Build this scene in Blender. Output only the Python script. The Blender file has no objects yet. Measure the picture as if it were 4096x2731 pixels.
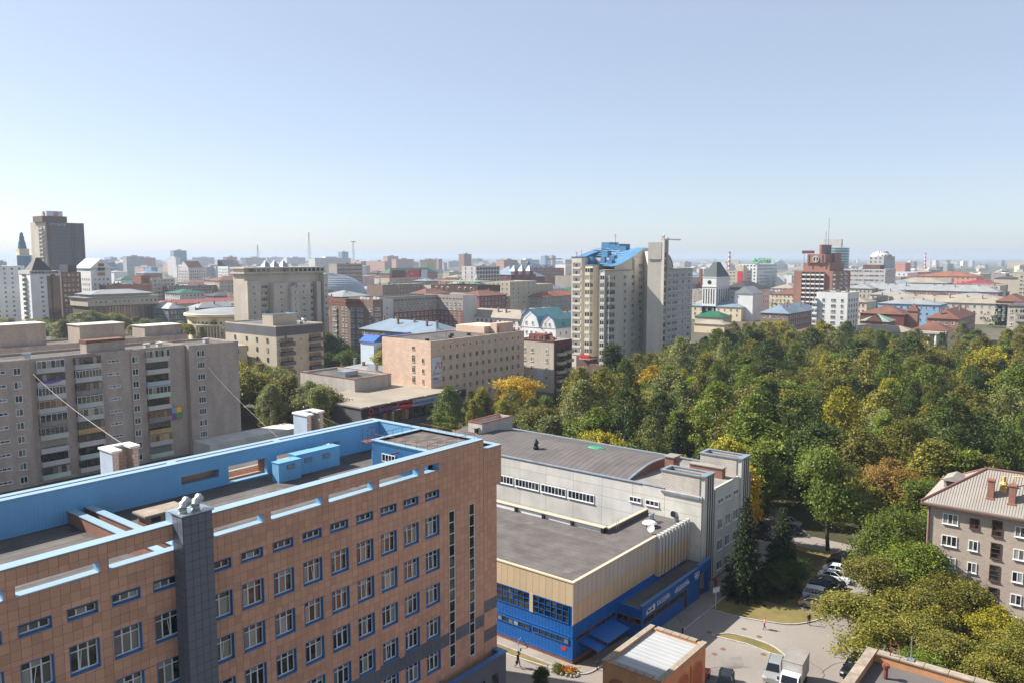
import bpy, math, random
import numpy as np
from mathutils import Vector, Matrix
R = math.radians
rng = random.Random(7)
scene = bpy.context.scene
col = scene.collection

# ------------------------------------------------------------------ camera
# world axes follow the street grid: +X runs away to the right, +Y away to the left
CAM_H = 47.0
cam_data = bpy.data.cameras.new('camera')
cam_data.sensor_width = 36.0
cam_data.lens = 28.0
cam_data.clip_start = 0.5
cam_data.clip_end = 60000
cam = bpy.data.objects.new('camera', cam_data)
col.objects.link(cam)
cam.location = (0, 0, CAM_H)
cam.rotation_euler = (R(90 - 6.04), 0, R(-51.41))
scene.camera = cam

# ------------------------------------------------------------------ sky, sun, exposure
SUN_TO = Vector((-0.42, 1.03, 0.98)).normalized()
SUN_EL = math.asin(SUN_TO.z)
SUN_AZ = math.atan2(SUN_TO.x, SUN_TO.y)
world = bpy.data.worlds.new('World')
scene.world = world
world.use_nodes = True
wn = world.node_tree
bg = wn.nodes['Background']
sky = wn.nodes.new('ShaderNodeTexSky')
sky.sky_type = 'NISHITA'
sky.sun_disc = False
sky.sun_elevation = SUN_EL
sky.sun_rotation = SUN_AZ
sky.altitude = 150
sky.air_density = 0.74
sky.dust_density = 0.9
sky.ozone_density = 0.0
# even high-altitude haze veil over the clear-sky gradient
veil = wn.nodes.new('ShaderNodeMix'); veil.data_type = 'RGBA'
veil.inputs[0].default_value = 0.5
veil.inputs[7].default_value = (3.35, 3.75, 4.45, 1)
wn.links.new(sky.outputs[0], veil.inputs[6])
wn.links.new(veil.outputs[2], bg.inputs[0])
bg.inputs[1].default_value = 0.08
sun_data = bpy.data.lights.new('sun', 'SUN')
sun_data.energy = 5.0
sun_data.angle = R(0.53)
sun_data.color = (1.0, 0.945, 0.87)
sun = bpy.data.objects.new('sun', sun_data)
col.objects.link(sun)
sun.location = (-200, 600, 600)
sun.rotation_euler = (-SUN_TO).to_track_quat('-Z', 'Y').to_euler()
scene.view_settings.view_transform = 'Standard'
scene.view_settings.look = 'None'
scene.view_settings.exposure = 1.24
scene.view_settings.gamma = 1.0
scene.view_settings.use_curve_mapping = False
scene.render.engine = 'CYCLES'
cy = scene.cycles
cy.use_denoising = True
cy.max_bounces = 5
cy.diffuse_bounces = 3
cy.glossy_bounces = 2
cy.transmission_bounces = 3
cy.volume_bounces = 0
cy.transparent_max_bounces = 6
cy.use_adaptive_sampling = True
cy.sample_clamp_indirect = 4

# ------------------------------------------------------------------ materials
def lin(c):
    c /= 255.0
    return c / 12.92 if c <= 0.04045 else ((c + 0.055) / 1.055) ** 2.4
def C(r, g, b): return (lin(r), lin(g), lin(b), 1.0)

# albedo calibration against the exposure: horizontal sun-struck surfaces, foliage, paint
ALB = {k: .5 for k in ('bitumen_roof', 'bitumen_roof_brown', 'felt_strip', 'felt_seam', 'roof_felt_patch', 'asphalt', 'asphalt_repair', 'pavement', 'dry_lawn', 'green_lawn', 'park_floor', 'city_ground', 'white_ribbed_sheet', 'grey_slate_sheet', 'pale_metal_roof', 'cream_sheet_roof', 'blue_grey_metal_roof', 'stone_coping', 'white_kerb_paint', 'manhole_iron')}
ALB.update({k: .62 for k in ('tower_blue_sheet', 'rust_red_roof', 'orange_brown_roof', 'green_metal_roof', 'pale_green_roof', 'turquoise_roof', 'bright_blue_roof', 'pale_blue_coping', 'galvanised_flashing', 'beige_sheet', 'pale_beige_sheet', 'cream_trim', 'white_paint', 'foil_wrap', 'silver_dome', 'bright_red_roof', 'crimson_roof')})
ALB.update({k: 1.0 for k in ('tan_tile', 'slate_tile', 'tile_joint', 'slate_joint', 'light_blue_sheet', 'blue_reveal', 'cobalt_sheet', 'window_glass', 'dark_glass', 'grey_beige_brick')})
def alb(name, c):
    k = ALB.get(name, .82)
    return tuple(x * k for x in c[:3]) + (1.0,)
def mat(name, c, rough=0.8, var=0.12, scale=0.6, grain=0.06, gscale=9.0, c2=None, metal=0.0, spec=0.3, objvar=0.0, bump=0.0, streak=0.0, island=0.0):
    c = alb(name, c); c2 = alb(name, c2) if c2 else None
    m = bpy.data.materials.new(name)
    m.use_nodes = True
    nt = m.node_tree; N = nt.nodes; L = nt.links
    b = N['Principled BSDF']
    b.inputs['Roughness'].default_value = rough
    b.inputs['Metallic'].default_value = metal
    b.inputs['Specular IOR Level'].default_value = spec
    tc = N.new('ShaderNodeTexCoord')
    n1 = N.new('ShaderNodeTexNoise'); n1.inputs['Scale'].default_value = scale; n1.inputs['Detail'].default_value = 4
    L.new(tc.outputs['Object'], n1.inputs['Vector'])
    mix = N.new('ShaderNodeMix'); mix.data_type = 'RGBA'
    d = c2 if c2 else tuple(max(0, x * (1 - 2.2 * var)) for x in c[:3]) + (1,)
    e = c if c2 else tuple(min(1, x * (1 + var)) for x in c[:3]) + (1,)
    mix.inputs[6].default_value = d; mix.inputs[7].default_value = e
    ramp = N.new('ShaderNodeMapRange'); ramp.inputs[1].default_value = 0.3; ramp.inputs[2].default_value = 0.68
    L.new(n1.outputs['Fac'], ramp.inputs[0]); L.new(ramp.outputs[0], mix.inputs[0])
    out = mix.outputs[2]
    def mul(outp, fac_socket, lo, hi):
        mr = N.new('ShaderNodeMapRange'); mr.inputs[3].default_value = lo; mr.inputs[4].default_value = hi
        L.new(fac_socket, mr.inputs[0])
        h = N.new('ShaderNodeVectorMath'); h.operation = 'SCALE'
        L.new(outp, h.inputs[0]); L.new(mr.outputs[0], h.inputs['Scale'])
        return h.outputs[0]
    if grain:
        n2 = N.new('ShaderNodeTexNoise'); n2.inputs['Scale'].default_value = gscale; n2.inputs['Detail'].default_value = 5
        L.new(tc.outputs['Object'], n2.inputs['Vector'])
        out = mul(out, n2.outputs['Fac'], 1 - 2 * grain, 1 + 2 * grain)
    if streak:
        mp = N.new('ShaderNodeMapping'); mp.inputs['Scale'].default_value = (1.3, 1.3, 0.06)
        L.new(tc.outputs['Object'], mp.inputs['Vector'])
        n3 = N.new('ShaderNodeTexNoise'); n3.inputs['Scale'].default_value = 1.0; n3.inputs['Detail'].default_value = 6
        L.new(mp.outputs[0], n3.inputs['Vector'])
        out = mul(out, n3.outputs['Fac'], 1 - streak, 1 + streak)
    if objvar:
        oi = N.new('ShaderNodeObjectInfo')
        out = mul(out, oi.outputs['Random'], 1 - objvar, 1 + objvar)
    if island:
        ge = N.new('ShaderNodeNewGeometry')
        out = mul(out, ge.outputs['Random Per Island'], 1 - island, 1 + island)
    L.new(out, b.inputs['Base Color'])
    if bump:
        bp = N.new('ShaderNodeBump'); bp.inputs['Strength'].default_value = bump; bp.inputs['Distance'].default_value = 0.05
        n4 = N.new('ShaderNodeTexNoise'); n4.inputs['Scale'].default_value = gscale; n4.inputs['Detail'].default_value = 4
        L.new(tc.outputs['Object'], n4.inputs['Vector']); L.new(n4.outputs['Fac'], bp.inputs['Height']); L.new(bp.outputs[0], b.inputs['Normal'])
    return m

def brick_mat(name, c, c2, mortar, bw=0.5, bh=0.2, ms=0.02, rough=0.9, streak=0.12):
    c, c2, mortar = alb(name, c), alb(name, c2), alb(name, mortar)
    m = bpy.data.materials.new(name); m.use_nodes = True
    nt = m.node_tree; N = nt.nodes; L = nt.links; b = N['Principled BSDF']
    b.inputs['Roughness'].default_value = rough; b.inputs['Specular IOR Level'].default_value = 0.2
    tc = N.new('ShaderNodeTexCoord'); sp = N.new('ShaderNodeSeparateXYZ'); cb = N.new('ShaderNodeCombineXYZ')
    L.new(tc.outputs['Object'], sp.inputs[0])
    ad = N.new('ShaderNodeMath'); ad.operation = 'ADD'
    L.new(sp.outputs[0], ad.inputs[0]); L.new(sp.outputs[1], ad.inputs[1]); L.new(ad.outputs[0], cb.inputs[0]); L.new(sp.outputs[2], cb.inputs[1])
    t = N.new('ShaderNodeTexBrick'); t.inputs['Scale'].default_value = 1.0
    t.inputs['Brick Width'].default_value = bw; t.inputs['Row Height'].default_value = bh; t.inputs['Mortar Size'].default_value = ms
    t.inputs['Color1'].default_value = c; t.inputs['Color2'].default_value = c2; t.inputs['Mortar'].default_value = mortar
    L.new(cb.outputs[0], t.inputs['Vector'])
    mp = N.new('ShaderNodeMapping'); mp.inputs['Scale'].default_value = (0.5, 0.5, 0.12)
    L.new(tc.outputs['Object'], mp.inputs['Vector'])
    n3 = N.new('ShaderNodeTexNoise'); n3.inputs['Scale'].default_value = 1.0; n3.inputs['Detail'].default_value = 6
    L.new(mp.outputs[0], n3.inputs['Vector'])
    mr = N.new('ShaderNodeMapRange'); mr.inputs[1].default_value = .3; mr.inputs[2].default_value = .7; mr.inputs[3].default_value = 1 - streak; mr.inputs[4].default_value = 1 + streak
    L.new(n3.outputs['Fac'], mr.inputs[0])
    h = N.new('ShaderNodeVectorMath'); h.operation = 'SCALE'
    L.new(t.outputs['Color'], h.inputs[0]); L.new(mr.outputs[0], h.inputs['Scale']); L.new(h.outputs[0], b.inputs['Base Color'])
    return m

def glass_mat(name, dark, light, rough=0.08, lo=0.35, hi=1.0):
    """opaque window glass: dark room behind, some panes with a pale curtain"""
    m = bpy.data.materials.new(name); m.use_nodes = True
    nt = m.node_tree; N = nt.nodes; L = nt.links; b = N['Principled BSDF']
    b.inputs['Roughness'].default_value = rough; b.inputs['Specular IOR Level'].default_value = 0.6
    oi = N.new('ShaderNodeObjectInfo'); ge = N.new('ShaderNodeNewGeometry'); ad = N.new('ShaderNodeMath'); ad.operation = 'ADD'
    L.new(oi.outputs['Random'], ad.inputs[0]); L.new(ge.outputs['Random Per Island'], ad.inputs[1])
    fr = N.new('ShaderNodeMath'); fr.operation = 'FRACT'; L.new(ad.outputs[0], fr.inputs[0])
    mr = N.new('ShaderNodeMapRange'); mr.inputs[1].default_value = lo; mr.inputs[2].default_value = hi
    L.new(fr.outputs[0], mr.inputs[0])
    pw = N.new('ShaderNodeMath'); pw.operation = 'POWER'; pw.inputs[1].default_value = 1.6; L.new(mr.outputs[0], pw.inputs[0])
    mix = N.new('ShaderNodeMix'); mix.data_type = 'RGBA'; mix.inputs[6].default_value = dark; mix.inputs[7].default_value = light
    L.new(pw.outputs[0], mix.inputs[0])
    # greenish noise in the base colour imitates blurred reflections of trees opposite
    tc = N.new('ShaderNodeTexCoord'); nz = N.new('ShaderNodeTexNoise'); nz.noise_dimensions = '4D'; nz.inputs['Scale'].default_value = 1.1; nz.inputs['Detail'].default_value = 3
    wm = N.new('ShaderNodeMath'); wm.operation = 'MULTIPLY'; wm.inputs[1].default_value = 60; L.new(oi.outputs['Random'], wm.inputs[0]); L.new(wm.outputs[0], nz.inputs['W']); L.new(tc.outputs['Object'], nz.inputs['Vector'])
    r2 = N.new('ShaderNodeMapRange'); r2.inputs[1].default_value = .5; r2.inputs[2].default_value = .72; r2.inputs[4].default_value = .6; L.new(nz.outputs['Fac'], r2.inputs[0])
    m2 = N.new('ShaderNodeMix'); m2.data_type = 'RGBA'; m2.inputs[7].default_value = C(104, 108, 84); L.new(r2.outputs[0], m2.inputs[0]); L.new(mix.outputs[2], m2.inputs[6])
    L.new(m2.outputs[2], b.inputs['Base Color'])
    return m

def grid_mat(name, wall, win, pw=3.0, ph=3.0, ms=0.9, rough=0.8):
    """far facade: rows of windows too small to tell apart"""
    m = brick_mat(name, win, tuple(x * 0.7 for x in win[:3]) + (1,), wall, pw, ph, ms, rough, 0.08)
    t = [n for n in m.node_tree.nodes if n.type == 'TEX_BRICK'][0]
    t.offset = 0.0
    return m

def leaf_mat(name, c, c2, tr=0.36):
    c = tuple(x * .62 for x in c[:3]) + (1,); c2 = tuple(x * .62 for x in c2[:3]) + (1,)
    m = bpy.data.materials.new(name); m.use_nodes = True
    nt = m.node_tree; N = nt.nodes; L = nt.links
    b = N['Principled BSDF']; b.inputs['Roughness'].default_value = 0.55; b.inputs['Specular IOR Level'].default_value = 0.25
    tc = N.new('ShaderNodeTexCoord'); n1 = N.new('ShaderNodeTexNoise'); n1.inputs['Scale'].default_value = 0.55; n1.inputs['Detail'].default_value = 3
    oi = N.new('ShaderNodeObjectInfo'); ge = N.new('ShaderNodeNewGeometry')
    L.new(tc.outputs['Object'], n1.inputs['Vector'])
    n1.noise_dimensions = '4D'
    mu = N.new('ShaderNodeMath'); mu.operation = 'MULTIPLY'; mu.inputs[1].default_value = 40; L.new(oi.outputs['Random'], mu.inputs[0]); L.new(mu.outputs[0], n1.inputs['W'])
    mr = N.new('ShaderNodeMapRange'); mr.inputs[1].default_value = .36; mr.inputs[2].default_value = .66; L.new(n1.outputs['Fac'], mr.inputs[0])
    mix = N.new('ShaderNodeMix'); mix.data_type = 'RGBA'; mix.inputs[6].default_value = c; mix.inputs[7].default_value = c2
    L.new(mr.outputs[0], mix.inputs[0])
    a1 = N.new('ShaderNodeMapRange'); a1.inputs[3].default_value = 0.6; a1.inputs[4].default_value = 1.4; L.new(ge.outputs['Random Per Island'], a1.inputs[0])
    a2 = N.new('ShaderNodeMapRange'); a2.inputs[3].default_value = 0.7; a2.inputs[4].default_value = 1.25; L.new(oi.outputs['Random'], a2.inputs[0])
    pm = N.new('ShaderNodeMath'); pm.operation = 'MULTIPLY'; L.new(a1.outputs[0], pm.inputs[0]); L.new(a2.outputs[0], pm.inputs[1])
    h = N.new('ShaderNodeVectorMath'); h.operation = 'SCALE'; L.new(mix.outputs[2], h.inputs[0]); L.new(pm.outputs[0], h.inputs['Scale'])
    L.new(h.outputs[0], b.inputs['Base Color'])
    t = N.new('ShaderNodeBsdfTranslucent'); L.new(h.outputs[0], t.inputs['Color'])
    ms = N.new('ShaderNodeMixShader'); ms.inputs[0].default_value = tr
    L.new(b.outputs[0], ms.inputs[1]); L.new(t.outputs[0], ms.inputs[2]); L.new(ms.outputs[0], N['Material Output'].inputs['Surface'])
    return m

M = {}
M['tile'] = mat('tan_tile', C(182, 138, 114), .42, .07, .16, .03, 6, island=.1, objvar=.12, spec=.4, streak=.1)
M['tile_blue'] = mat('slate_tile', C(92, 97, 108), .4, .06, .3, .03, 6, island=.07, objvar=.05, spec=.4)
M['grout'] = mat('tile_joint', C(146, 108, 92), .9, .1)
M['grout_blue'] = mat('slate_joint', C(72, 76, 92), .9, .1)
M['skyblue'] = mat('light_blue_sheet', C(106, 156, 192), .38, .035, .35, .02, 5, spec=.45, streak=.05)
M['towerblue'] = mat('tower_blue_sheet', C(92, 146, 188), .5, .05, .35, .03, 5, spec=.3, streak=.06)
M['coping'] = mat('pale_blue_coping', C(164, 192, 208), .35, .03, .4, .02, 5, spec=.45)
M['revealblue'] = mat('blue_reveal', C(66, 108, 152), .4, .05, .5, .03)
M['bitumen'] = mat('bitumen_roof', C(128, 121, 116), .92, .16, .22, .09, 3, c2=C(84, 81, 81), bump=.15)
M['bitumen2'] = mat('bitumen_roof_brown', C(126, 120, 118), .92, .1, .3, .06, 4, bump=.15, streak=.05)
M['seam'] = mat('felt_seam', C(98, 94, 92), .9, .1)
M['strip'] = mat('felt_strip', C(124, 118, 115), .92, .12, .5, .07, 4, objvar=.09, streak=.05, bump=.1)
M['apatch'] = mat('asphalt_repair', C(150, 144, 138), .95, .1, .6, .08, 3, objvar=.12)
M['patch'] = mat('roof_felt_patch', C(128, 118, 112), .95, .08, 1.5, .05, 8, objvar=.32)
M['white'] = mat('white_frame', C(226, 228, 230), .45, .03, 1, .02)
M['whitepaint'] = mat('white_paint', C(214, 214, 210), .7, .08, .5, .05, 5, streak=.08)
M['concrete'] = mat('concrete_panel', C(208, 205, 196), .9, .09, .2, .05, 5, streak=.1, objvar=.06)
M['concrete_d'] = mat('concrete_dark', C(142, 138, 132), .9, .12, .3, .06, 5, streak=.15)
M['galv'] = mat('galvanised_flashing', C(190, 202, 212), .3, .1, .8, .04, 5, metal=.55, spec=.5)
M['wbrick'] = brick_mat('white_silicate_brick', C(200, 192, 182), C(190, 182, 172), C(160, 153, 146), .52, .3, .025)
M['rbrick'] = brick_mat('red_brick', C(150, 88, 66), C(124, 70, 54), C(150, 132, 120), .27, .09, .015)
M['beige'] = mat('beige_sheet', C(226, 202, 166), .5, .04, .4, .02, 4, streak=.04, objvar=.04)
M['beige_p'] = mat('pale_beige_sheet', C(216, 206, 192), .55, .04, .5, .02, 4, streak=.05, objvar=.05)
M['cream'] = mat('cream_trim', C(226, 210, 180), .5, .04, .5, .02)
M['cobalt'] = mat('cobalt_sheet', C(10, 82, 152), .33, .04, .4, .03, 4, streak=.06, spec=.45)
M['darkglass'] = glass_mat('dark_glass', C(14, 18, 24), C(54, 56, 58), .05, .4, 1.2)
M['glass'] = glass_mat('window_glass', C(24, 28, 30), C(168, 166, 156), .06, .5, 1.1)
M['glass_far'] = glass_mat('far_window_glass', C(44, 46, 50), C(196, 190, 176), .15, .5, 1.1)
M['glass_blue'] = glass_mat('blue_glass', C(50, 92, 120), C(110, 150, 170), .08, .2, 1.0)
M['glass_teal'] = glass_mat('teal_glass', C(52, 104, 110), C(96, 150, 150), .08, .2, 1.0)
M['glass_brown'] = glass_mat('brown_mirror_glass', C(58, 44, 38), C(150, 110, 80), .1, .2, 1.0)
M['glass_gold'] = glass_mat('gold_mirror_glass', C(92, 64, 40), C(214, 176, 116), .1, .3, 1.0)
M['black'] = mat('black_metal', C(34, 34, 38), .5, .1)
M['rust'] = mat('orange_primer_steel', C(214, 112, 84), .6, .1, 2, .05)
M['rustpipe'] = mat('rusty_pipe', C(134, 74, 58), .8, .2, 3, .1)
M['foil'] = mat('foil_wrap', C(222, 222, 220), .32, .14, 6, .08, 20, metal=.6, bump=.6)
M['asphalt'] = mat('asphalt', C(182, 173, 163), .93, .12, .09, .06, 2.5, c2=C(160, 151, 143), bump=.1)
M['pavement'] = mat('pavement', C(178, 168, 156), .93, .1, .3, .06, 4)
M['kerb'] = mat('white_kerb_paint', C(224, 220, 214), .8, .12, 1.4, .08, 6)
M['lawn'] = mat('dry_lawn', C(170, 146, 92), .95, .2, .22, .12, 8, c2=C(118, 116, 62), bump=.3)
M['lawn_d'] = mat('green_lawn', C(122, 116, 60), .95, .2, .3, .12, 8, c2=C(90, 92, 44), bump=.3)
M['soil'] = mat('park_floor', C(104, 96, 62), .97, .3, .06, .15, 2, c2=C(64, 66, 38))
M['ribroof'] = mat('white_ribbed_sheet', C(206, 208, 208), .4, .04, .4, .02, spec=.45)
M['ochre'] = mat('ochre_render', C(202, 148, 106), .85, .08, .8, .05, 6, streak=.08)
M['ochre_d'] = mat('ochre_panel', C(172, 104, 72), .85, .08, .8, .05)
M['stonecap'] = mat('stone_coping', C(196, 180, 160), .9, .12, 1.2, .06, 6, objvar=.1)
M['slate_roof'] = mat('grey_slate_sheet', C(188, 180, 170), .75, .06, .3, .04, 4, streak=.08)
M['redtrim'] = mat('red_metal_trim', C(122, 86, 76), .6, .1, 1)
M['yellowmetal'] = mat('yellow_vent_metal', C(206, 176, 96), .5, .1, 1)
M['gbrick'] = brick_mat('grey_brick', C(194, 178, 162), C(178, 164, 150), C(152, 140, 129), .5, .15, .02)
M['blockbrick'] = brick_mat('grey_beige_brick', C(174, 160, 149), C(160, 147, 137), C(138, 127, 119), .5, .2, .02, streak=.16)
M['trunk'] = mat('bark', C(78, 66, 54), .95, .2, 2, .15, 8)
M['birchbark'] = mat('birch_bark', C(198, 192, 180), .9, .3, 4, .2, 9)
M['skin'] = mat('skin', C(206, 160, 132), .6, .04)
M['hair'] = mat('hair', C(52, 40, 32), .6, .1)
M['dish'] = mat('dish_white', C(226, 226, 222), .4, .03)
M['manhole'] = mat('manhole_iron', C(148, 120, 98), .8, .15, 4)
M['flowers'] = mat('orange_flowers', C(226, 130, 40), .7, .2, 9, island=.3)
M['tyre'] = mat('tyre', C(28, 28, 30), .85, .1)
M['rim'] = mat('rim', C(150, 152, 156), .35, .1, metal=.6)
M['carglass'] = mat('car_glass', C(20, 24, 30), .06, .05, spec=.6)
M['redlight'] = mat('red_lamp', C(190, 20, 22), .25, .05)
M['whitelight'] = mat('clear_lamp', C(220, 224, 228), .15, .05)
M['sign_red'] = mat('sign_red', C(200, 44, 56), .5, .05)
M['sign_green'] = mat('sign_green', C(30, 168, 90), .5, .05)
M['sign_blue'] = mat('sign_blue', C(46, 74, 140), .5, .05)
M['sign_violet'] = mat('sign_violet', C(112, 84, 170), .5, .05)
M['sign_yellow'] = mat('sign_yellow', C(222, 200, 70), .5, .05)
M['sign_dark'] = mat('sign_dark', C(48, 34, 34), .6, .05)
M['poster'] = mat('poster_white', C(206, 212, 220), .6, .04)
M['cable'] = mat('cable', C(120, 112, 106), .7, .05)
for k_, a_, b_ in (('leaf_green', C(97, 118, 36), C(138, 149, 48)), ('leaf_dark', C(67, 88, 33), C(100, 116, 41)), ('leaf_olive', C(123, 125, 46), C(163, 153, 63)),
                   ('leaf_grey', C(128, 138, 79), C(169, 171, 94)), ('leaf_yg', C(156, 155, 39), C(205, 188, 48)), ('leaf_yellow', C(226, 182, 39), C(240, 208, 54)),
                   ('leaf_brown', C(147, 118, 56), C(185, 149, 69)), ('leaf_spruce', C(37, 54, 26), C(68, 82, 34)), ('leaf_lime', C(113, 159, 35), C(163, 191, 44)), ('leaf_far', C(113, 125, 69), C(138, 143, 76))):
    M[k_] = leaf_mat(k_, a_, b_)

def add_ribs(m, pitch=.25, depth=.5):
    nt = m.node_tree; N = nt.nodes; L = nt.links; b = N['Principled BSDF']
    tc = N.new('ShaderNodeTexCoord'); sp = N.new('ShaderNodeSeparateXYZ'); ad = N.new('ShaderNodeMath'); ad.operation = 'ADD'; cb = N.new('ShaderNodeCombineXYZ')
    L.new(tc.outputs['Object'], sp.inputs[0]); L.new(sp.outputs[0], ad.inputs[0]); L.new(sp.outputs[1], ad.inputs[1]); L.new(ad.outputs[0], cb.inputs[0])
    w = N.new('ShaderNodeTexWave'); w.bands_direction = 'X'; w.inputs['Scale'].default_value = .314 / pitch; w.inputs['Distortion'].default_value = .1
    L.new(cb.outputs[0], w.inputs['Vector'])
    bp = N.new('ShaderNodeBump'); bp.inputs['Strength'].default_value = depth; bp.inputs['Distance'].default_value = .03
    L.new(w.outputs['Fac'], bp.inputs['Height']); L.new(bp.outputs[0], b.inputs['Normal'])
add_ribs(M['skyblue'])
add_ribs(M['cobalt'], .5, .35)

# ------------------------------------------------------------------ mesh helpers
class MB:
    def __init__(s): s.v = []; s.f = []; s.m = []
    def face(s, pts, m=0):
        i = len(s.v); s.v += [tuple(p) for p in pts]; s.f.append(tuple(range(i, i + len(pts)))); s.m.append(m); return s
    def box(s, x0, x1, y0, y1, z0, z1, m=0, bottom=True):
        i = len(s.v)
        s.v += [(x0, y0, z0), (x1, y0, z0), (x1, y1, z0), (x0, y1, z0), (x0, y0, z1), (x1, y0, z1), (x1, y1, z1), (x0, y1, z1)]
        F = [(4, 5, 6, 7), (0, 1, 5, 4), (1, 2, 6, 5), (2, 3, 7, 6), (3, 0, 4, 7)]
        if bottom: F.append((3, 2, 1, 0))
        for q in F: s.f.append(tuple(i + k for k in q)); s.m.append(m)
        return s
    def prism(s, poly, z0, z1, m=0, bottom=False):
        """poly counter-clockwise in plan"""
        n = len(poly); i = len(s.v)
        s.v += [(x, y, z0) for x, y in poly] + [(x, y, z1) for x, y in poly]
        s.f.append(tuple(i + n + k for k in range(n))); s.m.append(m)
        for k in range(n):
            j = (k + 1) % n; s.f.append((i + k, i + j, i + n + j, i + n + k)); s.m.append(m)
        if bottom: s.f.append(tuple(i + n - 1 - k for k in range(n))); s.m.append(m)
        return s
    def tube(s, pts, r, n=6, m=0, cap=True):
        """tapered tube along pts; r a number or one radius per point"""
        pts = [Vector(p) for p in pts]
        rr = r if isinstance(r, (list, tuple)) else [r] * len(pts)
        base = len(s.v)
        for k, p in enumerate(pts):
            d = (pts[min(k + 1, len(pts) - 1)] - pts[max(k - 1, 0)]).normalized()
            a = d.cross(Vector((0, 0, 1)) if abs(d.z) < .95 else Vector((1, 0, 0))).normalized(); b = d.cross(a)
            for q in range(n):
                t = 2 * math.pi * q / n
                s.v.append(tuple(p + (a * math.cos(t) + b * math.sin(t)) * rr[k]))
        for k in range(len(pts) - 1):
            for q in range(n):
                q2 = (q + 1) % n; i0 = base + k * n
                s.f.append((i0 + q, i0 + q2, i0 + n + q2, i0 + n + q)); s.m.append(m)
        if cap:
            s.f.append(tuple(base + q for q in range(n - 1, -1, -1))); s.m.append(m)
            e = base + (len(pts) - 1) * n
            s.f.append(tuple(e + q for q in range(n))); s.m.append(m)
        return s
    def lathe(s, prof, n=16, m=0, cx=0, cy=0, a0=0, a1=2 * math.pi):
        """prof: list of (r, z)"""
        full = abs(a1 - a0 - 2 * math.pi) < 1e-6; cnt = n if full else n + 1; base = len(s.v)
        for r, z in prof:
            for q in range(cnt):
                t = a0 + (a1 - a0) * q / n; s.v.append((cx + r * math.cos(t), cy + r * math.sin(t), z))
        for k in range(len(prof) - 1):
            for q in range(n):
                q2 = (q + 1) % cnt; i0 = base + k * cnt
                s.f.append((i0 + q, i0 + q2, i0 + cnt + q2, i0 + cnt + q)); s.m.append(m)
        return s
    def mesh(s, name, mats):
        me = bpy.data.meshes.new(name); me.from_pydata(s.v, [], s.f)
        mats = mats if isinstance(mats, (list, tuple)) else [mats]
        for x in mats: me.materials.append(M[x] if isinstance(x, str) else x)
        if len(mats) > 1: me.polygons.foreach_set('material_index', s.m)
        me.update(); return me
    def build(s, name, mats, parent=None, loc=(0, 0, 0), rz=0.0, kind=None):
        return put(name, s.mesh(name, mats), parent, loc, rz, kind)

def put(name, me, parent=None, loc=(0, 0, 0), rz=0.0, kind=None):
    o = bpy.data.objects.new(name, me); col.objects.link(o); o.parent = parent; o.location = loc
    if rz: o.rotation_euler = (0, 0, rz)
    if kind: o['kind'] = kind
    return o
def tag(o, label, cat, group=None):
    o['label'] = label; o['category'] = cat
    if group: o['group'] = group
    return o
def T(name, label, cat, loc=(0, 0, 0), rz=0.0, group=None):
    o = bpy.data.objects.new(name, None); o.empty_display_size = .5; col.objects.link(o); o.location = loc; o.rotation_euler = (0, 0, rz)
    return tag(o, label, cat, group)
def smooth(me): me.polygons.foreach_set('use_smooth', [True] * len(me.polygons)); return me
def copy_tree(o, parent=None):
    c = o.copy(); col.objects.link(c); c.parent = parent
    for ch in list(o.children): copy_tree(ch, c)
    return c

# camera maths, used only to count things from left to right for their labels and to rank sizes
_h = R(51.41); _p = R(6.04)
def screen(x, y, z):
    a = x * math.cos(_h) - y * math.sin(_h); d = x * math.sin(_h) + y * math.cos(_h); hh = z - CAM_H
    zc = d * math.cos(_p) - hh * math.sin(_p); yc = d * math.sin(_p) + hh * math.cos(_p)
    return 2048 + 3186 * a / zc, 1365 - 3186 * yc / zc, zc

# text as flat extruded lettering
def lettering(name, body, size, mname, parent, loc, rot, depth=.04, sx=1.0, shear=0.0):
    cu = bpy.data.curves.new(name, 'FONT'); cu.body = body; cu.size = size; cu.extrude = depth / 2; cu.shear = shear
    cu.resolution_u = 2
    tmp = bpy.data.objects.new(name, cu); col.objects.link(tmp)
    me = bpy.data.meshes.new_from_object(tmp.evaluated_get(bpy.context.evaluated_depsgraph_get()))
    bpy.data.objects.remove(tmp); me.materials.clear(); me.materials.append(M[mname])
    o = bpy.data.objects.new(name, me); col.objects.link(o); o.parent = parent; o.location = loc; o.rotation_euler = rot; o.scale = (sx, 1, 1)
    return o
FRONT = (R(90), 0, 0)            # reads on a face looking towards -Y
SIDE = (R(90), 0, R(-90))        # reads on a face looking towards -X

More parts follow.
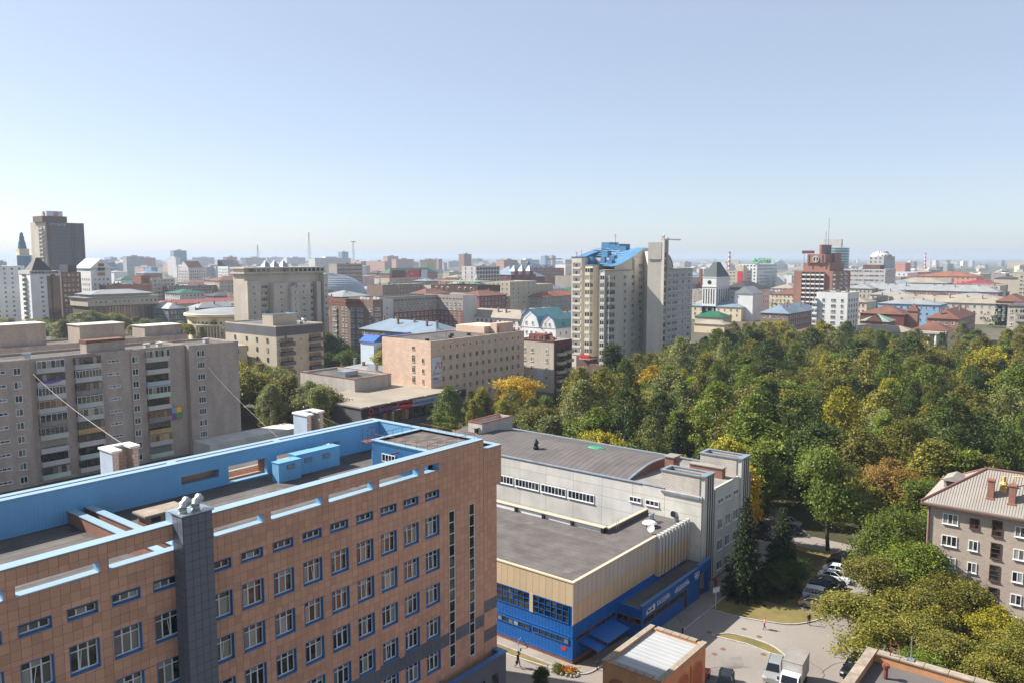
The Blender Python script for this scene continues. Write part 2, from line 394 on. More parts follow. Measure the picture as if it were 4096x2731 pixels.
# windows -----------------------------------------------------------------
_wm = {}
def win_mesh(w, h, nx=2, tr=0.0, fr='white', gl='glass_far', t=.07, sill=True, proud=.06):
    """window facing -Y, centred on x, bottom at z=0; wall plane at y=0"""
    key = (w, h, nx, tr, fr, gl, t, sill, proud)
    if key in _wm: return _wm[key]
    b = MB()
    g = -proud * .45
    xs = [-w / 2 + t + (w - 2 * t) * i / nx for i in range(nx + 1)]
    zs = [t, h - t] if not tr else [t, h * (1 - tr), h - t]
    for i in range(nx):
        for j in range(len(zs) - 1):
            b.face([(xs[i], g, zs[j]), (xs[i + 1], g, zs[j]), (xs[i + 1], g, zs[j + 1]), (xs[i], g, zs[j + 1])], 1)
    b.box(-w / 2, -w / 2 + t, -proud, 0, 0, h); b.box(w / 2 - t, w / 2, -proud, 0, 0, h)
    b.box(-w / 2 + t, w / 2 - t, -proud, 0, 0, t); b.box(-w / 2 + t, w / 2 - t, -proud, 0, h - t, h)
    for i in range(1, nx): b.box(xs[i] - t / 2, xs[i] + t / 2, -proud * .9, 0, t, h - t)
    if tr: b.box(-w / 2 + t, w / 2 - t, -proud * .85, 0, h * (1 - tr) - t / 2, h * (1 - tr) + t / 2)
    if sill: b.box(-w / 2 - .06, w / 2 + .06, -proud - .1, 0, -.07, -.005)
    _wm[key] = b.mesh('window', [fr, gl]); return _wm[key]
def win_at(parent, face, along, z, me, off=0.0, name='window'):
    """face 'R': wall y=off looking -Y ; face 'L': wall x=off looking -X"""
    if face == 'R': return put(name, me, parent, (along, off, z))
    return put(name, me, parent, (off, along, z), R(-90))
def win_grid(parent, face, a0, a1, n, ztop, rows, pitch, me, h, off=0.0, skip=None, name='window'):
    for r in range(rows):
        for i in range(n):
            if skip and skip(r, i): continue
            win_at(parent, face, a0 + (a1 - a0) * (i + .5) / n, ztop - r * pitch - h, me, off, name)

def balcony_mesh(w, d, pm, glazed=True, gl='glass_far', fr='white', ph=1.05, gh=1.45, nx=5, roof=False):
    key = ('b', w, d, pm, glazed, gl, fr, ph, gh, nx, roof)
    if key in _wm: return _wm[key]
    b = MB()
    b.box(-w / 2, w / 2, -d, 0, -.12, 0, 2)
    b.box(-w / 2, w / 2, -d, -d + .08, 0, ph, 2); b.box(-w / 2, -w / 2 + .08, -d + .08, 0, 0, ph, 2); b.box(w / 2 - .08, w / 2, -d + .08, 0, 0, ph, 2)
    if glazed:
        y = -d + .03
        for i in range(nx):
            x0 = -w / 2 + w * i / nx; x1 = x0 + w / nx
            b.face([(x0 + .04, y, ph), (x1 - .04, y, ph), (x1 - .04, y, ph + gh), (x0 + .04, y, ph + gh)], 1)
            b.box(x0, x0 + .07, y - .03, y + .05, ph, ph + gh, 0)
        b.box(w / 2 - .07, w / 2, y - .03, y + .05, ph, ph + gh, 0)
        b.box(-w / 2, w / 2, y - .04, y + .06, ph + gh, ph + gh + .1, 0)
        for sx in (-1, 1):
            x = sx * (w / 2 - .03)
            b.face([(x, y, ph), (x, 0, ph), (x, 0, ph + gh), (x, y, ph + gh)], 1)
    else:
        b.face([(-w / 2, -.02, ph * .5), (w / 2, -.02, ph * .5), (w / 2, -.02, ph + gh), (-w / 2, -.02, ph + gh)], 1)
    _wm[key] = b.mesh('balcony', [fr, gl, pm]); return _wm[key]

# buildings -----------------------------------------------------------------
def shell(b, lu, lv, h, par=.5, th=.35, z0=0.0, x0=0.0, y0=0.0):
    """walls with a parapet; returns height of the roof deck"""
    x1 = x0 + lu; y1 = y0 + lv
    o = [(x0, y0), (x1, y0), (x1, y1), (x0, y1)]; i = [(x0 + th, y0 + th), (x1 - th, y0 + th), (x1 - th, y1 - th), (x0 + th, y1 - th)]
    for k in range(4):
        j = (k + 1) % 4
        b.face([(*o[k], z0), (*o[j], z0), (*o[j], h), (*o[k], h)])
        b.face([(*o[k], h), (*o[j], h), (*i[j], h), (*i[k], h)])
        b.face([(*i[j], h - par - .1), (*i[k], h - par - .1), (*i[k], h), (*i[j], h)])
    return h - par
def hip_roof(b, lu, lv, z, rise, ov=.6, x0=0, y0=0, gable=None, m=0, th=.18, me=None):
    """hip roof, ridge along the longer side; gable='x'/'y' for a plain gable"""
    a0, a1, b0, b1 = x0 - ov, x0 + lu + ov, y0 - ov, y0 + lv + ov
    me = m if me is None else me
    longx = (lu >= lv) if gable is None else gable == 'x'
    inset = min(lu, lv) / 2 + ov if gable is None else 0.0
    zt = z + rise
    if longx:
        r0, r1 = (a0 + inset, (b0 + b1) / 2, zt), (a1 - inset, (b0 + b1) / 2, zt)
        if inset and r0[0] >= r1[0]: r0 = r1 = ((a0 + a1) / 2, (b0 + b1) / 2, zt)
        P4 = [(a0, b0, z), (a1, b0, z), (a1, b1, z), (a0, b1, z)]
        b.face([P4[0], P4[1], r1, r0], m); b.face([P4[2], P4[3], r0, r1], m); b.face([P4[1], P4[2], r1], me); b.face([P4[3], P4[0], r0], me)
    else:
        r0, r1 = ((a0 + a1) / 2, b0 + inset, zt), ((a0 + a1) / 2, b1 - inset, zt)
        if inset and r0[1] >= r1[1]: r0 = r1 = ((a0 + a1) / 2, (b0 + b1) / 2, zt)
        P4 = [(a0, b0, z), (a1, b0, z), (a1, b1, z), (a0, b1, z)]
        b.face([P4[1], P4[2], r1, r0], m); b.face([P4[3], P4[0], r0, r1], m); b.face([P4[0], P4[1], r0], me); b.face([P4[2], P4[3], r1], me)
    for k in range(4):
        j = (k + 1) % 4
        b.face([(P4[k][0], P4[k][1], z - th), (P4[j][0], P4[j][1], z - th), P4[j], P4[k]], m)
    b.face([(p[0], p[1], z - th) for p in P4[::-1]], m)
    return b
def house(name, label, u0, v0, lu, lv, h, wall, roof='flat', roofm='bitumen', rise=3.0, L=None, Rr=None, group=None, ov=.6, cat='building', clutter=0, gable=None, z0=0.0, chim=0, band=None):
    t = T(name, label, cat, (u0, v0, 0), 0, group)
    b = MB()
    if roof == 'flat':
        zr = shell(b, lu, lv, h, z0=z0); b.build('wall', wall, t)
        rf = MB().box(.36, lu - .36, .36, lv - .36, zr - .15, zr).build('roof', roofm, t)
    else:
        b.box(0, lu, 0, lv, z0, h); b.build('wall', wall, t)
        rf = hip_roof(MB(), lu, lv, h + .18, rise, ov, gable=gable).build('roof', roofm, t)
        zr = h + .18
    for spec, face, ln in ((L, 'L', lv), (Rr, 'R', lu)):
        if not spec: continue
        sp = dict(n=5, rows=4, pitch=3.0, top=1.2, w=1.4, h=1.5, nx=2, m=1.0, fr='white', gl='glass_far'); sp.update(spec)
        me = win_mesh(sp['w'], sp['h'], sp['nx'], 0, sp['fr'], sp['gl'])
        win_grid(t, face, sp['m'], ln - sp['m'], sp['n'], h - sp['top'], sp['rows'], sp['pitch'], me, sp['h'])
    rr = random.Random(int(u0 * 13 + v0 * 7))
    for k in range(clutter):
        w = rr.uniform(.8, 2.6); d = rr.uniform(.8, 2.2); x = rr.uniform(1, max(1.2, lu - 4)); y = rr.uniform(1, max(1.2, lv - 4)); hh = rr.uniform(.7, 2.2)
        c = MB().box(x, x + w, y, y + d, zr, zr + hh).box(x - .1, x + w + .1, y - .1, y + d + .1, zr + hh + .01, zr + hh + .12)
        c.build('ventilation_shaft', 'concrete_d', rf)
    for k in range(chim):
        if lu >= lv: x = lu * (k + .5 + rr.uniform(-.2, .2)) / chim; y = lv * rr.choice((.3, .42, .62))
        else: y = lv * (k + .5 + rr.uniform(-.2, .2)) / chim; x = lu * rr.choice((.3, .42, .62))
        MB().box(x - .45, x + .45, y - .35, y + .35, zr + rise * .3, zr + rise * 1.02 + .6).box(x - .55, x + .55, y - .45, y + .45, zr + rise * 1.02 + .61, zr + rise * 1.02 + .75).build('chimney', 'rbrick' if k % 2 else 'concrete_d', rf)
    return t
# ================================================================== ground and roads
def sheet(name, poly, z, m, kind='structure', parent=None):
    return MB().face([(x, y, z) for x, y in poly]).build(name, m, parent, kind=kind)
gm = mat('city_ground', C(126, 116, 98), .97, .2, .012, .1, .15, c2=C(84, 88, 60))
G = 25000
sheet('ground', [(-G, -G), (G, -G), (G, G), (-G, G)], 0, gm)
sheet('park_floor', [(122, 6), (440, 20), (440, 165), (160, 158), (122, 136)], .004, 'soil')
sheet('yard_road', [(40, -10), (132, -10), (134, 42), (148, 54), (146, 60), (122, 60), (122, 46), (103, 46), (73, 49), (73, 112), (59, 112), (59, 40), (40, 40)], .008, 'asphalt')
sheet('street', [(66, 104), (330, 128), (330, 140), (122, 140), (66, 130)], .006, 'asphalt')
sheet('boulevard', [(60, 360), (520, 360), (520, 390), (60, 390)], .006, 'asphalt')
sheet('block_yard', [(20, 130), (138, 140), (146, 160), (20, 176)], .008, 'asphalt')

def kerb(pts, name='kerb', w=.16, h=.14, closed=False):
    b = MB(); n = len(pts)
    for k in range(n if closed else n - 1):
        p, q = Vector((*pts[k], 0)), Vector((*pts[(k + 1) % n], 0)); d = (q - p); l = d.length; d.normalize(); nn = Vector((-d.y, d.x, 0)) * w / 2
        c = [p - nn, q - nn, q + nn, p + nn]
        b.prism([(v.x, v.y) for v in c], .0, h + .001 * (k % 3))
    return b.build(name, 'kerb', kind='structure')
def arc(pts, n=6):
    """smooth polyline through points (Catmull-Rom)"""
    out = []; P = [pts[0]] + list(pts) + [pts[-1]]
    for i in range(1, len(P) - 2):
        p0, p1, p2, p3 = [Vector(p) for p in P[i - 1:i + 3]]
        for k in range(n):
            t = k / n
            out.append(tuple(.5 * ((2 * p1) + (-p0 + p2) * t + (2 * p0 - 5 * p1 + 4 * p2 - p3) * t * t + (-p0 + 3 * p1 - 3 * p2 + p3) * t ** 3)))
    out.append(tuple(pts[-1])); return out
lawn_edge = arc([(96.8, 43.1), (97.0, 39.2), (97.9, 35.8), (98.9, 33.4), (100.7, 31.8), (104.0, 30.2)])
sheet('lawn', lawn_edge + [(104.4, 34.4), (128, 36.4), (128, 43.2)], .05, 'lawn')
sheet('lawn_green_bed', [(104, 36), (126, 37), (126, 43), (104, 43)], .054, 'lawn_d')  # darker, greener grass laid over the dry lawn
kerb(lawn_edge); kerb([(96.8, 43.2), (88.4, 43.2)]); kerb([(96.9, 43.25), (128, 43.4)])
isl = arc([(89.9, 39.9), (91.7, 38.3), (92.25, 35.5), (91.9, 32.8), (90.3, 30.5)]) + [(90.05, 32.4), (90.5, 35.5)]
sheet('traffic_island', isl, .06, 'lawn'); kerb(isl, closed=True)
sheet('side_pavement', [(71.6, 47.4), (73.3, 47.4), (73.3, 112), (71.6, 112)], .014, 'pavement')
sheet('verge', [(70.4, 51.5), (71.5, 51.5), (71.5, 112), (70.4, 112)], .05, 'lawn')
kerb([(70.3, 112), (70.3, 56)] + arc([(70.3, 56), (70.9, 50.9), (71.4, 48.4), (72.6, 46.9), (75.4, 46.6), (79.8, 46.6)]))
kerb([(71.6, 112), (71.6, 51.2)], w=.1)
sheet('entrance_pavement', [(83, 43.3), (102, 43.3), (102, 45.8), (83, 45.8)], .014, 'pavement')
sheet('hall_pavement', [(103, 43.6), (122, 43.6), (122, 47.1), (103, 47.1)], .012, 'pavement')
for i, (x, y) in enumerate(((93.4, 35.1), (94.2, 37.4), (90.6, 36.6 + 3.9), (87.6, 37.3), (85.8, 37.6), (89.4, 33.0))):
    o = MB().lathe([(0, .03), (.33, .03), (.36, .012)], 14).build('manhole_cover', 'manhole')
    o.location = (x, y, .0); tag(o, 'rusty round manhole cover ' + ('in the yard nearest the person in pink', 'in the yard left of the person in pink', 'at the rounded head of the traffic island', 'in the yard between the kiosk and the traffic island', 'nearest the far corner of the ochre kiosk', 'below the traffic island near the parked off-roader')[i], 'manhole', 'manhole covers in the yard')

ry = random.Random(12)
for k in range(16):
    x, y = ry.uniform(61, 104), ry.uniform(18, 45)
    if x > 96 and y > 31: continue
    n = 7; pts_ = [(x + ry.uniform(.8, 2.2) * math.cos(a * 6.283 / n), y + ry.uniform(.6, 1.6) * math.sin(a * 6.283 / n)) for a in range(n)]
    sheet('asphalt_patch', pts_, .0125 + .0006 * k, 'apatch')
for k in range(22):
    x, y = ry.uniform(60, 103), ry.uniform(16, 45)
    if x > 95 and y > 30: continue
    a = ry.choice((0, 1.57, .6, 2.2)); cr = MB()
    for q in range(7):
        x2, y2 = x + math.cos(a) * .8, y + math.sin(a) * .8; nx_, ny_ = -math.sin(a) * .03, math.cos(a) * .03
        cr.face([(x - nx_, y - ny_, .024), (x2 - nx_, y2 - ny_, .024), (x2 + nx_, y2 + ny_, .024), (x + nx_, y + ny_, .024)]); x, y = x2, y2; a += ry.uniform(-.5, .5)
    cr.build('asphalt_crack', 'seam', kind='structure')

# ================================================================== tan tiled building with blue roof terrace
def perforated(b, x0, x1, z0, z1, holes, y, m=0):
    xs = sorted({x0, x1} | {max(x0, min(x1, h[0])) for h in holes} | {max(x0, min(x1, h[1])) for h in holes})
    zs = sorted({z0, z1} | {max(z0, min(z1, h[2])) for h in holes} | {max(z0, min(z1, h[3])) for h in holes})
    for i in range(len(xs) - 1):
        for j in range(len(zs) - 1):
            cx, cz = (xs[i] + xs[i + 1]) / 2, (zs[j] + zs[j + 1]) / 2
            if any(h[0] < cx < h[1] and h[2] < cz < h[3] for h in holes): continue
            b.face([(xs[i], y, zs[j]), (xs[i + 1], y, zs[j]), (xs[i + 1], y, zs[j + 1]), (xs[i], y, zs[j + 1])], m)
    return b
def sub_rect(r, h, g=.012):
    """rectangle r minus hole h"""
    x0, x1, z0, z1 = r; a, b_, c, d = h
    if a >= x1 or b_ <= x0 or c >= z1 or d <= z0: return [r]
    out = []
    if z0 < c: out.append((x0, x1, z0, c - g))
    if d < z1: out.append((x0, x1, d + g, z1))
    zz0, zz1 = max(z0, c), min(z1, d)
    if x0 < a: out.append((x0, a - g, zz0, zz1))
    if b_ < x1: out.append((b_ + g, x1, zz0, zz1))
    return [q for q in out if q[1] - q[0] > .05 and q[3] - q[2] > .05]
def tile_mesh(w, h, mname):
    key = ('tile', round(w, 3), round(h, 3), mname)
    if key not in _wm:
        b = MB(); t = .022; e = .006
        b.face([(e, -t, e), (w - e, -t, e), (w - e, -t, h - e), (e, -t, h - e)])
        o = [(0, 0, 0), (w, 0, 0), (w, 0, h), (0, 0, h)]; i = [(e, -t, e), (w - e, -t, e), (w - e, -t, h - e), (e, -t, h - e)]
        for k in range(4): j = (k + 1) % 4; b.face([o[k], o[j], i[j], i[k]])
        _wm[key] = b.mesh('tile', mname)
    return _wm[key]

tan = T('tiled_office_building', 'long brown tiled building with bright blue roof walls and blue window surrounds', 'building', (0, 0, 0))
YF = 49.0
WX = [49.08 - 2.63 * k for k in range(8)] + [24.28 - 2.63 * k for k in range(6)]
ROWT = [23.8 - 3.2 * r for r in range(7)]
holes = []; big = []; small = []
for x in WX:
    for zt in ROWT: big.append((x, x + 1.68, zt - 1.82, zt))
    small.append((x, x + 1.7, 25.46, 26.14))
for zt in ROWT: big.append((28.1, 29.8, zt - 1.82, zt))
small.append((28.1, 29.8, 25.46, 26.14))
slots = [(48.95, 50.86, 27.92, 28.62), (43.66, 48.35, 27.92, 28.6), (38.41, 43.06, 27.92, 28.6), (33.16, 37.81, 27.92, 28.58), (28.6, 32.55, 27.9, 28.56), (21.53, 26.08, 27.85, 28.55), (16.32, 20.97, 27.84, 28.52), (11.1, 15.72, 27.84, 28.52), (8.2, 10.5, 27.84, 28.5)]
strips = [(52.05, 52.86, 8.6, 23.7), (54.86, 55.64, 8.6, 23.7)]
holes = big + small + slots + strips
ZP = 29.6; ZR = 26.8
b = MB()
perforated(b, 8, 57, 0, ZP, holes, YF + .022)
perforated(b, 57, 59.0, 0, 24.8, [], YF + .022); perforated(b, 57, 59.7, 24.8, 28.6, [], YF + .022)
b.face([(59.0, YF + .022, 0), (59.0, 64.8, 0), (59.0, 64.8, 24.8), (59.0, YF + .022, 24.8)])
b.face([(59.7, YF + .022, 24.8), (59.7, 64.8, 24.8), (59.7, 64.8, 28.6), (59.7, YF + .022, 28.6)])
b.face([(59.0, YF + .022, 24.8), (59.0, 64.8, 24.8), (59.7, 64.8, 24.8), (59.7, YF + .022, 24.8)])
b.face([(8, 64.85, 0), (8, 64.85, 26), (59, 64.85, 26), (59, 64.85, 0)])
b.face([(8, YF + .02, 0), (8, YF + .02, ZP), (8, 64.85, ZP), (8, 64.85, 0)])
b.build('wall', 'grout', tan)
# tiles: individual ones where they show largest, the rest joined
TW, TH = .563, .6; GAP = .014
full = []; rest = MB(); blue_holes = [(41.0, 57.0, 10.95, 12.3)]
def tile_rects(x0, x1, z0, z1, hs):
    nx = math.ceil((x1 - x0) / TW); nz = math.ceil((z1 - z0) / TH)
    for j in range(nz):
        zb = z1 - (j + 1) * TH; zt = z1 - j * TH - GAP
        zb = max(zb, z0)
        near = [h for h in hs if h[2] < zt and h[3] > zb]
        for i in range(nx):
            xa = x0 + i * TW; xb = min(xa + TW - GAP, x1)
            rs = [(xa, xb, zb, zt)]
            for h in near: rs = [q for r in rs for q in sub_rect(r, h)]
            yield from rs
def bluezone(cx, cz):
    if cx < 57: return 10.95 < cz < 12.3 and cx > 36
    return 12.2 < cz < 13.6 or 9.1 < cz < 10.65
rest_b = MB()
def add_tile(bm, r, y, t=.022, e=.006):
    xa, xb, za, zb = r
    o = [(xa, y + t, za), (xb, y + t, za), (xb, y + t, zb), (xa, y + t, zb)]; i = [(xa + e, y, za + e), (xb - e, y, za + e), (xb - e, y, zb - e), (xa + e, y, zb - e)]
    bm.face(i)
    for k in range(4): j = (k + 1) % 4; bm.face([o[k], o[j], i[j], i[k]])
cand = []
for r in list(tile_rects(8.0, 57.0, 3.0, ZP - .04, holes)) + list(tile_rects(57.03, 59.66, 24.8, 28.56, [])) + list(tile_rects(57.03, 58.97, 3.0, 24.78, [])):
    cx, cz = (r[0] + r[1]) / 2, (r[2] + r[3]) / 2
    if bluezone(cx, cz): add_tile(rest_b, r, YF); continue
    sx, sy, d = screen(cx, YF, cz)
    fullsize = abs(r[1] - r[0] - (TW - GAP)) < .002 and abs(r[3] - r[2] - (TH - GAP)) < .002
    if fullsize and 0 < sx < 4096 and sy < 2731 and not (24.6 < cx < 28.6): cand.append((d, r))
    else: add_tile(rest, r, YF)
cand.sort(key=lambda q: q[0])
tm = tile_mesh(TW - GAP, TH - GAP, 'tile')
for k, (d, r) in enumerate(cand):
    if k < 300: put('tile', tm, tan, (r[0], YF + .022, r[2]))
    else: add_tile(rest, r, YF)
rest.build('tile_cladding', 'tile', tan, kind='stuff'); rest_b.build('slate_tile_band', 'tile_blue', tan, kind='stuff')
# windows in their blue reveals
def reveal_window(h, nx, tr, parent, depth=.34):
    xa, xb, za, zb = h; w = xb - xa; hh = zb - za
    key = ('rev', round(w, 3), round(hh, 3), nx, tr)
    if key not in _wm:
        a = MB(); e = .05; y0 = -.03
        # proud border + reveal sides
        a.box(-e, 0, y0, .02, -e, hh + e); a.box(w, w + e, y0, .02, -e, hh + e); a.box(0, w, y0, .02, hh, hh + e); a.box(0, w, y0, .02, -e, 0)
        a.face([(0, 0, 0), (0, depth, 0), (0, depth, hh), (0, 0, hh)]); a.face([(w, depth, 0), (w, 0, 0), (w, 0, hh), (w, depth, hh)])
        a.face([(0, 0, 0), (w, 0, 0), (w, depth, .05), (0, depth, .05)]); a.face([(0, depth, hh), (w, depth, hh), (w, 0, hh), (0, 0, hh)])
        f = MB(); t = .075; d0 = depth - .08; d1 = depth
        xs = [w * i / nx for i in range(nx + 1)] if nx else [0, w]
        f.box(0, t, d0, d1, .05, hh); f.box(w - t, w, d0, d1, .05, hh); f.box(t, w - t, d0, d1, .05, .05 + t); f.box(t, w - t, d0, d1, hh - t, hh)
        for i in range(1, nx): f.box(xs[i] - t * .6, xs[i] + t * .6, d0, d1, .05 + t, hh - t)
        if tr: f.box(t, w - t, d0 + .01, d1, hh * (1 - tr) - t * .45, hh * (1 - tr) + t * .45)
        panes = []
        zs = [.05, hh] if not tr else [.05, hh * (1 - tr), hh]
        for i in range(max(nx, 1)):
            for j in range(len(zs) - 1):
                panes.append(MB().face([(xs[i], depth - .03, zs[j]), (xs[i + 1], depth - .03, zs[j]), (xs[i + 1], depth - .03, zs[j + 1]), (xs[i], depth - .03, zs[j + 1])]).mesh('pane', 'glass'))
        _wm[key] = (a.mesh('window', 'revealblue'), f.mesh('window_frame', 'white'), panes)
    a, f, panes = _wm[key]
    o = put('window', a, parent, (xa, YF, za)); put('window_frame', f, o)
    for p in panes: put('pane', p, o)
    if tr and rng.random() < .45:
        kx = w * (1 if rng.random() < .5 else 2) / nx if nx == 3 else w / 2; sg = -1 if kx > w * .5 else 1; zt = hh * (1 - tr); dx = rng.uniform(.12, .3) * sg
        sm_ = MB(); y_ = depth - .05
        sm_.face([(kx + dx * .3, y_, .12), (kx + dx * .3 + .05, y_, .12), (kx + dx + .05, y_ - .03, zt - .06), (kx + dx, y_ - .03, zt - .06)]); sm_.face([(kx + dx * .3, y_ - .01, .12), (kx + sg * w / nx * .85, y_ - .01, .16), (kx + sg * w / nx * .85, y_ - .01, .2), (kx + dx * .3, y_ - .01, .17)])
        sm_.build('open_sash', 'white', o)
    return o
for h in big:
    sx, sy, d = screen(h[0], YF, h[3])
    if sy < 2760 and sx > -200: reveal_window(h, 2 if h[0] == 28.1 else 3, .27, tan)
    else: MB().face([(h[0], YF + .03, h[2]), (h[1], YF + .03, h[2]), (h[1], YF + .03, h[3]), (h[0], YF + .03, h[3])]).build('window', 'glass', tan)
for h in small: reveal_window(h, 3, 0, tan)
for h in strips:
    st = MB(); xa, xb, za, zb = h
    st.box(xa, xa + .05, YF - .02, YF + .12, za, zb); st.box(xb - .05, xb, YF - .02, YF + .12, za, zb)
    n = 14; o = None
    for k in range(n + 1): z = za + (zb - za) * k / n; st.box(xa + .05, xb - .05, YF - .015, YF + .12, z - .03, z + .03)
    o = st.build('window_strip', 'white', tan)
    for k in range(n):
        z = za + (zb - za) * k / n; ti = rng.uniform(-.004, .004)
        MB().face([(xa, YF + .06 + ti, z), (xb, YF + .06 - ti, z), (xb, YF + .06 - ti, z + (zb - za) / n), (xa, YF + .06 + ti, z + (zb - za) / n)]).build('pane', 'darkglass', o)
# roof deck
deck = MB().box(8.1, 58.9, YF + .1, 64.7, 26.0, ZR).build('roof_deck', 'bitumen', tan)
for k in range(13):
    for (xa, xb) in ((8.3, 24.9), (30.3, 41.4), (44.2, 50.1)):
        MB().box(xa + rng.uniform(0, .8), xb - rng.uniform(0, .6), 50.0 + k * 1.0, 50.94 + k * 1.0, ZR + .001, ZR + .008 + .002 * (k % 3)).build('felt_strip', 'strip', deck)
for k in range(26):
    x, y = rng.uniform(9, 49), rng.uniform(50.2, 58.5)
    if 25 < x < 30.5: continue
    MB().box(x, x + rng.uniform(.3, 1.3), y, y + rng.uniform(.3, 1.0), ZR + .014, ZR + .02 + .0007 * k).build('felt_repair', 'patch', deck)
# front parapet inside, slot linings and coping
PT = .85
b = MB(); perforated(b, 8, 50.3, ZR, ZP, slots, YF + PT)
b2 = MB()
for v_ in b.f: b2.f.append(tuple(reversed(v_)))
b2.v = b.v; b2.m = b.m; b2.build('parapet_inner_face', 'skyblue', tan)
for s in slots:
    a = MB(); x0, x1, z0, z1 = s; yb = YF + PT; yf = YF - .02
    a.face([(x0, yf, z0), (x1, yf, z0), (x1, yb, z0), (x0, yb, z0)], 1); a.face([(x0, yb, z1), (x1, yb, z1), (x1, yf, z1), (x0, yf, z1)], 0)
    a.face([(x0, yf, z0), (x0, yb, z0), (x0, yb, z1), (x0, yf, z1)], 0); a.face([(x1, yb, z0), (x1, yf, z0), (x1, yf, z1), (x1, yb, z1)], 0)
    a.build('parapet_slot', ['skyblue', 'coping'], tan)
MB().box(8, 57.0, YF - .05, YF + PT + .05, ZP, ZP + .07).build('front_coping', 'coping', tan)
MB().box(57.02, 59.75, YF - .05, YF + .6, 28.6, 28.67).box(59.15, 59.75, YF + .62, 64.8, 28.6, 28.67).build('step_coping', 'coping', tan)
MB().face([(57, YF + .03, 28.6), (57, YF + .03, ZP), (57, 57.4, ZP), (57, 57.4, 28.6)][::-1]).box(57.03, 59.1, YF + .6, 63, 27.2, 27.7).build('step_roof', 'bitumen', tan)
# back double wall
bh = [(34.18, 37.69, 27.69, 28.4), (38.65, 42.69, 26.9, 28.42), (43.7, 48.43, 27.4, 28.4), (49.1, 51.16, 27.6, 28.45)]
bw = MB(); y0, y1 = 63.3, 63.8
perforated(bw, 8, 57.0, ZR, ZP, bh, y0)
k0 = len(bw.f); perforated(bw, 8, 57.0, ZR, ZP, bh, y1)
for i in range(k0, len(bw.f)): bw.f[i] = tuple(reversed(bw.f[i]))
for x0, x1, z0, z1 in bh:
    bw.face([(x0, y0, z0), (x1, y0, z0), (x1, y1, z0), (x0, y1, z0)]); bw.face([(x0, y1, z1), (x1, y1, z1), (x1, y0, z1), (x0, y0, z1)])
    bw.face([(x0, y0, z0), (x0, y1, z0), (x0, y1, z1), (x0, y0, z1)]); bw.face([(x1, y1, z0), (x1, y0, z0), (x1, y0, z1), (x1, y1, z1)])
bw.build('roof_screen_wall', 'skyblue', tan)
MB().box(8, 57.2, 63.2, 63.9, ZP, ZP + .07).box(8, 57.2, 64.3, 64.95, ZP - .02, ZP + .05).box(56.5, 57.2, 57.45, 63.18, ZP, ZP + .07).box(56.5, 57.2, 63.92, 64.28, ZP, ZP + .065).box(33.4, 34.2, 63.92, 64.28, ZP, ZP + .06).box(44, 44.6, 63.92, 64.28, ZP, ZP + .06).build('back_coping', 'coping', tan)
ow = MB(); oh = [(38.65, 42.69, 26.9, 28.42), (43.7, 48.43, 27.2, 28.4), (49.1, 51.16, 27.2, 28.45)]
perforated(ow, 8, 57.1, 26.0, ZP - .03, oh, 64.36); ow.box(8, 57.1, 64.6, 64.85, 26, 26.9)
ow.build('outer_screen_wall', 'tile', tan)
ow = MB(); perforated(ow, 8, 57.1, 24.0, ZP - .03, oh, 64.87)
ow.f = [tuple(reversed(q)) for q in ow.f]; ow.build('outer_screen_back', 'tile', tan)
MB().face([(56.55, 57.4, ZR), (56.55, 63.3, ZR), (56.55, 63.3, ZP), (56.55, 57.4, ZP)]).face([(57.15, 63.3, ZR), (57.15, 57.4, ZR), (57.15, 57.4, ZP), (57.15, 63.3, ZP)]).build('roof_end_wall', 'skyblue', tan)
# ribbed penthouse flush with the front parapet
pent = MB(); n = 52
for k in range(n):
    ya, yb = 57.4 - (57.4 - YF - PT) * k / n, 57.4 - (57.4 - YF - PT) * (k + 1) / n; mid = ya + (yb - ya) * .6
    pent.face([(50.3, ya, ZR), (50.3, mid, ZR), (50.3, mid, 29.55), (50.3, ya, 29.55)]); pent.face([(50.3, mid, ZR), (50.25, (mid + yb) / 2, ZR), (50.25, (mid + yb) / 2, 29.55), (50.3, mid, 29.55)])
    pent.face([(50.25, (mid + yb) / 2, ZR), (50.3, yb, ZR), (50.3, yb, 29.55), (50.25, (mid + yb) / 2, 29.55)])
pent.face([(56.5, 57.4, ZR), (50.3, 57.4, ZR), (50.3, 57.4, 29.55), (56.5, 57.4, 29.55)])
pent.build('penthouse_wall', 'skyblue', tan)
pr_ = MB().box(50.3, 57.0, YF + PT, 57.4, 29.25, 29.4).build('penthouse_roof', 'bitumen', tan)
MB().box(50.2, 50.75, YF + PT + .06, 57.5, 29.56, 29.63).box(50.78, 56.48, 57.0, 57.5, 29.56, 29.63).box(56.5, 57.2, YF + PT + .06, 57.42, 29.61, 29.68).build('penthouse_coping', 'coping', tan)
for i in range(9):
    for j in range(11):
        if rng.random() < .14: continue
        x = 50.9 + i * .62; y = 50.0 + j * .63
        o = put('roofing_patch', _wm.setdefault('patch', MB().box(-.33, .33, -.33, .33, 0, .006, bottom=False).mesh('roofing_patch', 'patch')), pr_, (x + rng.uniform(-.06, .06), y + rng.uniform(-.06, .06), 29.4 + .002 + .0013 * ((i * 7 + j * 3) % 9)), rng.uniform(-.04, .04))
for (y, z) in ((54.9, 28.0), (52.6, 27.8)):
    o = put('penthouse_window', MB().box(-1.0, 1.0, -.07, 0, 0, .95).mesh('penthouse_window', 'revealblue'), tan, (50.24, y, z - .3), R(-90))
    put('window_frame', win_mesh(1.8, .75, 4, 0, 'white', 'darkglass', .06, False, .05), o, (0, -.075, .1))
MB().tube([(50.2, 53.6, 28.95), (49.55, 53.75, 28.9), (49.5, 53.75, 28.88)], .09, 8).build('overflow_pipe', 'rustpipe', tan)
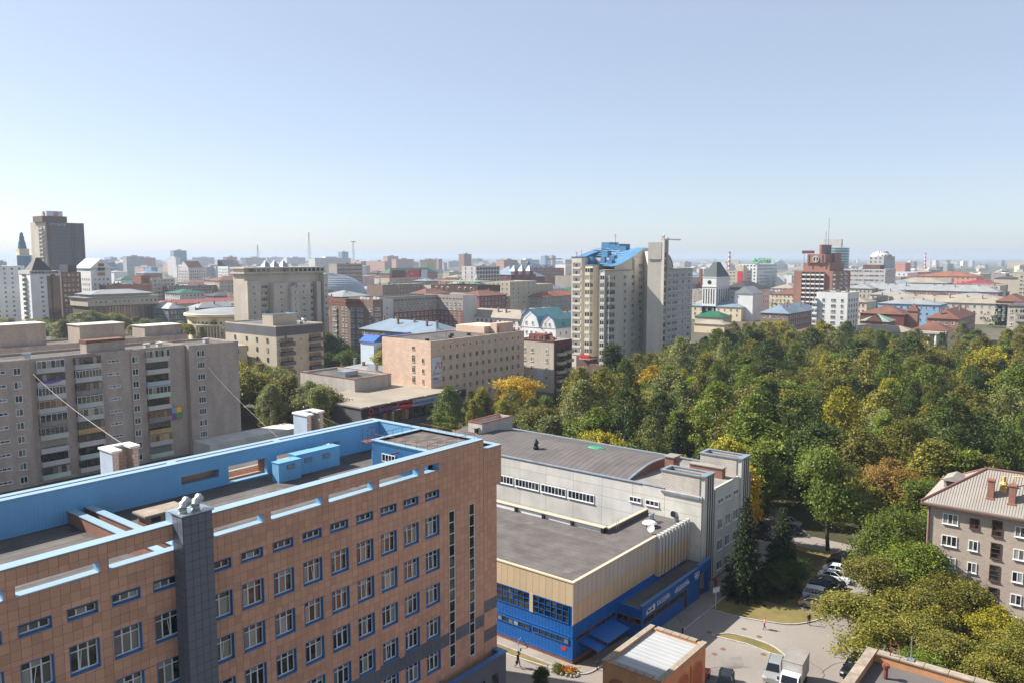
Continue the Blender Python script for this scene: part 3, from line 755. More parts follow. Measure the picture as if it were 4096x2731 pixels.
MB().tube([(50.2, 53.2, 28.9), (50.15, 52.0, 27.6)], .035, 5).build('drain_rod', 'revealblue', tan)
rl = MB()
def rail(pts, z, h=.55, step=1.3, r=.02):
    for k in range(len(pts) - 1):
        p, q = Vector((*pts[k], z)), Vector((*pts[k + 1], z)); l = (q - p).length; n = max(1, round(l / step))
        for i in range(n + 1): c = p.lerp(q, i / n); rl.tube([c, c + Vector((0, 0, h))], r, 4)
        rl.tube([p + Vector((0, 0, h)), q + Vector((0, 0, h))], r, 4)
rail([(50.5, 57.2), (50.5, 50.1), (56.7, 49.9), (56.7, 57.2), (51.6, 57.2)], 29.6)
rl.build('roof_railing', 'rustpipe', tan)
hd = MB()
for dx in (0, .9):
    hd.tube([(50.1, 57.7 + dx * .0, 29.3), (50.1, 57.7, 30.6), (50.2, 57.75, 30.7), (51.0, 57.75, 30.7), (51.05, 57.75, 30.6), (51.05, 57.75, 29.6)] if dx == 0 else [(50.1, 58.5, 29.0), (50.1, 58.5, 30.6), (51.05, 58.5, 30.6), (51.05, 58.5, 29.3)], .035, 5)
hd.box(50.0, 51.1, 57.6, 58.6, 29.28, 29.34)
hd.build('roof_ladder_landing', 'rustpipe', tan)
# blue boxes on the roof
for (x0, x1, y0_, y1_, z1, vs) in ((41.6, 44.0, 60.0, 61.0, 28.56, [42.9]), (44.02, 49.1, 60.75, 61.85, 28.72, [45.4, 47.5])):
    o = MB().box(x0, x1, y0_, y1_, ZR + .01, z1).box(x0 - .05, x1 + .05, y0_ - .05, y1_ + .05, z1 + .005, z1 + .06).build('vent_housing', 'skyblue', tan)
    for x in vs:
        MB().box(x - .42, x + .42, y0_ - .05, y0_, 27.85, 28.3).build('grille_frame', 'revealblue', o)
        MB().box(x - .36, x + .36, y0_ - .06, y0_ - .051, 27.91, 28.24).build('grille', 'concrete_d', o)
# beams and brick shaft left of it
for x in (25.0, 26.25):
    o = MB().box(x, x + .5, YF + PT + .02, 63.25, ZR, 27.75).build('roof_curb', 'rbrick', tan)
    MB().box(x - .06, x + .56, YF + PT + .02, 63.25, 27.755, 27.83).build('curb_coping', 'coping', o)
sh = MB().box(27.3, 30.1, 55.7, 57.0, ZR, 28.3).build('brick_shaft', 'rbrick', tan)
MB().box(27.05, 30.3, 55.4, 57.3, 28.31, 28.44).build('shaft_cap', 'stonecap', sh)
for x in (28.0, 29.3): MB().box(x - .35, x + .35, 55.68, 55.72, 27.8, 28.1).build('shaft_vent', 'black', sh)
# slate pillar
pil = MB().box(25.72, 27.78, 47.67, YF, 0, 30.35).build('pillar', 'grout_blue', tan)
tmb = tile_mesh(.495, .58, 'tile_blue'); tms = tile_mesh(.62, .58, 'tile_blue')
for j in range(40):
    z = 30.3 - (j + 1) * .6
    for i in range(4): put('slate_tile', tmb, pil, (25.74 + i * .512, 47.67, z))
    for i in range(2): put('slate_tile', tms, pil, (25.72, 49.0 - .02 - i * .645, z), R(-90))
MB().box(25.62, 27.88, 47.57, 47.97, 30.36, 30.45).box(25.62, 25.97, 47.98, 49.3, 30.36, 30.45).box(27.53, 27.88, 47.98, 49.3, 30.36, 30.45).box(25.98, 27.5, 48.0, 49.2, 30.2, 30.36).build('pillar_coping', 'galv', pil)
pz = MB().face([(25.72, YF, ZP + .08), (25.72, YF + PT, ZP + .08), (25.72, YF + PT, 30.35), (25.72, YF, 30.35)][::-1]).box(25.75, 27.78, YF + .01, YF + PT, ZP + .09, 30.34).build('pillar_head', 'coping', pil)
# foil wrapped duct elbows on the pillar
def elbow(x, y, z, s):
    b = MB(); pts = []; rad = []
    for k in range(9):
        t = k / 8; a = t * R(100)
        pts.append((x + s * .55 * (1 - math.cos(a)), y + .05 * k, z + .25 + .42 * math.sin(a))); rad.append(.27 + .05 * math.sin(k * 2.1) + (.06 if k > 6 else 0))
    b.tube([(x, y, z - .05)] + pts, [.3] + rad, 10)
    me = smooth(b.mesh('duct', 'foil'))
    return put('duct_elbow', me)
for x in (26.05, 26.95):
    o = elbow(x, 48.25, 30.36, .9); tag(o, ('foil wrapped duct elbow at the left on the slate pillar top' if x < 26.5 else 'foil wrapped duct elbow at the right on the slate pillar top'), 'duct', 'foil duct elbows on the pillar')
# orange steel frames behind the parapet slots
for x0, x1 in ((16.4, 17.0), (19.2, 21.4), (21.6, 23.2), (24.6, 24.95), (28.7, 31.6)):
    f = MB()
    for y in (50.2, 50.9): f.box(x0, x1, y, y + .09, 27.25, 27.38)
    n = max(1, round((x1 - x0) / .65))
    for k in range(n + 1): x = x0 + (x1 - x0) * k / n; f.box(x - .04, x + .04, 50.29, 50.9, 27.26, 27.37)
    for k in (0, 1): f.box(x0 + .02 + k * (x1 - x0 - .12), x0 + .1 + k * (x1 - x0 - .12), 50.22, 50.28, ZR, 27.25)
    o = f.build('steel_frame', 'rust'); tag(o, {16.4: 'orange steel frame end behind the leftmost parapet slot', 19.2: 'orange ladder frame at the right of the long slot near the left edge', 21.6: 'orange ladder frame in the slot just left of the slate pillar', 24.6: 'single orange rail beside the slate pillar', 28.7: 'long orange ladder frame in the slot right of the slate pillar'}[x0], 'frame', 'orange frames behind the parapet slots')
# vestibule with a sunken roof at the foot of the facade
vb = MB().box(44, 58.7, 47.6, 48.0, 0, 8.0).box(58.3, 58.7, 48.01, 53, 0, 8.0).box(44, 58.25, 48.02, 48.95, 6.6, 6.75)
ve = vb.build('entrance_block', 'tile_blue', tan)
MB().box(43.9, 58.85, 47.5, 48.1, 8.01, 8.08).box(58.2, 58.85, 48.12, 53.1, 8.01, 8.08).build('entrance_coping', 'revealblue', ve)
for x in (54.5, 56.5): MB().box(x, x + 1.0, 47.56, 47.59, 1.2, 6.4).build('entrance_glazing', 'darkglass', ve)

# white brick wing behind it
M['w_pale'] = mat('pale_blue_sheet', C(176, 194, 210), .6, .06, .6, .04, 4, streak=.08)
wing = T('white_brick_wing', 'white brick wing with two U-shaped shafts behind the blue roof wall', 'building', (0, 0, 0))
b = MB(); shell(b, 30, 7.2, 27.0, .3, x0=29.6, y0=66.4); b.build('wall', 'wbrick', wing)
MB().box(29.95, 59.2, 66.75, 73.2, 26.5, 26.7).build('roof', 'bitumen', wing)
for x in (31.6, 52.3):
    s = MB().box(x, x + .5, 70.0, 72.4, 26.7, 29.95).box(x + .5, x + 2.5, 71.9, 72.4, 26.7, 29.95).box(x + 2.1, x + 2.6, 70.6, 71.89, 26.7, 29.95).build('shaft', 'wbrick', wing)
    MB().box(x - .12, x + .8, 69.88, 71.8, 29.96, 30.14).box(x - .12, x + 2.72, 71.82, 72.52, 29.96, 30.14).box(x + 1.8, x + 2.72, 70.48, 71.8, 29.96, 30.14).build('shaft_coping', 'white', s)
    MB().box(x - .03, x - .004, 70.0, 72.4, 26.7, 29.9).build('shaft_sheet', 'w_pale', s)
    for dx, dy in ((-1.2, 68.2), (.6, 67.2), (3.2, 69.2), (4.4, 70.4)):
        MB().box(x + dx, x + dx + 2.4, dy, dy + .45, 26.71, 27.25).build('roof_curb', 'white', s)

# ================================================================== swimming pool building
pool = T('swimming_pool_building', 'flat roofed swimming pool hall clad in beige sheet over cobalt blue', 'building', (0, 0, 0))
PX, PY = 73.3, 49.5; PYB = 92.0
MB().box(PX, 90.9, PY, PYB, 0, 9.2).box(90.91, 102.1, PY, 56.1, 0, 9.2).build('wall', 'cobalt', pool)
MB().box(90.92, 102.15, 56.12, PYB, 0, 3.6).build('link_roof', 'bitumen', pool)
rf = MB().box(PX + .25, 90.9, PY + .25, PYB, 9.21, 9.42).box(90.91, 102.1, PY + .25, 56.1, 9.21, 9.419).build('roof', 'bitumen2', pool)
MB().box(PX - .12, PX + .3, PY - .12, PYB, 9.72, 9.86).box(PX + .31, 93.2, PY - .12, PY + .3, 9.72, 9.86).box(PX, PX + .25, PY, PYB, 9.2, 9.71).box(PX + .26, 101.9, PY, PY + .25, 9.2, 9.71).build('coping', 'cream', pool)
pan = MB().box(0, .93, -.05, 0, 0, 2.78).mesh('cladding_sheet', 'beige'); 
for k in range(44): put('cladding_sheet', pan, pool, (PX - .005, PY + .02 + (k + 1) * .96, 6.93), R(-90))
pan2 = MB().box(0, .93, -.05, 0, 0, 2.6).mesh('cladding_sheet', 'beige_p'); pan3 = MB().box(0, .93, -.05, 0, 0, 2.36).mesh('cladding_sheet', 'beige')
for k in range(20): put('cladding_sheet', pan2, pool, (PX + .02 + k * .98, PY - .005, 7.11)); put('cladding_sheet', pan3, pool, (PX + .02 + k * .98, PY - .005, 4.72))
MB().box(PX - .07, PX + .02, PY - .07, PY + .02, 4.7, 9.7).build('corner_trim', 'cream', pool)
fin_me = MB().box(0, .52, -.55, 0, 0, 3.15, 1).box(0, .52, -.55, 0, 3.15, 5.75, 0).mesh('facade_fin', ['whitepaint', 'beige'])
for k in range(10): put('facade_fin', fin_me, pool, (93.1 + k * .93, PY - .005, 4.25))
MB().box(93.0, 102.1, PY - .03, PY, 4.25, 9.9, 0).build('fin_backing', 'beige', pool)
# window bands on the side face
for k in range(7):
    ya = PY + .55 + k * 5.72; yb = ya + 5.15
    f = MB(); x = PX - .03
    f.box(x - .06, x, ya, yb, 4.68, 4.8); f.box(x - .06, x, ya, yb, 6.82, 6.9)
    for i in range(7): y = ya + (yb - ya) * i / 6; f.box(x - .07, x, y - .035, y + .035, 4.8, 6.82)
    for j in (1, 2): f.box(x - .05, x, ya, yb, 4.8 + 2.02 * j / 3 - .03, 4.8 + 2.02 * j / 3 + .03)
    wd = f.build('window', 'cobalt', pool)
    for i in range(6):
        for j in range(3):
            y0_ = ya + (yb - ya) * i / 6; z0_ = 4.8 + 2.02 * j / 3; ti = rng.uniform(-.003, .003)
            MB().face([(x - .012 + ti, y0_ + .86, z0_), (x - .012 - ti, y0_, z0_), (x - .012 - ti, y0_, z0_ + .67), (x - .012 + ti, y0_ + .86, z0_ + .67)]).build('pane', 'darkglass', wd)
    if k: MB().box(PX - .1, PX - .005, ya - .55, ya - .02, 4.66, 6.92).build('pilaster', 'cream', pool)
    # ribbon below
    g_ = MB(); g_.box(x - .08, x, ya, yb, 2.22, 2.3); g_.box(x - .08, x, ya, yb, 2.88, 2.97)
    for i in range(7): y = ya + (yb - ya) * i / 6; g_.box(x - .08, x, y - .04, y + .04, 2.3, 2.88)
    wr = g_.build('window', 'cobalt', pool)
    for i in range(6): y0_ = ya + (yb - ya) * i / 6; MB().face([(x - .01, y0_ + .86, 2.3), (x - .01, y0_, 2.3), (x - .01, y0_, 2.88), (x - .01, y0_ + .86, 2.88)]).build('pane', 'glass', wr)
MB().box(PX - .06, PX - .001, PY, PYB, 3.2, 3.27).box(PX - .08, PX - .001, PY, PYB, .45, .55).build('trim_strip', 'cobalt', pool)
MB().box(PX - .05, PX, PY - .05, PYB, 0, .44).box(PX + .01, 83, PY - .05, PY, 0, .44).build('plinth', 'redtrim', pool)
MB().box(PX - .04, PX - .005, PY + .9, PY + 1.5, 1.3, 1.75).build('notice_plate', 'sign_red', pool)
# front ribbon
rb = MB().box(74.0, 82.6, PY - .03, PY, 2.5, 3.0).build('front_ribbon_window', 'redtrim', pool)
for k in range(14): MB().box(74.05 + k * .61, 74.58 + k * .61, PY - .045, PY - .031, 2.55, 2.95).build('pane', 'darkglass', rb)
# entrance block
EX0, EX1, EY = 83.2, 99.3, 45.95
MB().box(EX0, EX1, EY, PY, 0, 3.9).box(EX0, EX1, EY, EY + .25, 3.91, 4.45).box(EX0, EX0 + .25, EY + .26, PY, 3.91, 4.0).build('entrance_block', 'cobalt', pool)
MB().box(EX0 + .3, EX1 + 2.6, EY + .3, PY - .6, 3.91, 3.96).build('entrance_roof', 'bitumen', pool)
MB().box(EX0 - .08, EX1, EY - .1, EY + .33, 4.455, 4.52).box(EX1 - .6, EX1 + 3.3, EY - .2, EY + .25, 4.6, 4.95).build('entrance_coping', 'revealblue', pool)
MB().box(EX1 + .01, EX1 + 3.2, EY - .1, EY + .2, 3.4, 4.59).box(EX1 + 2.5, EX1 + 3.1, EY - .1, EY + .5, 0, 3.39).build('gateway', 'cobalt', pool)
MB().box(EX1 + .02, EX1 + 3.1, EY + 1.6, EY + 1.7, 0, 3.9).build('porch_back', 'black', pool)
rb2 = MB().box(EX0 + .3, EX1 - 4.0, EY - .03, EY, 1.95, 2.72).box(EX1 - 4.7, EX1 - 3.95, EY - .035, EY, .1, 1.94).box(EX0 - .03, EX0, EY + .1, PY - .1, 1.95, 2.72).build('ribbon_window', 'redtrim', pool)
for k in range(13): MB().box(EX0 + .38 + k * .9, EX0 + 1.2 + k * .9, EY - .05, EY - .031, 2.02, 2.65).build('pane', 'darkglass', rb2)
for k in range(4): MB().box(EX0 - .05, EX0 - .031, EY + .2 + k * .84, EY + .95 + k * .84, 2.02, 2.65).build('pane', 'darkglass', rb2)
MB().box(EX1 - 4.62, EX1 - 4.03, EY - .055, EY - .036, .2, 1.85).build('door', 'darkglass', rb2)
MB().tube([(EX0 - .06, EY + .06, .1), (EX0 - .06, EY + .06, 4.3)], .05, 6).build('downpipe', 'cobalt', pool)
lettering('lettering', 'БАССЕЙН', .84, 'poster', pool, (86.85, EY - .05, 3.22), FRONT, .06, .86)
lettering('lettering', '«ВОДОЛЕЙ»', .84, 'poster', pool, (91.7, EY - .05, 3.22), FRONT, .06, .84)
lg = MB().face([(84.1, EY - .03, 3.0), (86.4, EY - .03, 3.0), (86.5, EY - .03, 3.5), (86.2, EY - .03, 3.9), (85.6, EY - .03, 3.62), (84.9, EY - .03, 3.7), (84.3, EY - .03, 3.45)]).build('emblem', 'poster', pool)
MB().face([(84.6, EY - .036, 3.15), (86.0, EY - .036, 3.2), (85.9, EY - .036, 3.55), (85.2, EY - .036, 3.42), (84.6, EY - .036, 3.5)]).build('emblem_field', 'sign_blue', lg)
MB().face([(85.0, EY - .042, 3.2), (85.25, EY - .042, 3.2), (85.5, EY - .042, 3.52), (85.3, EY - .042, 3.55)]).build('emblem_bolt', 'sign_yellow', lg)
rgs = MB()
for (cx, cz) in ((97.75, 3.72), (98.25, 3.74), (98.75, 3.76), (98.0, 3.4), (98.5, 3.42)):
    rgs.tube([(cx + .27 * math.cos(t * R(30)), EY - .05, cz + .3 * math.sin(t * R(30))) for t in range(13)], .045, 4, cap=False)
rgs.build('ring_emblem', 'poster', pool)
# blue awnings by the corner
for (x0, x1, yb_, h0, h1) in ((74.4, 76.2, 46.7, 1.9, 2.25), (76.3, 81.4, 46.6, 2.2, 2.55)):
    aw = MB(); n = 6
    for k in range(n):
        t0, t1 = k / n, (k + 1) / n; f_ = lambda t: (PY - .02 + (yb_ - PY) * t, h1 - (h1 - h0) * t * t)
        (ya, za), (yb2, zb2) = f_(t0), f_(t1)
        aw.face([(x0, yb2, zb2), (x1, yb2, zb2), (x1, ya, za), (x0, ya, za)]); aw.face([(x0, ya, za - .05), (x1, ya, za - .05), (x1, yb2, zb2 - .05), (x0, yb2, zb2 - .05)])
    aw.tube([(x0 + .1, yb_ + .1, 0), (x0 + .1, yb_ + .1, h0)], .05, 6).tube([(x1 - .1, yb_ + .1, 0), (x1 - .1, yb_ + .1, h0)], .05, 6)
    aw.build('awning', 'cobalt', pool)
for k in range(17):
    MB().box(73.62 + k, 74.58 + k, 50.0 + rng.uniform(0, .3), 91.8, 9.421, 9.432 + .002 * (k % 2)).build('felt_strip', 'strip', rf)
for (x, y, w_, d_) in ((76, 52, 1.4, 1.0), (80.4, 60, .8, 2.2), (84.5, 53.5, 1.2, .8), (87, 66, 1.5, 1.2)): MB().box(x, x + w_, y, y + d_, 9.436, 9.441).build('felt_repair', 'patch', rf)
# things on the pool roof
lw = MB()
for k in range(7):
    y0_ = 56.3 + k * 5.0
    MB().box(90.6 - k * .05, 90.85 - k * .05, y0_ + .25, y0_ + 5.0, 9.43, 10.0).build('upstand_panel', 'white', rf)
    MB().box(90.35 - k * .05, 91.05 - k * .05, y0_ - .2, y0_ + .24, 9.43, 10.15).build('upstand_post', 'black', rf)
MB().box(90.3, 91.1, 56.05, 92, 10.16, 10.26).box(91.11, 101.9, 55.6, 56.1, 10.0, 10.14).build('upstand_coping', 'cream', rf)
MB().box(91.0, 102, 55.62, 56.08, 9.43, 9.99).build('upstand_wall', 'bitumen2', rf)
for i, x in enumerate((98.6, 99.25)):
    v_ = T('roof_vent', ('left' if i == 0 else 'right') + ' one of two short galvanised vent pipes on the pool roof', 'vent', (x, 53.4, 9.43), 0, 'twin vent pipes on the pool roof')
    MB().tube([(0, 0, .1), (0, 0, 1.0)], .16, 10).build('pipe', 'galv', v_); MB().lathe([(.3, 1.0), (.24, 1.18), (0, 1.34)], 12).build('cowl', 'galv', v_); MB().box(-.3, .3, -.3, .3, 0, .22).build('base', 'black', v_)
v_ = T('mushroom_vent', 'wide white mushroom vent cap on the pool roof', 'vent', (96.9, 52.6, 9.43))
MB().lathe([(1.05, .52), (.8, .72), (.3, .86), (0, .88)], 20).lathe([(1.05, .52), (0, .5)], 20).build('cap', 'white', v_); MB().tube([(0, 0, 0), (0, 0, .55)], .5, 14).build('base', 'black', v_)
v_ = T('satellite_dish', 'small white satellite dish near the fins on the pool roof', 'dish', (94.4, 51.0, 9.43))
MB().tube([(0, 0, 0), (0, 0, .6)], .05, 6).tube([(0, 0, .6), (-.45, .1, .75)], .03, 5).build('mast', 'white', v_)
dm = MB(); dm.lathe([(0, 0), (.3, .05), (.55, .18)], 16); dme = dm.mesh('dish', 'dish'); d_ = put('dish', dme, v_, (.05, .0, .75)); d_.rotation_euler = (0, R(-65), 0)
v_ = T('duct_cowl', 'fat curved metal duct opening at the far corner of the pool roof', 'duct', (100.9, 50.7, 9.43))
me = smooth(MB().tube([(0.35, 0, 0), (.35, 0, .55), (.2, 0, .95), (-.15, .05, 1.2), (-.5, .1, 1.25)], [.38, .38, .4, .42, .46], 14, cap=False).mesh('duct', 'galv')); put('duct', me, v_)
MB().lathe([(0, 0), (.4, 0)], 14).build('duct_mouth', 'black', v_, (-.42, .09, 1.25)).rotation_euler = (0, R(-84), 0)
v_ = T('roof_ladder', 'white hooped ladder rails over the upstand on the pool roof', 'ladder', (92.6, 55.9, 9.43))
for dx in (0, .55): MB().tube([(dx, -.5, 0), (dx, -.5, 1.5), (dx, -.3, 1.8), (dx, .1, 1.8), (dx, .35, 1.5), (dx, .35, .6)], .03, 5).build('rail', 'cream', v_)

# ================================================================== grey panel hall
hall = T('grey_panel_hall', 'large light grey concrete panel hall with low curved roof', 'building', (0, 0, 0))
HX, HY0, HY1, HW, HZ = 102.2, 47.3, 100.0, 18.0, 13.55
b = MB(); b.box(HX + .05, HX + HW - .05, HY0 + .05, HY1, 0, HZ - .15); b.build('wall', 'concrete_d', hall)
pys = [HY0] + [53.1 + 5.35 * k for k in range(10)]
zs = [0, 1.2, 3.6, 6.0, 7.2, 8.6, 9.55, 10.6, 12.0, HZ - .1]
bays = [(56.9, 58.95, 10.6, 11.4), (54.0, 56.2, 10.6, 11.4)] + [(65.2 + 5.35 * k, 70.1 + 5.35 * k, 8.95, 10.25) for k in range(7)]
for i in range(len(pys) - 1):
    ya, yb = pys[i], pys[i + 1]
    rows = [0, 1.2, 3.6, 6.0, 8.7, 10.45, 12.0, HZ - .1]
    for j in range(len(rows) - 1):
        rs = [(ya + .02, yb - .02, rows[j] + .02, rows[j + 1] - .02)]
        for h in bays: rs = [q for r in rs for q in sub_rect(r, h, .0)]
        for r in rs: MB().box(HX, HX + .06, r[0], r[1], r[2], r[3]).build('wall_panel', 'concrete', hall)
for k, h in enumerate(bays):
    w = h[1] - h[0]; me = win_mesh(round(w, 2), round(h[3] - h[2], 2), 7 if w > 3 else 3, 0, 'white', 'darkglass', .1, True, .08)
    put('window', me, hall, (HX - .005, (h[0] + h[1]) / 2, h[2]), R(-90))
# end face looking towards the yard
for j, (za, zb) in enumerate(((0, 3.4), (3.4, 6.9), (6.9, 10.4), (10.4, 13.4))):
    for i in range(3): MB().box(HX + 4.5 + i * 3.6, HX + 8.08 + i * 3.6, HY0, HY0 + .06, za + .02, zb - .02).build('wall_panel', 'concrete', hall)
for zb, hh in ((11.0, .75), (7.1, 1.6), (3.9, 1.6), (.9, 1.4)):
    for x in (107.6, 110.3, 113.2): put('window', win_mesh(1.7, hh, 3, 0, 'white', 'glass', .09, True, .08), hall, (x + .9, HY0 - .005, zb))
# shallow vault roof + gable
vr = MB(); n = 14; prof = []
for k in range(n + 1):
    t = k / n; prof.append((HX + .5 + (HW - 1.0) * t, HZ + .05 + 1.25 * math.sin(math.pi * t)))
for k in range(n):
    (xa, za), (xb, zb) = prof[k], prof[k + 1]
    vr.face([(xa, 59.6, za), (xb, 59.6, zb), (xb, HY1, zb), (xa, HY1, za)])
vro = vr.build('vault_roof', 'bitumen2', hall)
for k in range(36):
    sm = MB(); y = 60.6 + k * 1.08
    for q in range(n):
        (xa, za), (xb, zb) = prof[q], prof[q + 1]; sm.face([(xa, y, za + .012), (xb, y, zb + .012), (xb, y + .09, zb + .012), (xa, y + .09, za + .012)])
    sm.build('felt_seam', 'seam', vro)
gb = MB()
gb.face([(p[0], 59.6, p[1]) for p in prof[::-1]] + [(HX + .5, 59.6, HZ - .6), (HX + HW - .5, 59.6, HZ - .6)]); gb.build('gable_wall', 'rbrick', hall)
ge = MB()
for q in range(n):
    (xa, za), (xb, zb) = prof[q], prof[q + 1]; ge.face([(xa, 59.35, za + .1), (xb, 59.35, zb + .1), (xb, 59.7, zb + .1), (xa, 59.7, za + .1)]); ge.face([(xa, 59.35, za - .1), (xb, 59.35, zb - .1), (xb, 59.35, zb + .1), (xa, 59.35, za + .1)])
ge.build('gable_flashing', 'galv', hall)
MB().box(HX - .12, HX + .5, 57, HY1, HZ, HZ + .14).box(HX + HW - .5, HX + HW + .1, 55, HY1, HZ, HZ + .16).box(HX - .05, HX + .3, 53.2, 56.98, HZ, HZ + .12).build('eaves_flashing', 'galv', hall)
MB().box(HX + .3, HX + HW - .3, HY0 + .3, 59.5, HZ - .5, HZ - .2).build('low_roof', 'bitumen', hall)
MB().box(HX + 4.6, HX + 13, HY0, HY0 + .3, 13.4, 13.62).build('parapet_cap', 'concrete', hall)
# white brick boxes with slotted corner piers
for (x0, x1) in ((102.3, 105.3), (115.2, 118.3)):
    bx_ = MB(); shell(bx_, x1 - x0, 6.0, 16.2, .35, .3, z0=12.9 if x0 > 110 else 13.3, x0=x0, y0=47.75); o = bx_.build('brick_box', 'wbrick', hall)
    MB().box(x0 - .15, x0 + .35, 47.7, 53.9, 16.21, 16.36).box(x1 - .35, x1 + .15, 47.7, 53.9, 16.21, 16.36).box(x0 + .36, x1 - .36, 53.4, 53.9, 16.21, 16.36).box(x0 - .1, x1 + .25, 46.8, 47.69, 16.21, 16.4).build('box_coping', 'galv', o)
    MB().box(x0 + .3, x1 - .3, 48, 53.4, 15.7, 15.85).build('box_roof', 'bitumen', o)
    p = MB().box(x0 + .1, x1 + .1, 46.95, 47.74, 0, 16.2).build('corner_pier', 'concrete', hall)
    for k in range(3): MB().box(x0 + 1.0 + k * .72, x0 + 1.3 + k * .72, 46.9, 46.96, .2, 16.1).build('pier_rib', 'seam', p)
    MB().box(x1 + .09, x1 + .12, 47.1, 47.6, .2, 16.0).build('pier_rib', 'seam', p)
MB().box(102.0, 102.22, 47.6, 53.6, 12.95, 13.3).build('box_ledge', 'galv', hall)
o = T('brick_chimney', 'square red brick chimney with slab cap by the gable on the grey hall', 'chimney', (111.6, 56.6, HZ - .2))
MB().box(0, 2.2, 0, 1.5, 0, 2.3).build('stack', 'rbrick', o); MB().box(-.15, 2.35, -.15, 1.65, 2.31, 2.45).build('cap', 'concrete_d', o); MB().tube([(.5, -.1, 1.9), (1.2, -.16, 1.6), (.7, -.14, .9)], .07, 6).build('flue_pipe', 'rustpipe', o)
o = T('brick_duct_wall', 'long low red brick vent stack between the two white brick boxes', 'chimney', (112.6, 48.9, HZ - .2))
MB().box(0, 1.2, 0, 5.4, 0, 1.6).build('stack', 'rbrick', o); MB().box(-.15, 1.35, -.15, 5.55, 1.61, 1.74).build('cap', 'concrete_d', o)
o = T('stair_penthouse', 'open topped white brick stair box at the far end of the hall roof', 'stair box', (109.0, 94.0, HZ))
b = MB(); shell(b, 9, 3.4, 3.1, .9, .3); b.build('wall', 'wbrick', o); MB().box(-.1, 9.1, -.12, .32, 3.11, 3.22).box(-.1, .32, .33, 3.5, 3.11, 3.22).box(.33, 9.1, 3.1, 3.5, 3.11, 3.22).build('rim', 'rustpipe', o)
MB().box(-.02, -.01, .9, 1.9, .1, 2.1).build('doorway', 'black', o); MB().box(-.9, 0, .6, 2.2, 2.2, 2.32).build('door_slab', 'concrete_d', o)
o = T('roof_vent', 'stubby dark mushroom vent on the far left of the hall roof', 'vent', (106.8, 80.0, HZ + 1.0))
MB().lathe([(.5, 0), (.5, .3), (.35, .4), (.35, .9), (.55, 1.0), (.1, 1.7), (0, 1.7)], 14).build('body', 'black', o)
o = MB(); o.lathe([(.95, 0), (.8, .22), (.4, .34), (0, .3)], 12); me = o.mesh('tarp', mat('green_tarp', C(44, 150, 104), .5, .2, 3, .1)); me.transform(Matrix.Diagonal((.8, 1.9, 1, 1)))
t_ = put('tarpaulin', me, None, (112.6, 71.5, HZ + 1.2)); tag(t_, 'crumpled green tarpaulin lying on the curved hall roof', 'tarpaulin')
for dx, L_ in ((0, 2.6), (.5, 4.6)):
    MB().box(110.2 + dx, 110.9 + dx, 64.6, 64.6 + L_, HZ + 1.235, HZ + 1.27).build('felt_repair', 'patch', vro)
sheet_ = MB().box(122 - 12.6, 122, 96.2, 101, 0, 12.6); sheet_.box(105, 116.9, 100.3, 107, 0, 12.2).build('rear_annex', 'wbrick', hall)

# ================================================================== ochre kiosk with ribbed white roof
kio = T('ochre_arched_kiosk', 'small ochre building with blind arches and a white ribbed roof', 'building', (66.9, 34.75, 0))
KW, KD, KH = 10.1, 6.65, 5.45
b = MB(); shell(b, KW, KD, KH + .25, .5, .45); b.build('wall', 'ochre', kio)
rr_ = MB(); n = 12
for k in range(n):
    xa, xb = .46 + (KW - .92) * k / n, .46 + (KW - .92) * (k + 1) / n
    rr_.face([(xa, .46, KH - .05), (xb - .06, .46, KH - .05), (xb - .06, KD - .46, KH + .02), (xa, KD - .46, KH + .02)]); rr_.face([(xb - .06, .46, KH - .05), (xb - .03, .46, KH - .02), (xb - .03, KD - .46, KH + .05), (xb - .06, KD - .46, KH + .02)]); rr_.face([(xb - .03, .46, KH - .02), (xb, .46, KH - .05), (xb, KD - .46, KH + .02), (xb - .03, KD - .46, KH + .05)])
rr_.build('ribbed_roof', 'ribroof', kio)
cs = MB().box(0, .92, -.12, .5, 0, .13).mesh('coping_stone', 'stonecap')
for k in range(11):
    put('coping_stone', cs, kio, (k * .94 - .12, 0, KH + .27)); o = put('coping_stone', cs, kio, (k * .94 - .12, KD - .38, KH + .27))
for k in range(5):
    put('coping_stone', cs, kio, (0, 1.55 + .98 * (k + .35), KH + .272), R(-90)); put('coping_stone', cs, kio, (KW - .38, 1.55 + .98 * (k + .35), KH + .272), R(-90))
def arch_panel(w, h, mname):
    b = MB(); pts = [(-w / 2, 0, 0), (w / 2, 0, 0)] + [(w / 2 * math.cos(R(a)), 0, h - w / 2 + w / 2 * math.sin(R(a))) for a in range(0, 181, 15)]
    b.face(pts); q = [(x, -.07, z) for x, y, z in pts]
    for k in range(2, len(pts) - 1): b.face([(pts[k][0] * 1.12, -.08, (pts[k][2] - (h - w / 2)) * 1.12 + h - w / 2), (pts[k + 1][0] * 1.12, -.08, (pts[k + 1][2] - (h - w / 2)) * 1.12 + h - w / 2), (pts[k + 1][0], -.08, pts[k + 1][2]), (pts[k][0], -.08, pts[k][2])], 1)
    return b.mesh('blind_arch', [mname, 'ochre'])
am = arch_panel(2.3, 4.1, 'ochre_d')
for x in (1.7, 4.9, 8.2): put('blind_arch', am, kio, (x, -.012, .3))
put('blind_arch', am, kio, (-.012, 2.0, .3), R(-90)); put('blind_arch', am, kio, (-.012, 4.8, .3), R(-90))
MB().box(6.4, 6.75, -.05, 0, .2, 4.6).build('dark_slit', 'ochre_d', kio)

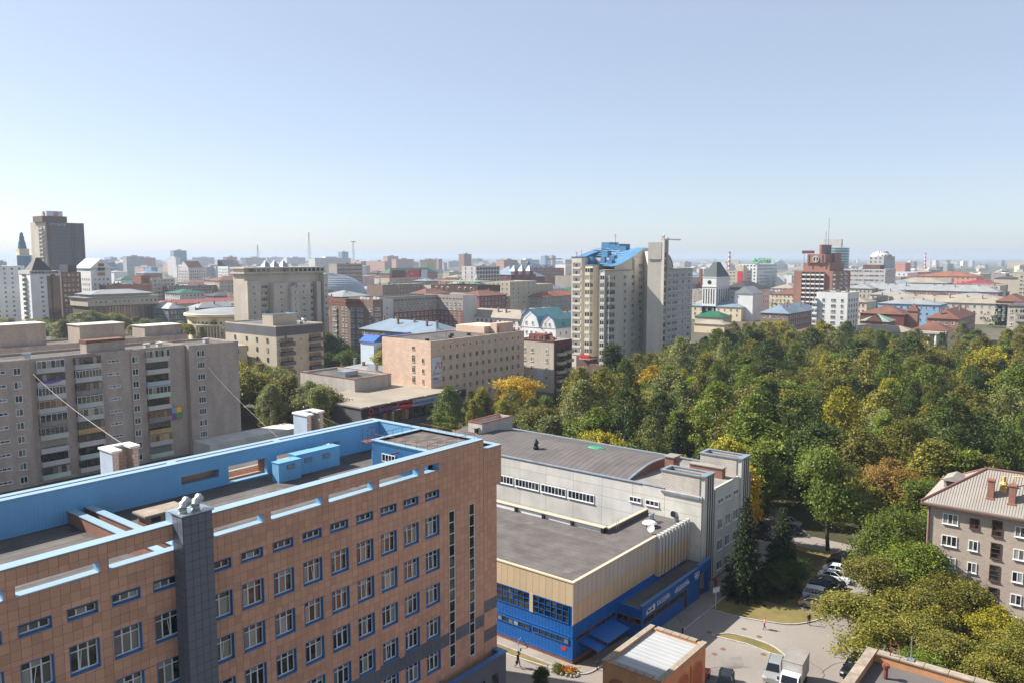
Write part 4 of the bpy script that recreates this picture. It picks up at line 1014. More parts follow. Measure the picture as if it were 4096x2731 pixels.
# low flat building in the near right corner
brb = T('flat_roofed_building', 'flat dark roof with concrete parapet in the lower right corner', 'building', (60, -12, 0))
b = MB(); shell(b, 18, 30.7, 9.9, .75, .75); b.build('wall', 'ochre', brb)
rf2 = MB().box(.76, 17.24, .76, 29.94, 8.9, 9.12).build('roof', 'bitumen2', brb)
slab_ = MB().box(0, 1.95, -.12, .78, 0, .14).mesh('coping_slab', 'stonecap')
for k in range(9): put('coping_slab', slab_, brb, (k * 2.0 + .02, 29.95, 9.91))
for k in range(15): put('coping_slab', slab_, brb, (17.25, 29.7 - 2.0 * k, 9.912), R(-90)) ; put('coping_slab', slab_, brb, (-.02, 29.7 - 2.0 * k, 9.912), R(-90))
v_ = T('vent_pipe', 'short rusty vent pipe with a shadow on the corner building roof', 'vent', (74.6, 16.3, 9.12)); MB().tube([(0, 0, 0), (0, 0, 1.15)], .2, 10).build('pipe', 'rustpipe', v_); MB().lathe([(.32, 1.1), (.32, 1.35), (0, 1.4)], 12).build('cowl', 'rustpipe', v_)
v_ = T('aerial_bracket', 'rusty tangled aerial bracket on the corner building parapet', 'aerial', (77.4, 16.6, 10.06))
MB().tube([(0, 0, 0), (0, 0, 1.5)], .05, 5).tube([(0, 0, 1.0), (.5, -.5, 1.1), (.7, -.9, .8)], .03, 5).tube([(0, 0, .6), (-.3, -.9, .65)], .03, 5).tube([(.5, -.5, 1.1), (-.3, -.9, .65)], .03, 5).build('frame', 'rustpipe', v_)
v_ = T('antenna_mast', 'slim white mast standing on the corner building parapet', 'mast', (77.7, 14.9, 10.06)); MB().tube([(0, 0, 0), (0, 0, 2.3)], .05, 6).build('pole', 'galv', v_); MB().box(-.3, .3, -.3, .3, 0, .1).build('foot', 'galv', v_)

M['w_frame'] = mat('old_brown_frame', C(92, 66, 54), .8, .1)
# five storey house at the right
r5 = T('grey_brick_house', 'five storey grey brick house with pale slate hip roof at the right edge', 'building', (110, -14, 0))
MB().box(0, 11, 0, 34.1, 0, 16.0).build('wall', 'gbrick', r5)
rf5 = hip_roof(MB(), 11, 34.1, 16.3, 3.9, .7).build('roof', 'slate_roof', r5)
MB().box(-.72, 11.72, -.72, -.5, 15.9, 16.1).box(-.74, -.5, -.5, 34.9, 15.9, 16.12).box(-.5, 11.7, 34.62, 34.86, 15.9, 16.1).build('eaves', 'redtrim', r5)
hr = MB().tube([(-.7, 34.8, 16.35), (5.5, 28.6, 20.25)], .16, 6).tube([(11.7, 34.8, 16.35), (5.5, 28.6, 20.25)], .16, 6).tube([(5.5, 28.6, 20.25), (5.5, 5, 20.25)], .16, 6); hr.build('ridge_cap', 'redtrim', rf5)
# corrugated battens on the roof slope towards the camera
for k in range(110):
    y = 34.3 - k * .3; tt = min(1.0, (34.8 - y) / 6.2)
    s = MB(); s.tube([(-.65, y, 16.36), (-.7 + 6.15 * tt, y, 16.33 + 3.9 * tt)], .02, 3, cap=False); s.build('roof_rib', 'slate_roof', rf5)
wl = {0: ((3, 1.75, 1.35), 17.5), 1: ((2, 1.05, 1.3), 14.85), 2: ((1, 1.1, 1.95), 12.45), 3: ((2, 1.15, 1.3), 10.05), 4: ((3, 1.75, 1.35), 7.2), 5: ((2, 1.05, 1.3), 4.4), 6: ((3, 1.75, 1.35), 1.6)}
for c, ((nx, w, h), yy) in wl.items():
    for r_ in range(5):
        z = 13.75 - 2.8 * r_ - (.4 if c == 2 else 0)
        dark = (c == 2) or ((c * 5 + r_ * 3) % 7 in (2, 5))
        me = win_mesh(w, h if c != 2 else 1.95, nx, 0, 'w_frame' if dark else 'white', 'darkglass' if dark else 'glass', .1, True, .08)
        if c == 2:
            o = put('stair_window', me, r5, (-.005, yy + 14, z), R(-90))
            MB().box(-.5, .5, -.1, -.06, .6, .68).box(-.5, .5, -.1, -.06, 1.2, 1.28).build('glazing_bar', 'w_frame', o)
        else: put('window', me, r5, (-.005, yy + 14, z), R(-90))
MB().tube([(-.12, 33.9, 0), (-.12, 33.9, 15.9)], .09, 6).build('downpipe', 'redtrim', r5)
for i, (x, y, z, w) in enumerate(((1.3, 27.2, 17.2, .8), (1.0, 24.9, 17.0, .9), (4.2, 21.5, 18.6, 1.0))):
    MB().box(x, x + w, y, y + .7, z - .3, z + 2.5).box(x - .08, x + w + .08, y - .08, y + .78, z + 2.51, z + 2.65).box(x - .25, x + w + .1, y - .12, y + .82, z - .6, z + .4).build('chimney', 'rbrick', rf5)
yv = MB().box(2.4, 3.2, 26.0, 26.7, 17.6, 19.0).tube([(2.8, 26.35, 18.8), (2.8, 26.35, 20.2)], .22, 8).lathe([(.5, 19.2), (.3, 19.5), (0, 19.6)], 10, 0, 2.8, 26.35).tube([(3.4, 25.4, 19.0), (3.4, 25.4, 20.2), (3.4, 24.0, 20.3), (3.4, 24.0, 19.3)], .1, 6)
yv.build('yellow_vent', 'yellowmetal', rf5)
dm_ = MB().box(3.2, 6.2, 31.0, 33.0, 17.6, 18.6); hip_roof(dm_, 3.0, 2.0, 18.62, .5, .15, 3.2, 31.0, 'x'); dm_.build('dormer', 'slate_roof', rf5); MB().box(3.15, 3.19, 31.3, 32.7, 17.8, 18.4).build('dormer_opening', 'black', rf5)
# ================================================================== the city beyond
M['metalroof'] = mat('pale_metal_roof', C(180, 184, 184), .45, .08, .15, .04, 3, streak=.06, spec=.45)
M['blueroof'] = mat('blue_grey_metal_roof', C(150, 172, 190), .4, .08, .12, .04, 3, streak=.08, spec=.45)
M['creamroof'] = mat('cream_sheet_roof', C(188, 176, 158), .7, .08, .12, .05, 3, streak=.08)
M['rustroof'] = mat('rust_red_roof', C(132, 88, 72), .8, .12, .12, .06, 3, streak=.1)
M['orangeroof'] = mat('orange_brown_roof', C(160, 100, 70), .8, .12, .12, .06, 3, streak=.1)
M['greenroof'] = mat('green_metal_roof', C(40, 108, 78), .5, .1, .2, .05, 3)
M['palegreen'] = mat('pale_green_roof', C(150, 178, 158), .6, .1, .2, .05, 3)
M['turqroof'] = mat('turquoise_roof', C(104, 158, 168), .6, .1, .25, .06, 3, streak=.1)
M['brightblue'] = mat('bright_blue_roof', C(28, 104, 206), .4, .06, .3, .03, 3)
M['darkroof'] = mat('dark_sheet_roof', C(70, 64, 64), .6, .1, .2, .05)
M['w_beige'] = brick_mat('pink_beige_tile', C(226, 196, 172), C(212, 182, 160), C(192, 166, 148), 1.2, .6, .03, streak=.08)
M['w_cream'] = mat('cream_wall', C(214, 198, 168), .85, .08, .1, .05, 2, streak=.08)
M['w_sand'] = mat('sand_wall', C(192, 181, 160), .85, .07, .1, .04, 2, streak=.06)
M['w_grey'] = mat('grey_wall', C(168, 158, 148), .9, .1, .1, .05, 2, streak=.1)
M['w_lgrey'] = mat('light_grey_wall', C(196, 192, 188), .9, .08, .1, .05, 2, streak=.08)
M['w_white'] = mat('white_wall', C(226, 226, 224), .85, .06, .1, .04, 2, streak=.06)
M['w_conc'] = mat('raw_concrete_wall', C(198, 187, 172), .92, .1, .08, .06, 2, streak=.18)
M['w_brown'] = brick_mat('brown_brick_wall', C(146, 122, 106), C(132, 112, 98), C(116, 100, 90), .8, .25, .03, streak=.12)
M['w_red'] = brick_mat('red_brick_wall', C(150, 98, 82), C(136, 88, 74), C(140, 110, 98), .8, .25, .03, streak=.1)
M['w_dred'] = mat('dark_red_wall', C(116, 62, 56), .8, .08, .2, .05)
M['w_pink'] = mat('pink_wall', C(224, 206, 200), .85, .06, .1, .04)
M['w_blue'] = mat('pale_blue_wall', C(136, 172, 206), .85, .06, .1, .04)
M['w_lblue'] = mat('white_blue_sheet', C(206, 220, 234), .5, .05, .2, .03)
M['w_choc'] = mat('chocolate_wall', C(112, 88, 78), .8, .08, .1, .05, 2, streak=.06)
M['w_rose'] = mat('rose_granite_wall', C(156, 114, 98), .75, .06, .1, .04, 2)
M['w_dgrey'] = mat('slate_grey_wall', C(98, 96, 100), .8, .08, .2, .04)
M['silver'] = mat('silver_dome', C(176, 184, 196), .4, .06, .3, .03, metal=.35)

# nine storey block at the left ------------------------------------------------
BV, BZ = 178.0, 26.4
blk = T('nine_storey_block', 'long grey brick nine storey apartment block with stacked balconies at the left', 'building', (30, BV, 0))
b = MB(); shell(b, 68.5, 12.5, BZ, .55, .4); b.build('wall', 'blockbrick', blk)
b = MB(); shell(b, 13.2, 13.3, BZ - .2, .45, .4, x0=68.6, y0=-1.4); b.build('end_wall', 'blockbrick', blk)
rfb = MB().box(.4, 68.1, .4, 12.1, BZ - .9, BZ - .55).box(69.0, 81.4, -1.0, 11.5, BZ - .9, BZ - .65).build('roof', 'bitumen', blk)
for (x0, x1) in ((0, 15.9), (23.6 + 3.6, 34.6), (55.4, 57.4)): MB().box(x0, x1, -.35, -.005, 0, BZ - .1).build('wall_pier', 'blockbrick', blk)
BP = 2.8; rp = random.Random(5)
pmats = ['whitepaint', 'concrete', 'concrete_d', 'whitepaint', 'whitepaint', M['w_lgrey'], mat('mint_panel', C(186, 204, 190), .8, .08), mat('tan_panel', C(190, 160, 112), .8, .08), mat('bluegrey_panel', C(172, 184, 196), .8, .08)]
def bname(x): return x if isinstance(x, str) else [k for k, v in M.items() if v is x][0] if x in M.values() else x.name
for x in pmats[6:]: M[x.name] = x
for bc in (18.4 + 20, 25.9 + 20 - .0, 41.4 + 20):
    for r_ in range(9):
        pm_ = bname(rp.choice(pmats)); z = BZ - 2.75 - r_ * BP - .0
        me = balcony_mesh(5.4, .95, pm_, rp.random() < .82, rp.choice(['glass_far', 'darkglass', 'glass', 'glass_gold'] if rp.random() < .3 else ['glass', 'darkglass', 'glass_far']), rp.choice(['white', 'whitepaint', 'w_choc', 'white']), .95, 1.45, rp.choice((5, 6, 8)))
        put('balcony', me, blk, (bc, -.0, z - .35))
for (x, w, h, nx) in ((2.5, 5.4, 1.3, 5), (11, 5.4, 1.3, 5), (32.2, 1.4, 1.45, 2), (56.2, 1.4, 1.45, 2), (23.5, 1.4, 1.45, 2), (28.8, 2.6, .6, 3), (51.6, 2.6, .6, 3), (71.6, 1.9, 1.45, 3), (17.5, 2.6, .6, 3)):
    for r_ in range(9):
        z = BZ - 3.05 - r_ * BP + (.5 if h < 1 else 0); off = -1.405 if x > 68 else (-.352 if (x < 15.9 or 27.2 < x < 34.6 or 55.4 < x < 57.4) else -.005)
        put('window', win_mesh(w, h, nx, 0, 'white', 'glass', .09, True, .07), blk, (x, off, z))
for (x, y, w, d, h, m_) in ((.5, 1.5, 14, 4, 3.0, 'blockbrick'), (46.5, 1.0, 8.3, 3.2, 2.6, 'blockbrick'), (5, 7, 4, 3, 2.2, 'blockbrick')):
    o = MB().box(x, x + w, y, y + d, BZ - .55, BZ + h - .6).build('lift_house', m_, rfb); MB().box(x - .12, x + w + .12, y - .12, y + d + .12, BZ + h - .59, BZ + h).build('lift_house_band', 'rustroof', o) if y < 2 else None
for x in (26, 61, 64, 76): MB().box(x, x + 1.1, 4, 5, BZ - .55, BZ + .4).box(x - .15, x + 1.25, 3.85, 5.15, BZ + .41, BZ + .52).build('ventilation_shaft', 'concrete', rfb)
o = MB().box(35, 36.1, 3, 4, BZ - .55, BZ + .7); hip_roof(o, 1.1, 1, BZ + .72, .35, .15, 35, 3, 'x'); o.build('metal_vent', 'galv', rfb)
MB().box(62.6, 66.8, -.45, -.41, 9.0, 12.0).build('advert_board', 'sign_red', blk)
ab = MB()
for i in range(3):
    for j in range(2): pass
for i, c_ in enumerate(('sign_blue', 'sign_violet', 'sign_green', 'sign_red', 'w_blue', 'sign_yellow')):
    MB().box(62.7 + (i % 3) * 1.37, 63.95 + (i % 3) * 1.37, -.47, -.455, 9.1 + (i // 3) * 1.45, 10.45 + (i // 3) * 1.45).build('advert_panel', c_, blk)
wash = MB()
for k in range(8): wash.face([(36.6 + k * .45, -1.02, BZ - 5.2 - .25 * math.sin(k * .45)), (37.0 + k * .45, -1.02, BZ - 5.2 - .25 * math.sin(k * .45 + .4)), (37.0 + k * .45, -1.02, BZ - 4.55 - .3 * math.sin(k * .45 + .4)), (36.6 + k * .45, -1.02, BZ - 4.55 - .3 * math.sin(k * .45))])
o = wash.build('laundry', 'sign_violet', None, (30, BV, 0)); tag(o, 'violet and white laundry hung across an upper balcony', 'laundry')
MB().box(68.7, 95, -9, -1.45, 0, 3.4).build('ground_annex', 'concrete', blk)
# back block with lift houses
bb = house('rear_apartment_block', 'grey apartment block with a row of square lift houses behind the balcony block', 28, 212, 90, 13, 25.4, 'blockbrick', 'flat', 'bitumen', clutter=6)
for x, w, h in ((4, 9, 2.2), (22, 11, 3.0), (43, 11, 5.2), (62, 11.5, 4.0), (79, 10.5, 2.6)):
    o = MB().box(x, x + w, 2, 9, 24.9, 25.4 + h).build('lift_house', 'blockbrick', bb); MB().box(x - .2, x + w + .2, 1.8, 9.2, 25.41 + h, 25.6 + h).build('lift_house_cap', 'concrete', o)
house('pale_metal_roofed_shed', 'low shed with pale sloping metal roof beyond the grey block', 118, 258, 30, 16, 13, 'w_sand', 'hip', 'metalroof', 3.2, gable='x', chim=2)

# balconied beige house with dark top ------------------------------------------
bh13 = T('beige_balcony_house', 'beige house with dark slate top storey and slate balconies', 'building', (155.8, 223.8, 0))
b = MB(); shell(b, 19.1, 30, 24.4, .5, .35); b.build('wall', 'w_sand', bh13)
MB().box(-.06, 19.16, -.06, 30, 20.9, 24.0).build('slate_storey', 'w_dgrey', bh13)
rf = MB().box(.36, 18.7, .36, 29.6, 23.6, 23.9).build('roof', 'bitumen', bh13)
o = MB(); shell(o, 9.5, 6, 27.8, .6, .3, z0=23.9, x0=1.0, y0=3); o.build('roof_house', 'w_sand', bh13); MB().box(.9, 10.6, 2.9, 3.25, 27.81, 27.95).box(.9, 1.25, 3.26, 9.1, 27.81, 27.95).box(10.2, 10.6, 3.26, 9.1, 27.81, 27.95).build('roof_house_coping', 'skyblue', bh13)
me = smooth(MB().tube([(12.4, 3, 23.9), (12.4, 3, 24.9), (12.9, 3, 25.6), (13.8, 3, 25.6), (14.3, 3, 25.0)], .5, 10).mesh('roof_duct', 'galv')); put('roof_duct', me, rf)
bm_ = balcony_mesh(5.2, 1.3, 'w_dgrey', False, 'darkglass', 'white', 1.1, 1.3)
for r_ in range(6):
    for x in (4.0, 15.6):
        z = 20.9 - 3.2 * (r_ + 1) + (.6 if x > 10 else 0)
        if z < 1: continue
        put('balcony', bm_, bh13, (x, -.07, z)); 
        for dx in (-1.3, 1.1): put('window', win_mesh(1.3, 2.1, 1, 0, 'w_dgrey', 'darkglass', .08, False, .06), bh13, (x + dx, -.07, z + .05))
    for x in (1.0, 9.6): put('window', win_mesh(.9, .9, 1, 0, 'white', 'glass_far', .08, False, .06), bh13, (x, -.07, 20.9 - 3.2 * (r_ + 1) + 1.2))
    for y in (5, 11, 17, 24): put('window', win_mesh(.9, 1.6, 1, 0, 'w_dgrey', 'glass_far', .08, False, .06), bh13, (-.07, y, 20.9 - 3.2 * (r_ + 1) + .8), R(-90))
MB().box(3.4, 4.0, .0, 4, 17.5, 21.4).build('canopy_strip', 'w_dgrey', bh13)
house('low_cream_annex', 'low cream annex with glass roof left of the beige balcony house', 140, 238, 14, 18, 17.4, 'w_cream', 'flat', 'metalroof', L=dict(n=4, rows=4, pitch=3.2), Rr=dict(n=3, rows=4, pitch=3.2), clutter=2)

# big raw concrete tower ---------------------------------------------------------
ct = T('concrete_tower_house', 'massive raw concrete apartment tower with stepped fins and arched attic', 'building', (210, 325, 0))
b = MB(); shell(b, 45, 9, 41.4, .8, .5, z0=0); b.build('wall', 'w_conc', ct); MB().box(.5, 44.5, .5, 8.5, 40, 40.6).build('roof', 'bitumen', ct)
for (x0, x1, d, h) in ((0, 7, 2.4, 36), (12.6, 21, 4.2, 34.7), (21.2, 26, 6.5, 33), (26.2, 34, 4.0, 34.7), (38.5, 41, 3.0, 35), (42.4, 45, 3.6, 38.5)):
    MB().box(x0, x1, -d if d > 0 else 1.0, -.01 if d > 0 else 16, 0, h).build('concrete_fin', 'w_conc', ct)
MB().box(-1, 46, -1.6, 10, 39.2, 40.0).box(-1, 46, -1.6, 10, 41.5, 42.2).build('cornice_band', 'w_conc', ct)
for k in range(16):
    x = 4 + k * 2.6
    if 14 < x < 21: continue
    put('attic_arch', _wm.setdefault('attic', MB().box(-.9, .9, -.05, 0, 0, 1.2, 0).mesh('attic_arch', ['darkglass'])), ct, (x, -1.62, 39.99 + .1)); MB().box(x + 1.0, x + 1.6, -1.9, -1.61, 40.01, 41.49).build('attic_pier', 'w_conc', ct)
for r_ in range(11):
    z = 32.2 - 2.95 * r_
    if z < 14: break
    for x, nx, w, y in ((9, 3, 2.4, 0), (11.4, 2, 1.5, 0), (17, 2, 1.6, -4.2), (23.6, 2, 1.7, -6.5), (30, 2, 1.5, -4.0), (36.4, 2, 2.0, 0), (42.6, 2, 1.5, 0), (43.7, 2, 1.2, -3.6), (3.5, 2, 1.5, -2.4)):
        put('window', win_mesh(w, 1.5, nx, 0, 'white', 'glass_far', .1, True, .07), ct, (x, y - .006, z))
    put('balcony', balcony_mesh(3.4, 1.2, 'w_conc', r_ % 3 == 1, 'glass_far', 'white', 1.0, 1.4, 4), ct, (9.6, 0, z - .9)); put('balcony', balcony_mesh(2.6, 1.2, 'w_conc', r_ % 2 == 0, 'darkglass', 'white', 1.0, 1.4, 4), ct, (36.4, 0, z - .9))
for k in range(3): MB().lathe([(2.6, 42.2), (0, 45.6)], 4, 0, 15 + 5 * k, 5, R(45), R(405)).build('roof_skylight', 'silver', ct)

# L shaped nine storey house --------------------------------------------------------
l14 = T('brown_brick_l_shaped_house', 'brown nine storey house with red attic band and glazed balconies', 'building', (263, 297.3, 0))
b = MB(); shell(b, 13.4, 34, 26, .6, .4); b.build('wall', 'w_brown', l14); MB().box(.4, 13, .4, 33.6, 25, 25.4).build('roof', 'bitumen', l14)
MB().box(-.08, -.005, 7, 34, 22.6, 26.02).build('attic_band', 'w_red', l14); MB().box(6.5, 13.42, -.08, -.005, 0, 26.02).build('light_end', 'w_lgrey', l14)
for r_ in range(8):
    z = 20.0 - 2.8 * r_
    if z < 3: break
    for y, w, nx in ((2, 1.5, 2), (8.5, 1.5, 2), (11, 1.5, 2), (15, 3.2, 5), (20.2, 1.5, 2), (23, 1.5, 2), (29, 3.2, 5)):
        put('window', win_mesh(w, 1.5, nx, 0, 'white', 'glass_far', .12, True, .07), l14, (-.006 if w < 3 else -.4, y, z), R(-90))
        if w > 3: MB().box(-.4, -.005, y - 1.6, y + 1.6, z - .9, z - .08).build('balcony_parapet', 'concrete_d', l14)
    put('window', win_mesh(3.6, 1.5, 6, 0, 'white', 'glass_far', .12, True, .07), l14, (3.0, -.006, z + .6)); put('window', win_mesh(1.4, 1.5, 2, 0, 'white', 'glass_far', .12, True, .07), l14, (9, -.09, z + .6))
for k in range(9): MB().box(-.14, -.09, 8 + 2.8 * k, 10 + 2.8 * k, 23.6, 24.5).build('attic_recess', 'w_choc', l14)
for k in range(5): x = 2 + k * 2.2; MB().box(x, x + 1.2, 5 + 5 * (k % 3), 7 + 5 * (k % 3), 25.4, 26.7).build('ventilation_shaft', 'concrete', l14)
def red_lower(name, label, u, v, lu, lv, faceL, faceR):
    t = T(name, label, 'building', (u, v, 0)); b = MB(); shell(b, lu, lv, 26, .6, .4); b.build('wall', 'w_grey', t); MB().box(.4, lu - .4, .4, lv - .4, 25, 25.4).build('roof', 'bitumen', t)
    if faceR: MB().box(.02, lu, -.07, -.004, 0, 17.8).build('red_cladding', 'w_red', t)
    if faceL: MB().box(-.07, -.004, .02, lv, 0, 17.8).build('red_cladding', 'w_red', t)
    me = win_mesh(1.5, 1.5, 2, 0, 'white', 'glass_far', .12, True, .07)
    if faceR: win_grid(t, 'R', 1, lu - 1, max(2, round(lu / 3.3)), 22.2, 7, 2.8, me, 1.5, -.075)
    if faceL: win_grid(t, 'L', 1, lv - 1, max(2, round(lv / 3.3)), 22.2, 7, 2.8, me, 1.5, -.075)
    for k in range(round((lu if faceR else lv) / 2.6)):
        if faceR: MB().box(.6 + k * 2.6, 2.4 + k * 2.6, -.04, -.005, 23.6, 24.4).build('attic_recess', 'w_dgrey', t)
        else: MB().box(-.04, -.005, .6 + k * 2.6, 2.4 + k * 2.6, 23.6, 24.4).build('attic_recess', 'w_dgrey', t)
    return t
red_lower('red_and_grey_wing', 'grey nine storey wing with dark red lower storeys in shade', 277, 312, 50, 14, False, True)
t = red_lower('red_and_grey_end_house', 'grey and red nine storey end house with blank pale gable', 323.5, 292.5, 11.7, 21.4, True, False)
MB().box(.02, 11.68, -.07, -.004, 0, 26.03).build('blank_gable', 'w_lgrey', t)

# bright blue roofed annex -----------------------------------------------------
t = T('blue_roofed_annex', 'white sheet clad annex with bright blue metal roof', 'building', (201.8, 228.1, 0))
MB().box(0, 6, 0, 7.5, 0, 14.8).box(6.01, 24, 2, 9, 0, 13).build('wall', 'w_lblue', t)
b = MB(); hip_roof(b, 6, 7.5, 15, 2.2, .5, gable='y'); hip_roof(b, 18, 7, 13.2, 3.4, .5, 6.3, 2, 'x'); b.face([(6.1, 1.4, 13.1), (24.5, 1.4, 13.1), (24.5, .4, 5.5), (6.1, .4, 5.5)]); b.build('roof', 'brightblue', t)
for x in (10, 13, 18): MB().box(x, x + 1.2, 3.4, 3.5, 14.2, 15.0).build('roof_window', 'w_lblue', t)

# long hip roofed building, pink terrace etc ------------------------------------------
house('blue_grey_roofed_school', 'long building with shallow blue grey metal hip roof', 250, 241.9, 20, 50, 13, 'w_brown', 'hip', 'blueroof', 4.6, L=dict(n=14, rows=3, pitch=3.4, top=1.0, w=1.5, h=1.7), Rr=dict(n=5, rows=3, pitch=3.4, w=1.5, h=1.7), chim=6)
house('pink_terrace', 'pale pink three storey terrace with cream sheet roof', 332.7, 258.2, 15, 44, 14, 'w_pink', 'hip', 'creamroof', 4.2, L=dict(n=13, rows=3, pitch=3.3, top=1.0, w=1.5, h=1.8), Rr=dict(n=4, rows=3, pitch=3.3), chim=5)
house('pink_rear_terrace', 'second pink terrace with cream roof beside the turquoise gables', 352, 244, 30, 14, 13.4, 'w_pink', 'hip', 'creamroof', 3.6, Rr=dict(n=8, rows=3, pitch=3.3, w=1.4, h=1.7), L=dict(n=3, rows=3, pitch=3.3), chim=4)
# beige six storey institute ----------------------------------------------------------
inst = T('pink_beige_institute', 'pink beige six storey institute with rows of small windows and a tall banner', 'building', (171.2, 168, 0))
b = MB(); shell(b, 46, 21.5, 21.75, .45, .35); b.build('wall', 'w_beige', inst); rfi = MB().box(.36, 45.6, .36, 21.1, 20.9, 21.3).build('roof', 'bitumen', inst)
me = win_mesh(1.25, 1.55, 2, 0, 'cream', 'glass_far', .12, True, .08)
for r_ in range(5):
    for k in range(13): put('window', me, inst, (5.6 + k * 3.1, -.005, 15.5 - 3.2 * r_))
for k in range(13): put('attic_vent', win_mesh(.55, .75, 1, 0, 'cream', 'darkglass', .06, False, .05), inst, (5.6 + k * 3.1, -.005, 19.2))
for r_ in range(5):
    put('window', win_mesh(1.3, 2.2, 2, .3, 'cream', 'glass_far', .1, True, .07), inst, (-.005, 7.4, 15.0 - 3.2 * r_), R(-90)); put('window', win_mesh(.9, 1.4, 1, 0, 'cream', 'glass_far', .1, True, .07), inst, (-.005, 3.3, 15.0 - 3.2 * r_), R(-90))
put('window', win_mesh(1.3, 1.0, 2, 0, 'cream', 'glass_far', .1, True, .07), inst, (-.005, 7.4, 18.8), R(-90))
o = MB().box(33, 45, 7, 20, 21.3, 23.6).box(36, 45, 4, 6.9, 21.3, 24.6).build('lift_house', 'w_beige', rfi); MB().box(36.5, 37.3, 3.9, 3.98, 21.4, 23.4).build('door', 'ochre_d', o)
for x, y in ((2.5, 4), (14, 5), (19, 9), (24, 6)): MB().box(x, x + 1, y, y + .8, 21.3, 22.1).build('ventilation_shaft', 'black', rfi)
MB().tube([(9, 2, 21.3), (9, 2, 24.2)], .06, 5).build('aerial', 'black', rfi)
ban = MB().box(.5, 4.4, -.08, -.01, 8.9, 16.9).build('banner', 'poster', inst)
MB().box(.5, 4.4, -.1, -.081, 16.9, 17.05).build('banner_rail', 'sign_red', ban)
lettering('banner_figure', '70', 3.0, 'sign_red', ban, (1.55, -.1, 13.2), FRONT, .02, 1.0, .3); MB().face([(.65, -.1, 11.3), (.9, -.1, 11.2), (2.3, -.1, 14.4), (2.1, -.1, 14.4)]).build('banner_stroke', 'sign_red', ban)
lettering('banner_word', 'ОЛИМПЕ', .75, 'sign_blue', ban, (1.0, -.1, 11.5), FRONT, .02, .95)
for x0, x1, z0, z1, c_ in ((.55, 3.2, 10.0, 10.5, 'sign_red'), (3.25, 4.35, 10.3, 10.8, 'sign_yellow'), (.55, 4.35, 9.6, 9.75, 'sign_violet'), (.55, 4.35, 9.0, 9.4, 'w_blue'), (.55, 2.4, 10.6, 10.75, 'sign_green')): MB().box(x0, x1, -.1, -.082, z0, z1).build('banner_stripe', c_, ban)
# market hall with signboard -----------------------------------------------------------
mk = T('market_hall', 'low dark market hall with flat pale roof and coloured signboards', 'building', (137.7, 161, 0))
MB().box(0, 41, 0, 20, 0, 7.1).build('wall', 'w_dgrey', mk); rfm = MB().box(-.3, 41.3, -.5, 24, 7.11, 7.5).build('roof', M['creamroof'], mk)
gf = MB().box(.5, 34, -.06, -.01, 1.6, 4.9).build('glazing', 'black', mk)
for k in range(24): MB().face([(.7 + k * 1.38, -.08, 1.8), (2.0 + k * 1.38, -.08, 1.8), (2.0 + k * 1.38, -.08, 4.7), (.7 + k * 1.38, -.08, 4.7)]).build('pane', 'glass_brown' if k < 12 else 'darkglass', gf)
fas = MB().box(-.2, 41.2, -.35, -.02, 5.0, 7.1).build('fascia', 'sign_dark', mk)
for x0, x1, z0, z1, c_ in ((6, 13, 5.6, 6.9, 'orangeroof'), (6.6, 12, 6.3, 6.9, 'sign_yellow'), (13, 18.5, 5.1, 6.9, 'sign_red'), (18.6, 29, 5.1, 6.95, 'w_blue'), (29.1, 38, 5.5, 6.8, 'sign_violet'), (38.2, 38.9, 6.2, 6.9, 'sign_yellow'), (13.2, 18.2, 6.2, 6.6, 'w_blue'), (20, 29, 6.6, 6.85, 'sign_yellow'), (13, 29, 4.95, 5.06, 'sign_red')): MB().box(x0, x1, -.4 - .004 * int(x0 % 7), -.36, z0, z1).build('sign_panel', c_, fas)
lettering('sign_lettering', 'СИБИРСКИЙ', 1.35, 'sign_violet', fas, (4.2, -.45, 5.05), FRONT, .06, .95)
lettering('sign_lettering', 'НОВОСИБИРСКИЙ', .8, 'sign_blue', fas, (18.9, -.45, 5.6), FRONT, .04, 1.1)
MB().tube([(3.0 + .75 * math.cos(t * R(30)), -.42, 6.0 + .75 * math.sin(t * R(30))) for t in range(13)], .16, 5, cap=False).build('round_emblem', 'sign_red', fas)
MB().box(2.8, 4.2, -.12, -.06, .2, 2.6).build('door', 'white', mk)
pst = MB().box(27, 29.6, -.5, -.42, .4, 4.4).build('arched_poster', 'poster', mk); MB().box(27.2, 29.4, -.52, -.501, 2.6, 4.0).build('poster_picture', 'sign_blue', pst)
for x in (2, 9, 16, 23, 30, 36): MB().tube([(x, -.4, 7.4), (x, -1.3, 7.6)], .04, 4).build('lamp_arm', 'galv', mk)
wb = T('white_brick_box', 'windowless white brick hall standing on the market roof', 'building', (152.5, 181, 0))
b = MB(); shell(b, 14.5, 26, 11.2, .5, .35); b.build('wall', 'wbrick', wb); MB().box(.36, 14.1, .36, 25.6, 10.2, 10.6).build('roof', 'bitumen', wb); MB().box(-.1, 14.6, -.15, .3, 11.21, 11.33).box(14.2, 14.6, .31, 26, 11.21, 11.33).box(-.1, .3, .31, 26, 11.21, 11.33).build('rim', 'rustpipe', wb)
MB().box(4, 9, 9, 13, 10.6, 12.2).build('roof_vent_house', 'galv', wb); MB().tube([(13.5, -.1, 7.5), (13.5, -.1, 11.3)], .05, 4).build('ladder', 'black', wb)
house('patched_metal_roof_house', 'old house with wrinkled pale metal hip roof behind the market', 178, 206, 24, 26, 5.6, 'w_sand', 'hip', 'metalroof', 3.2, chim=3)
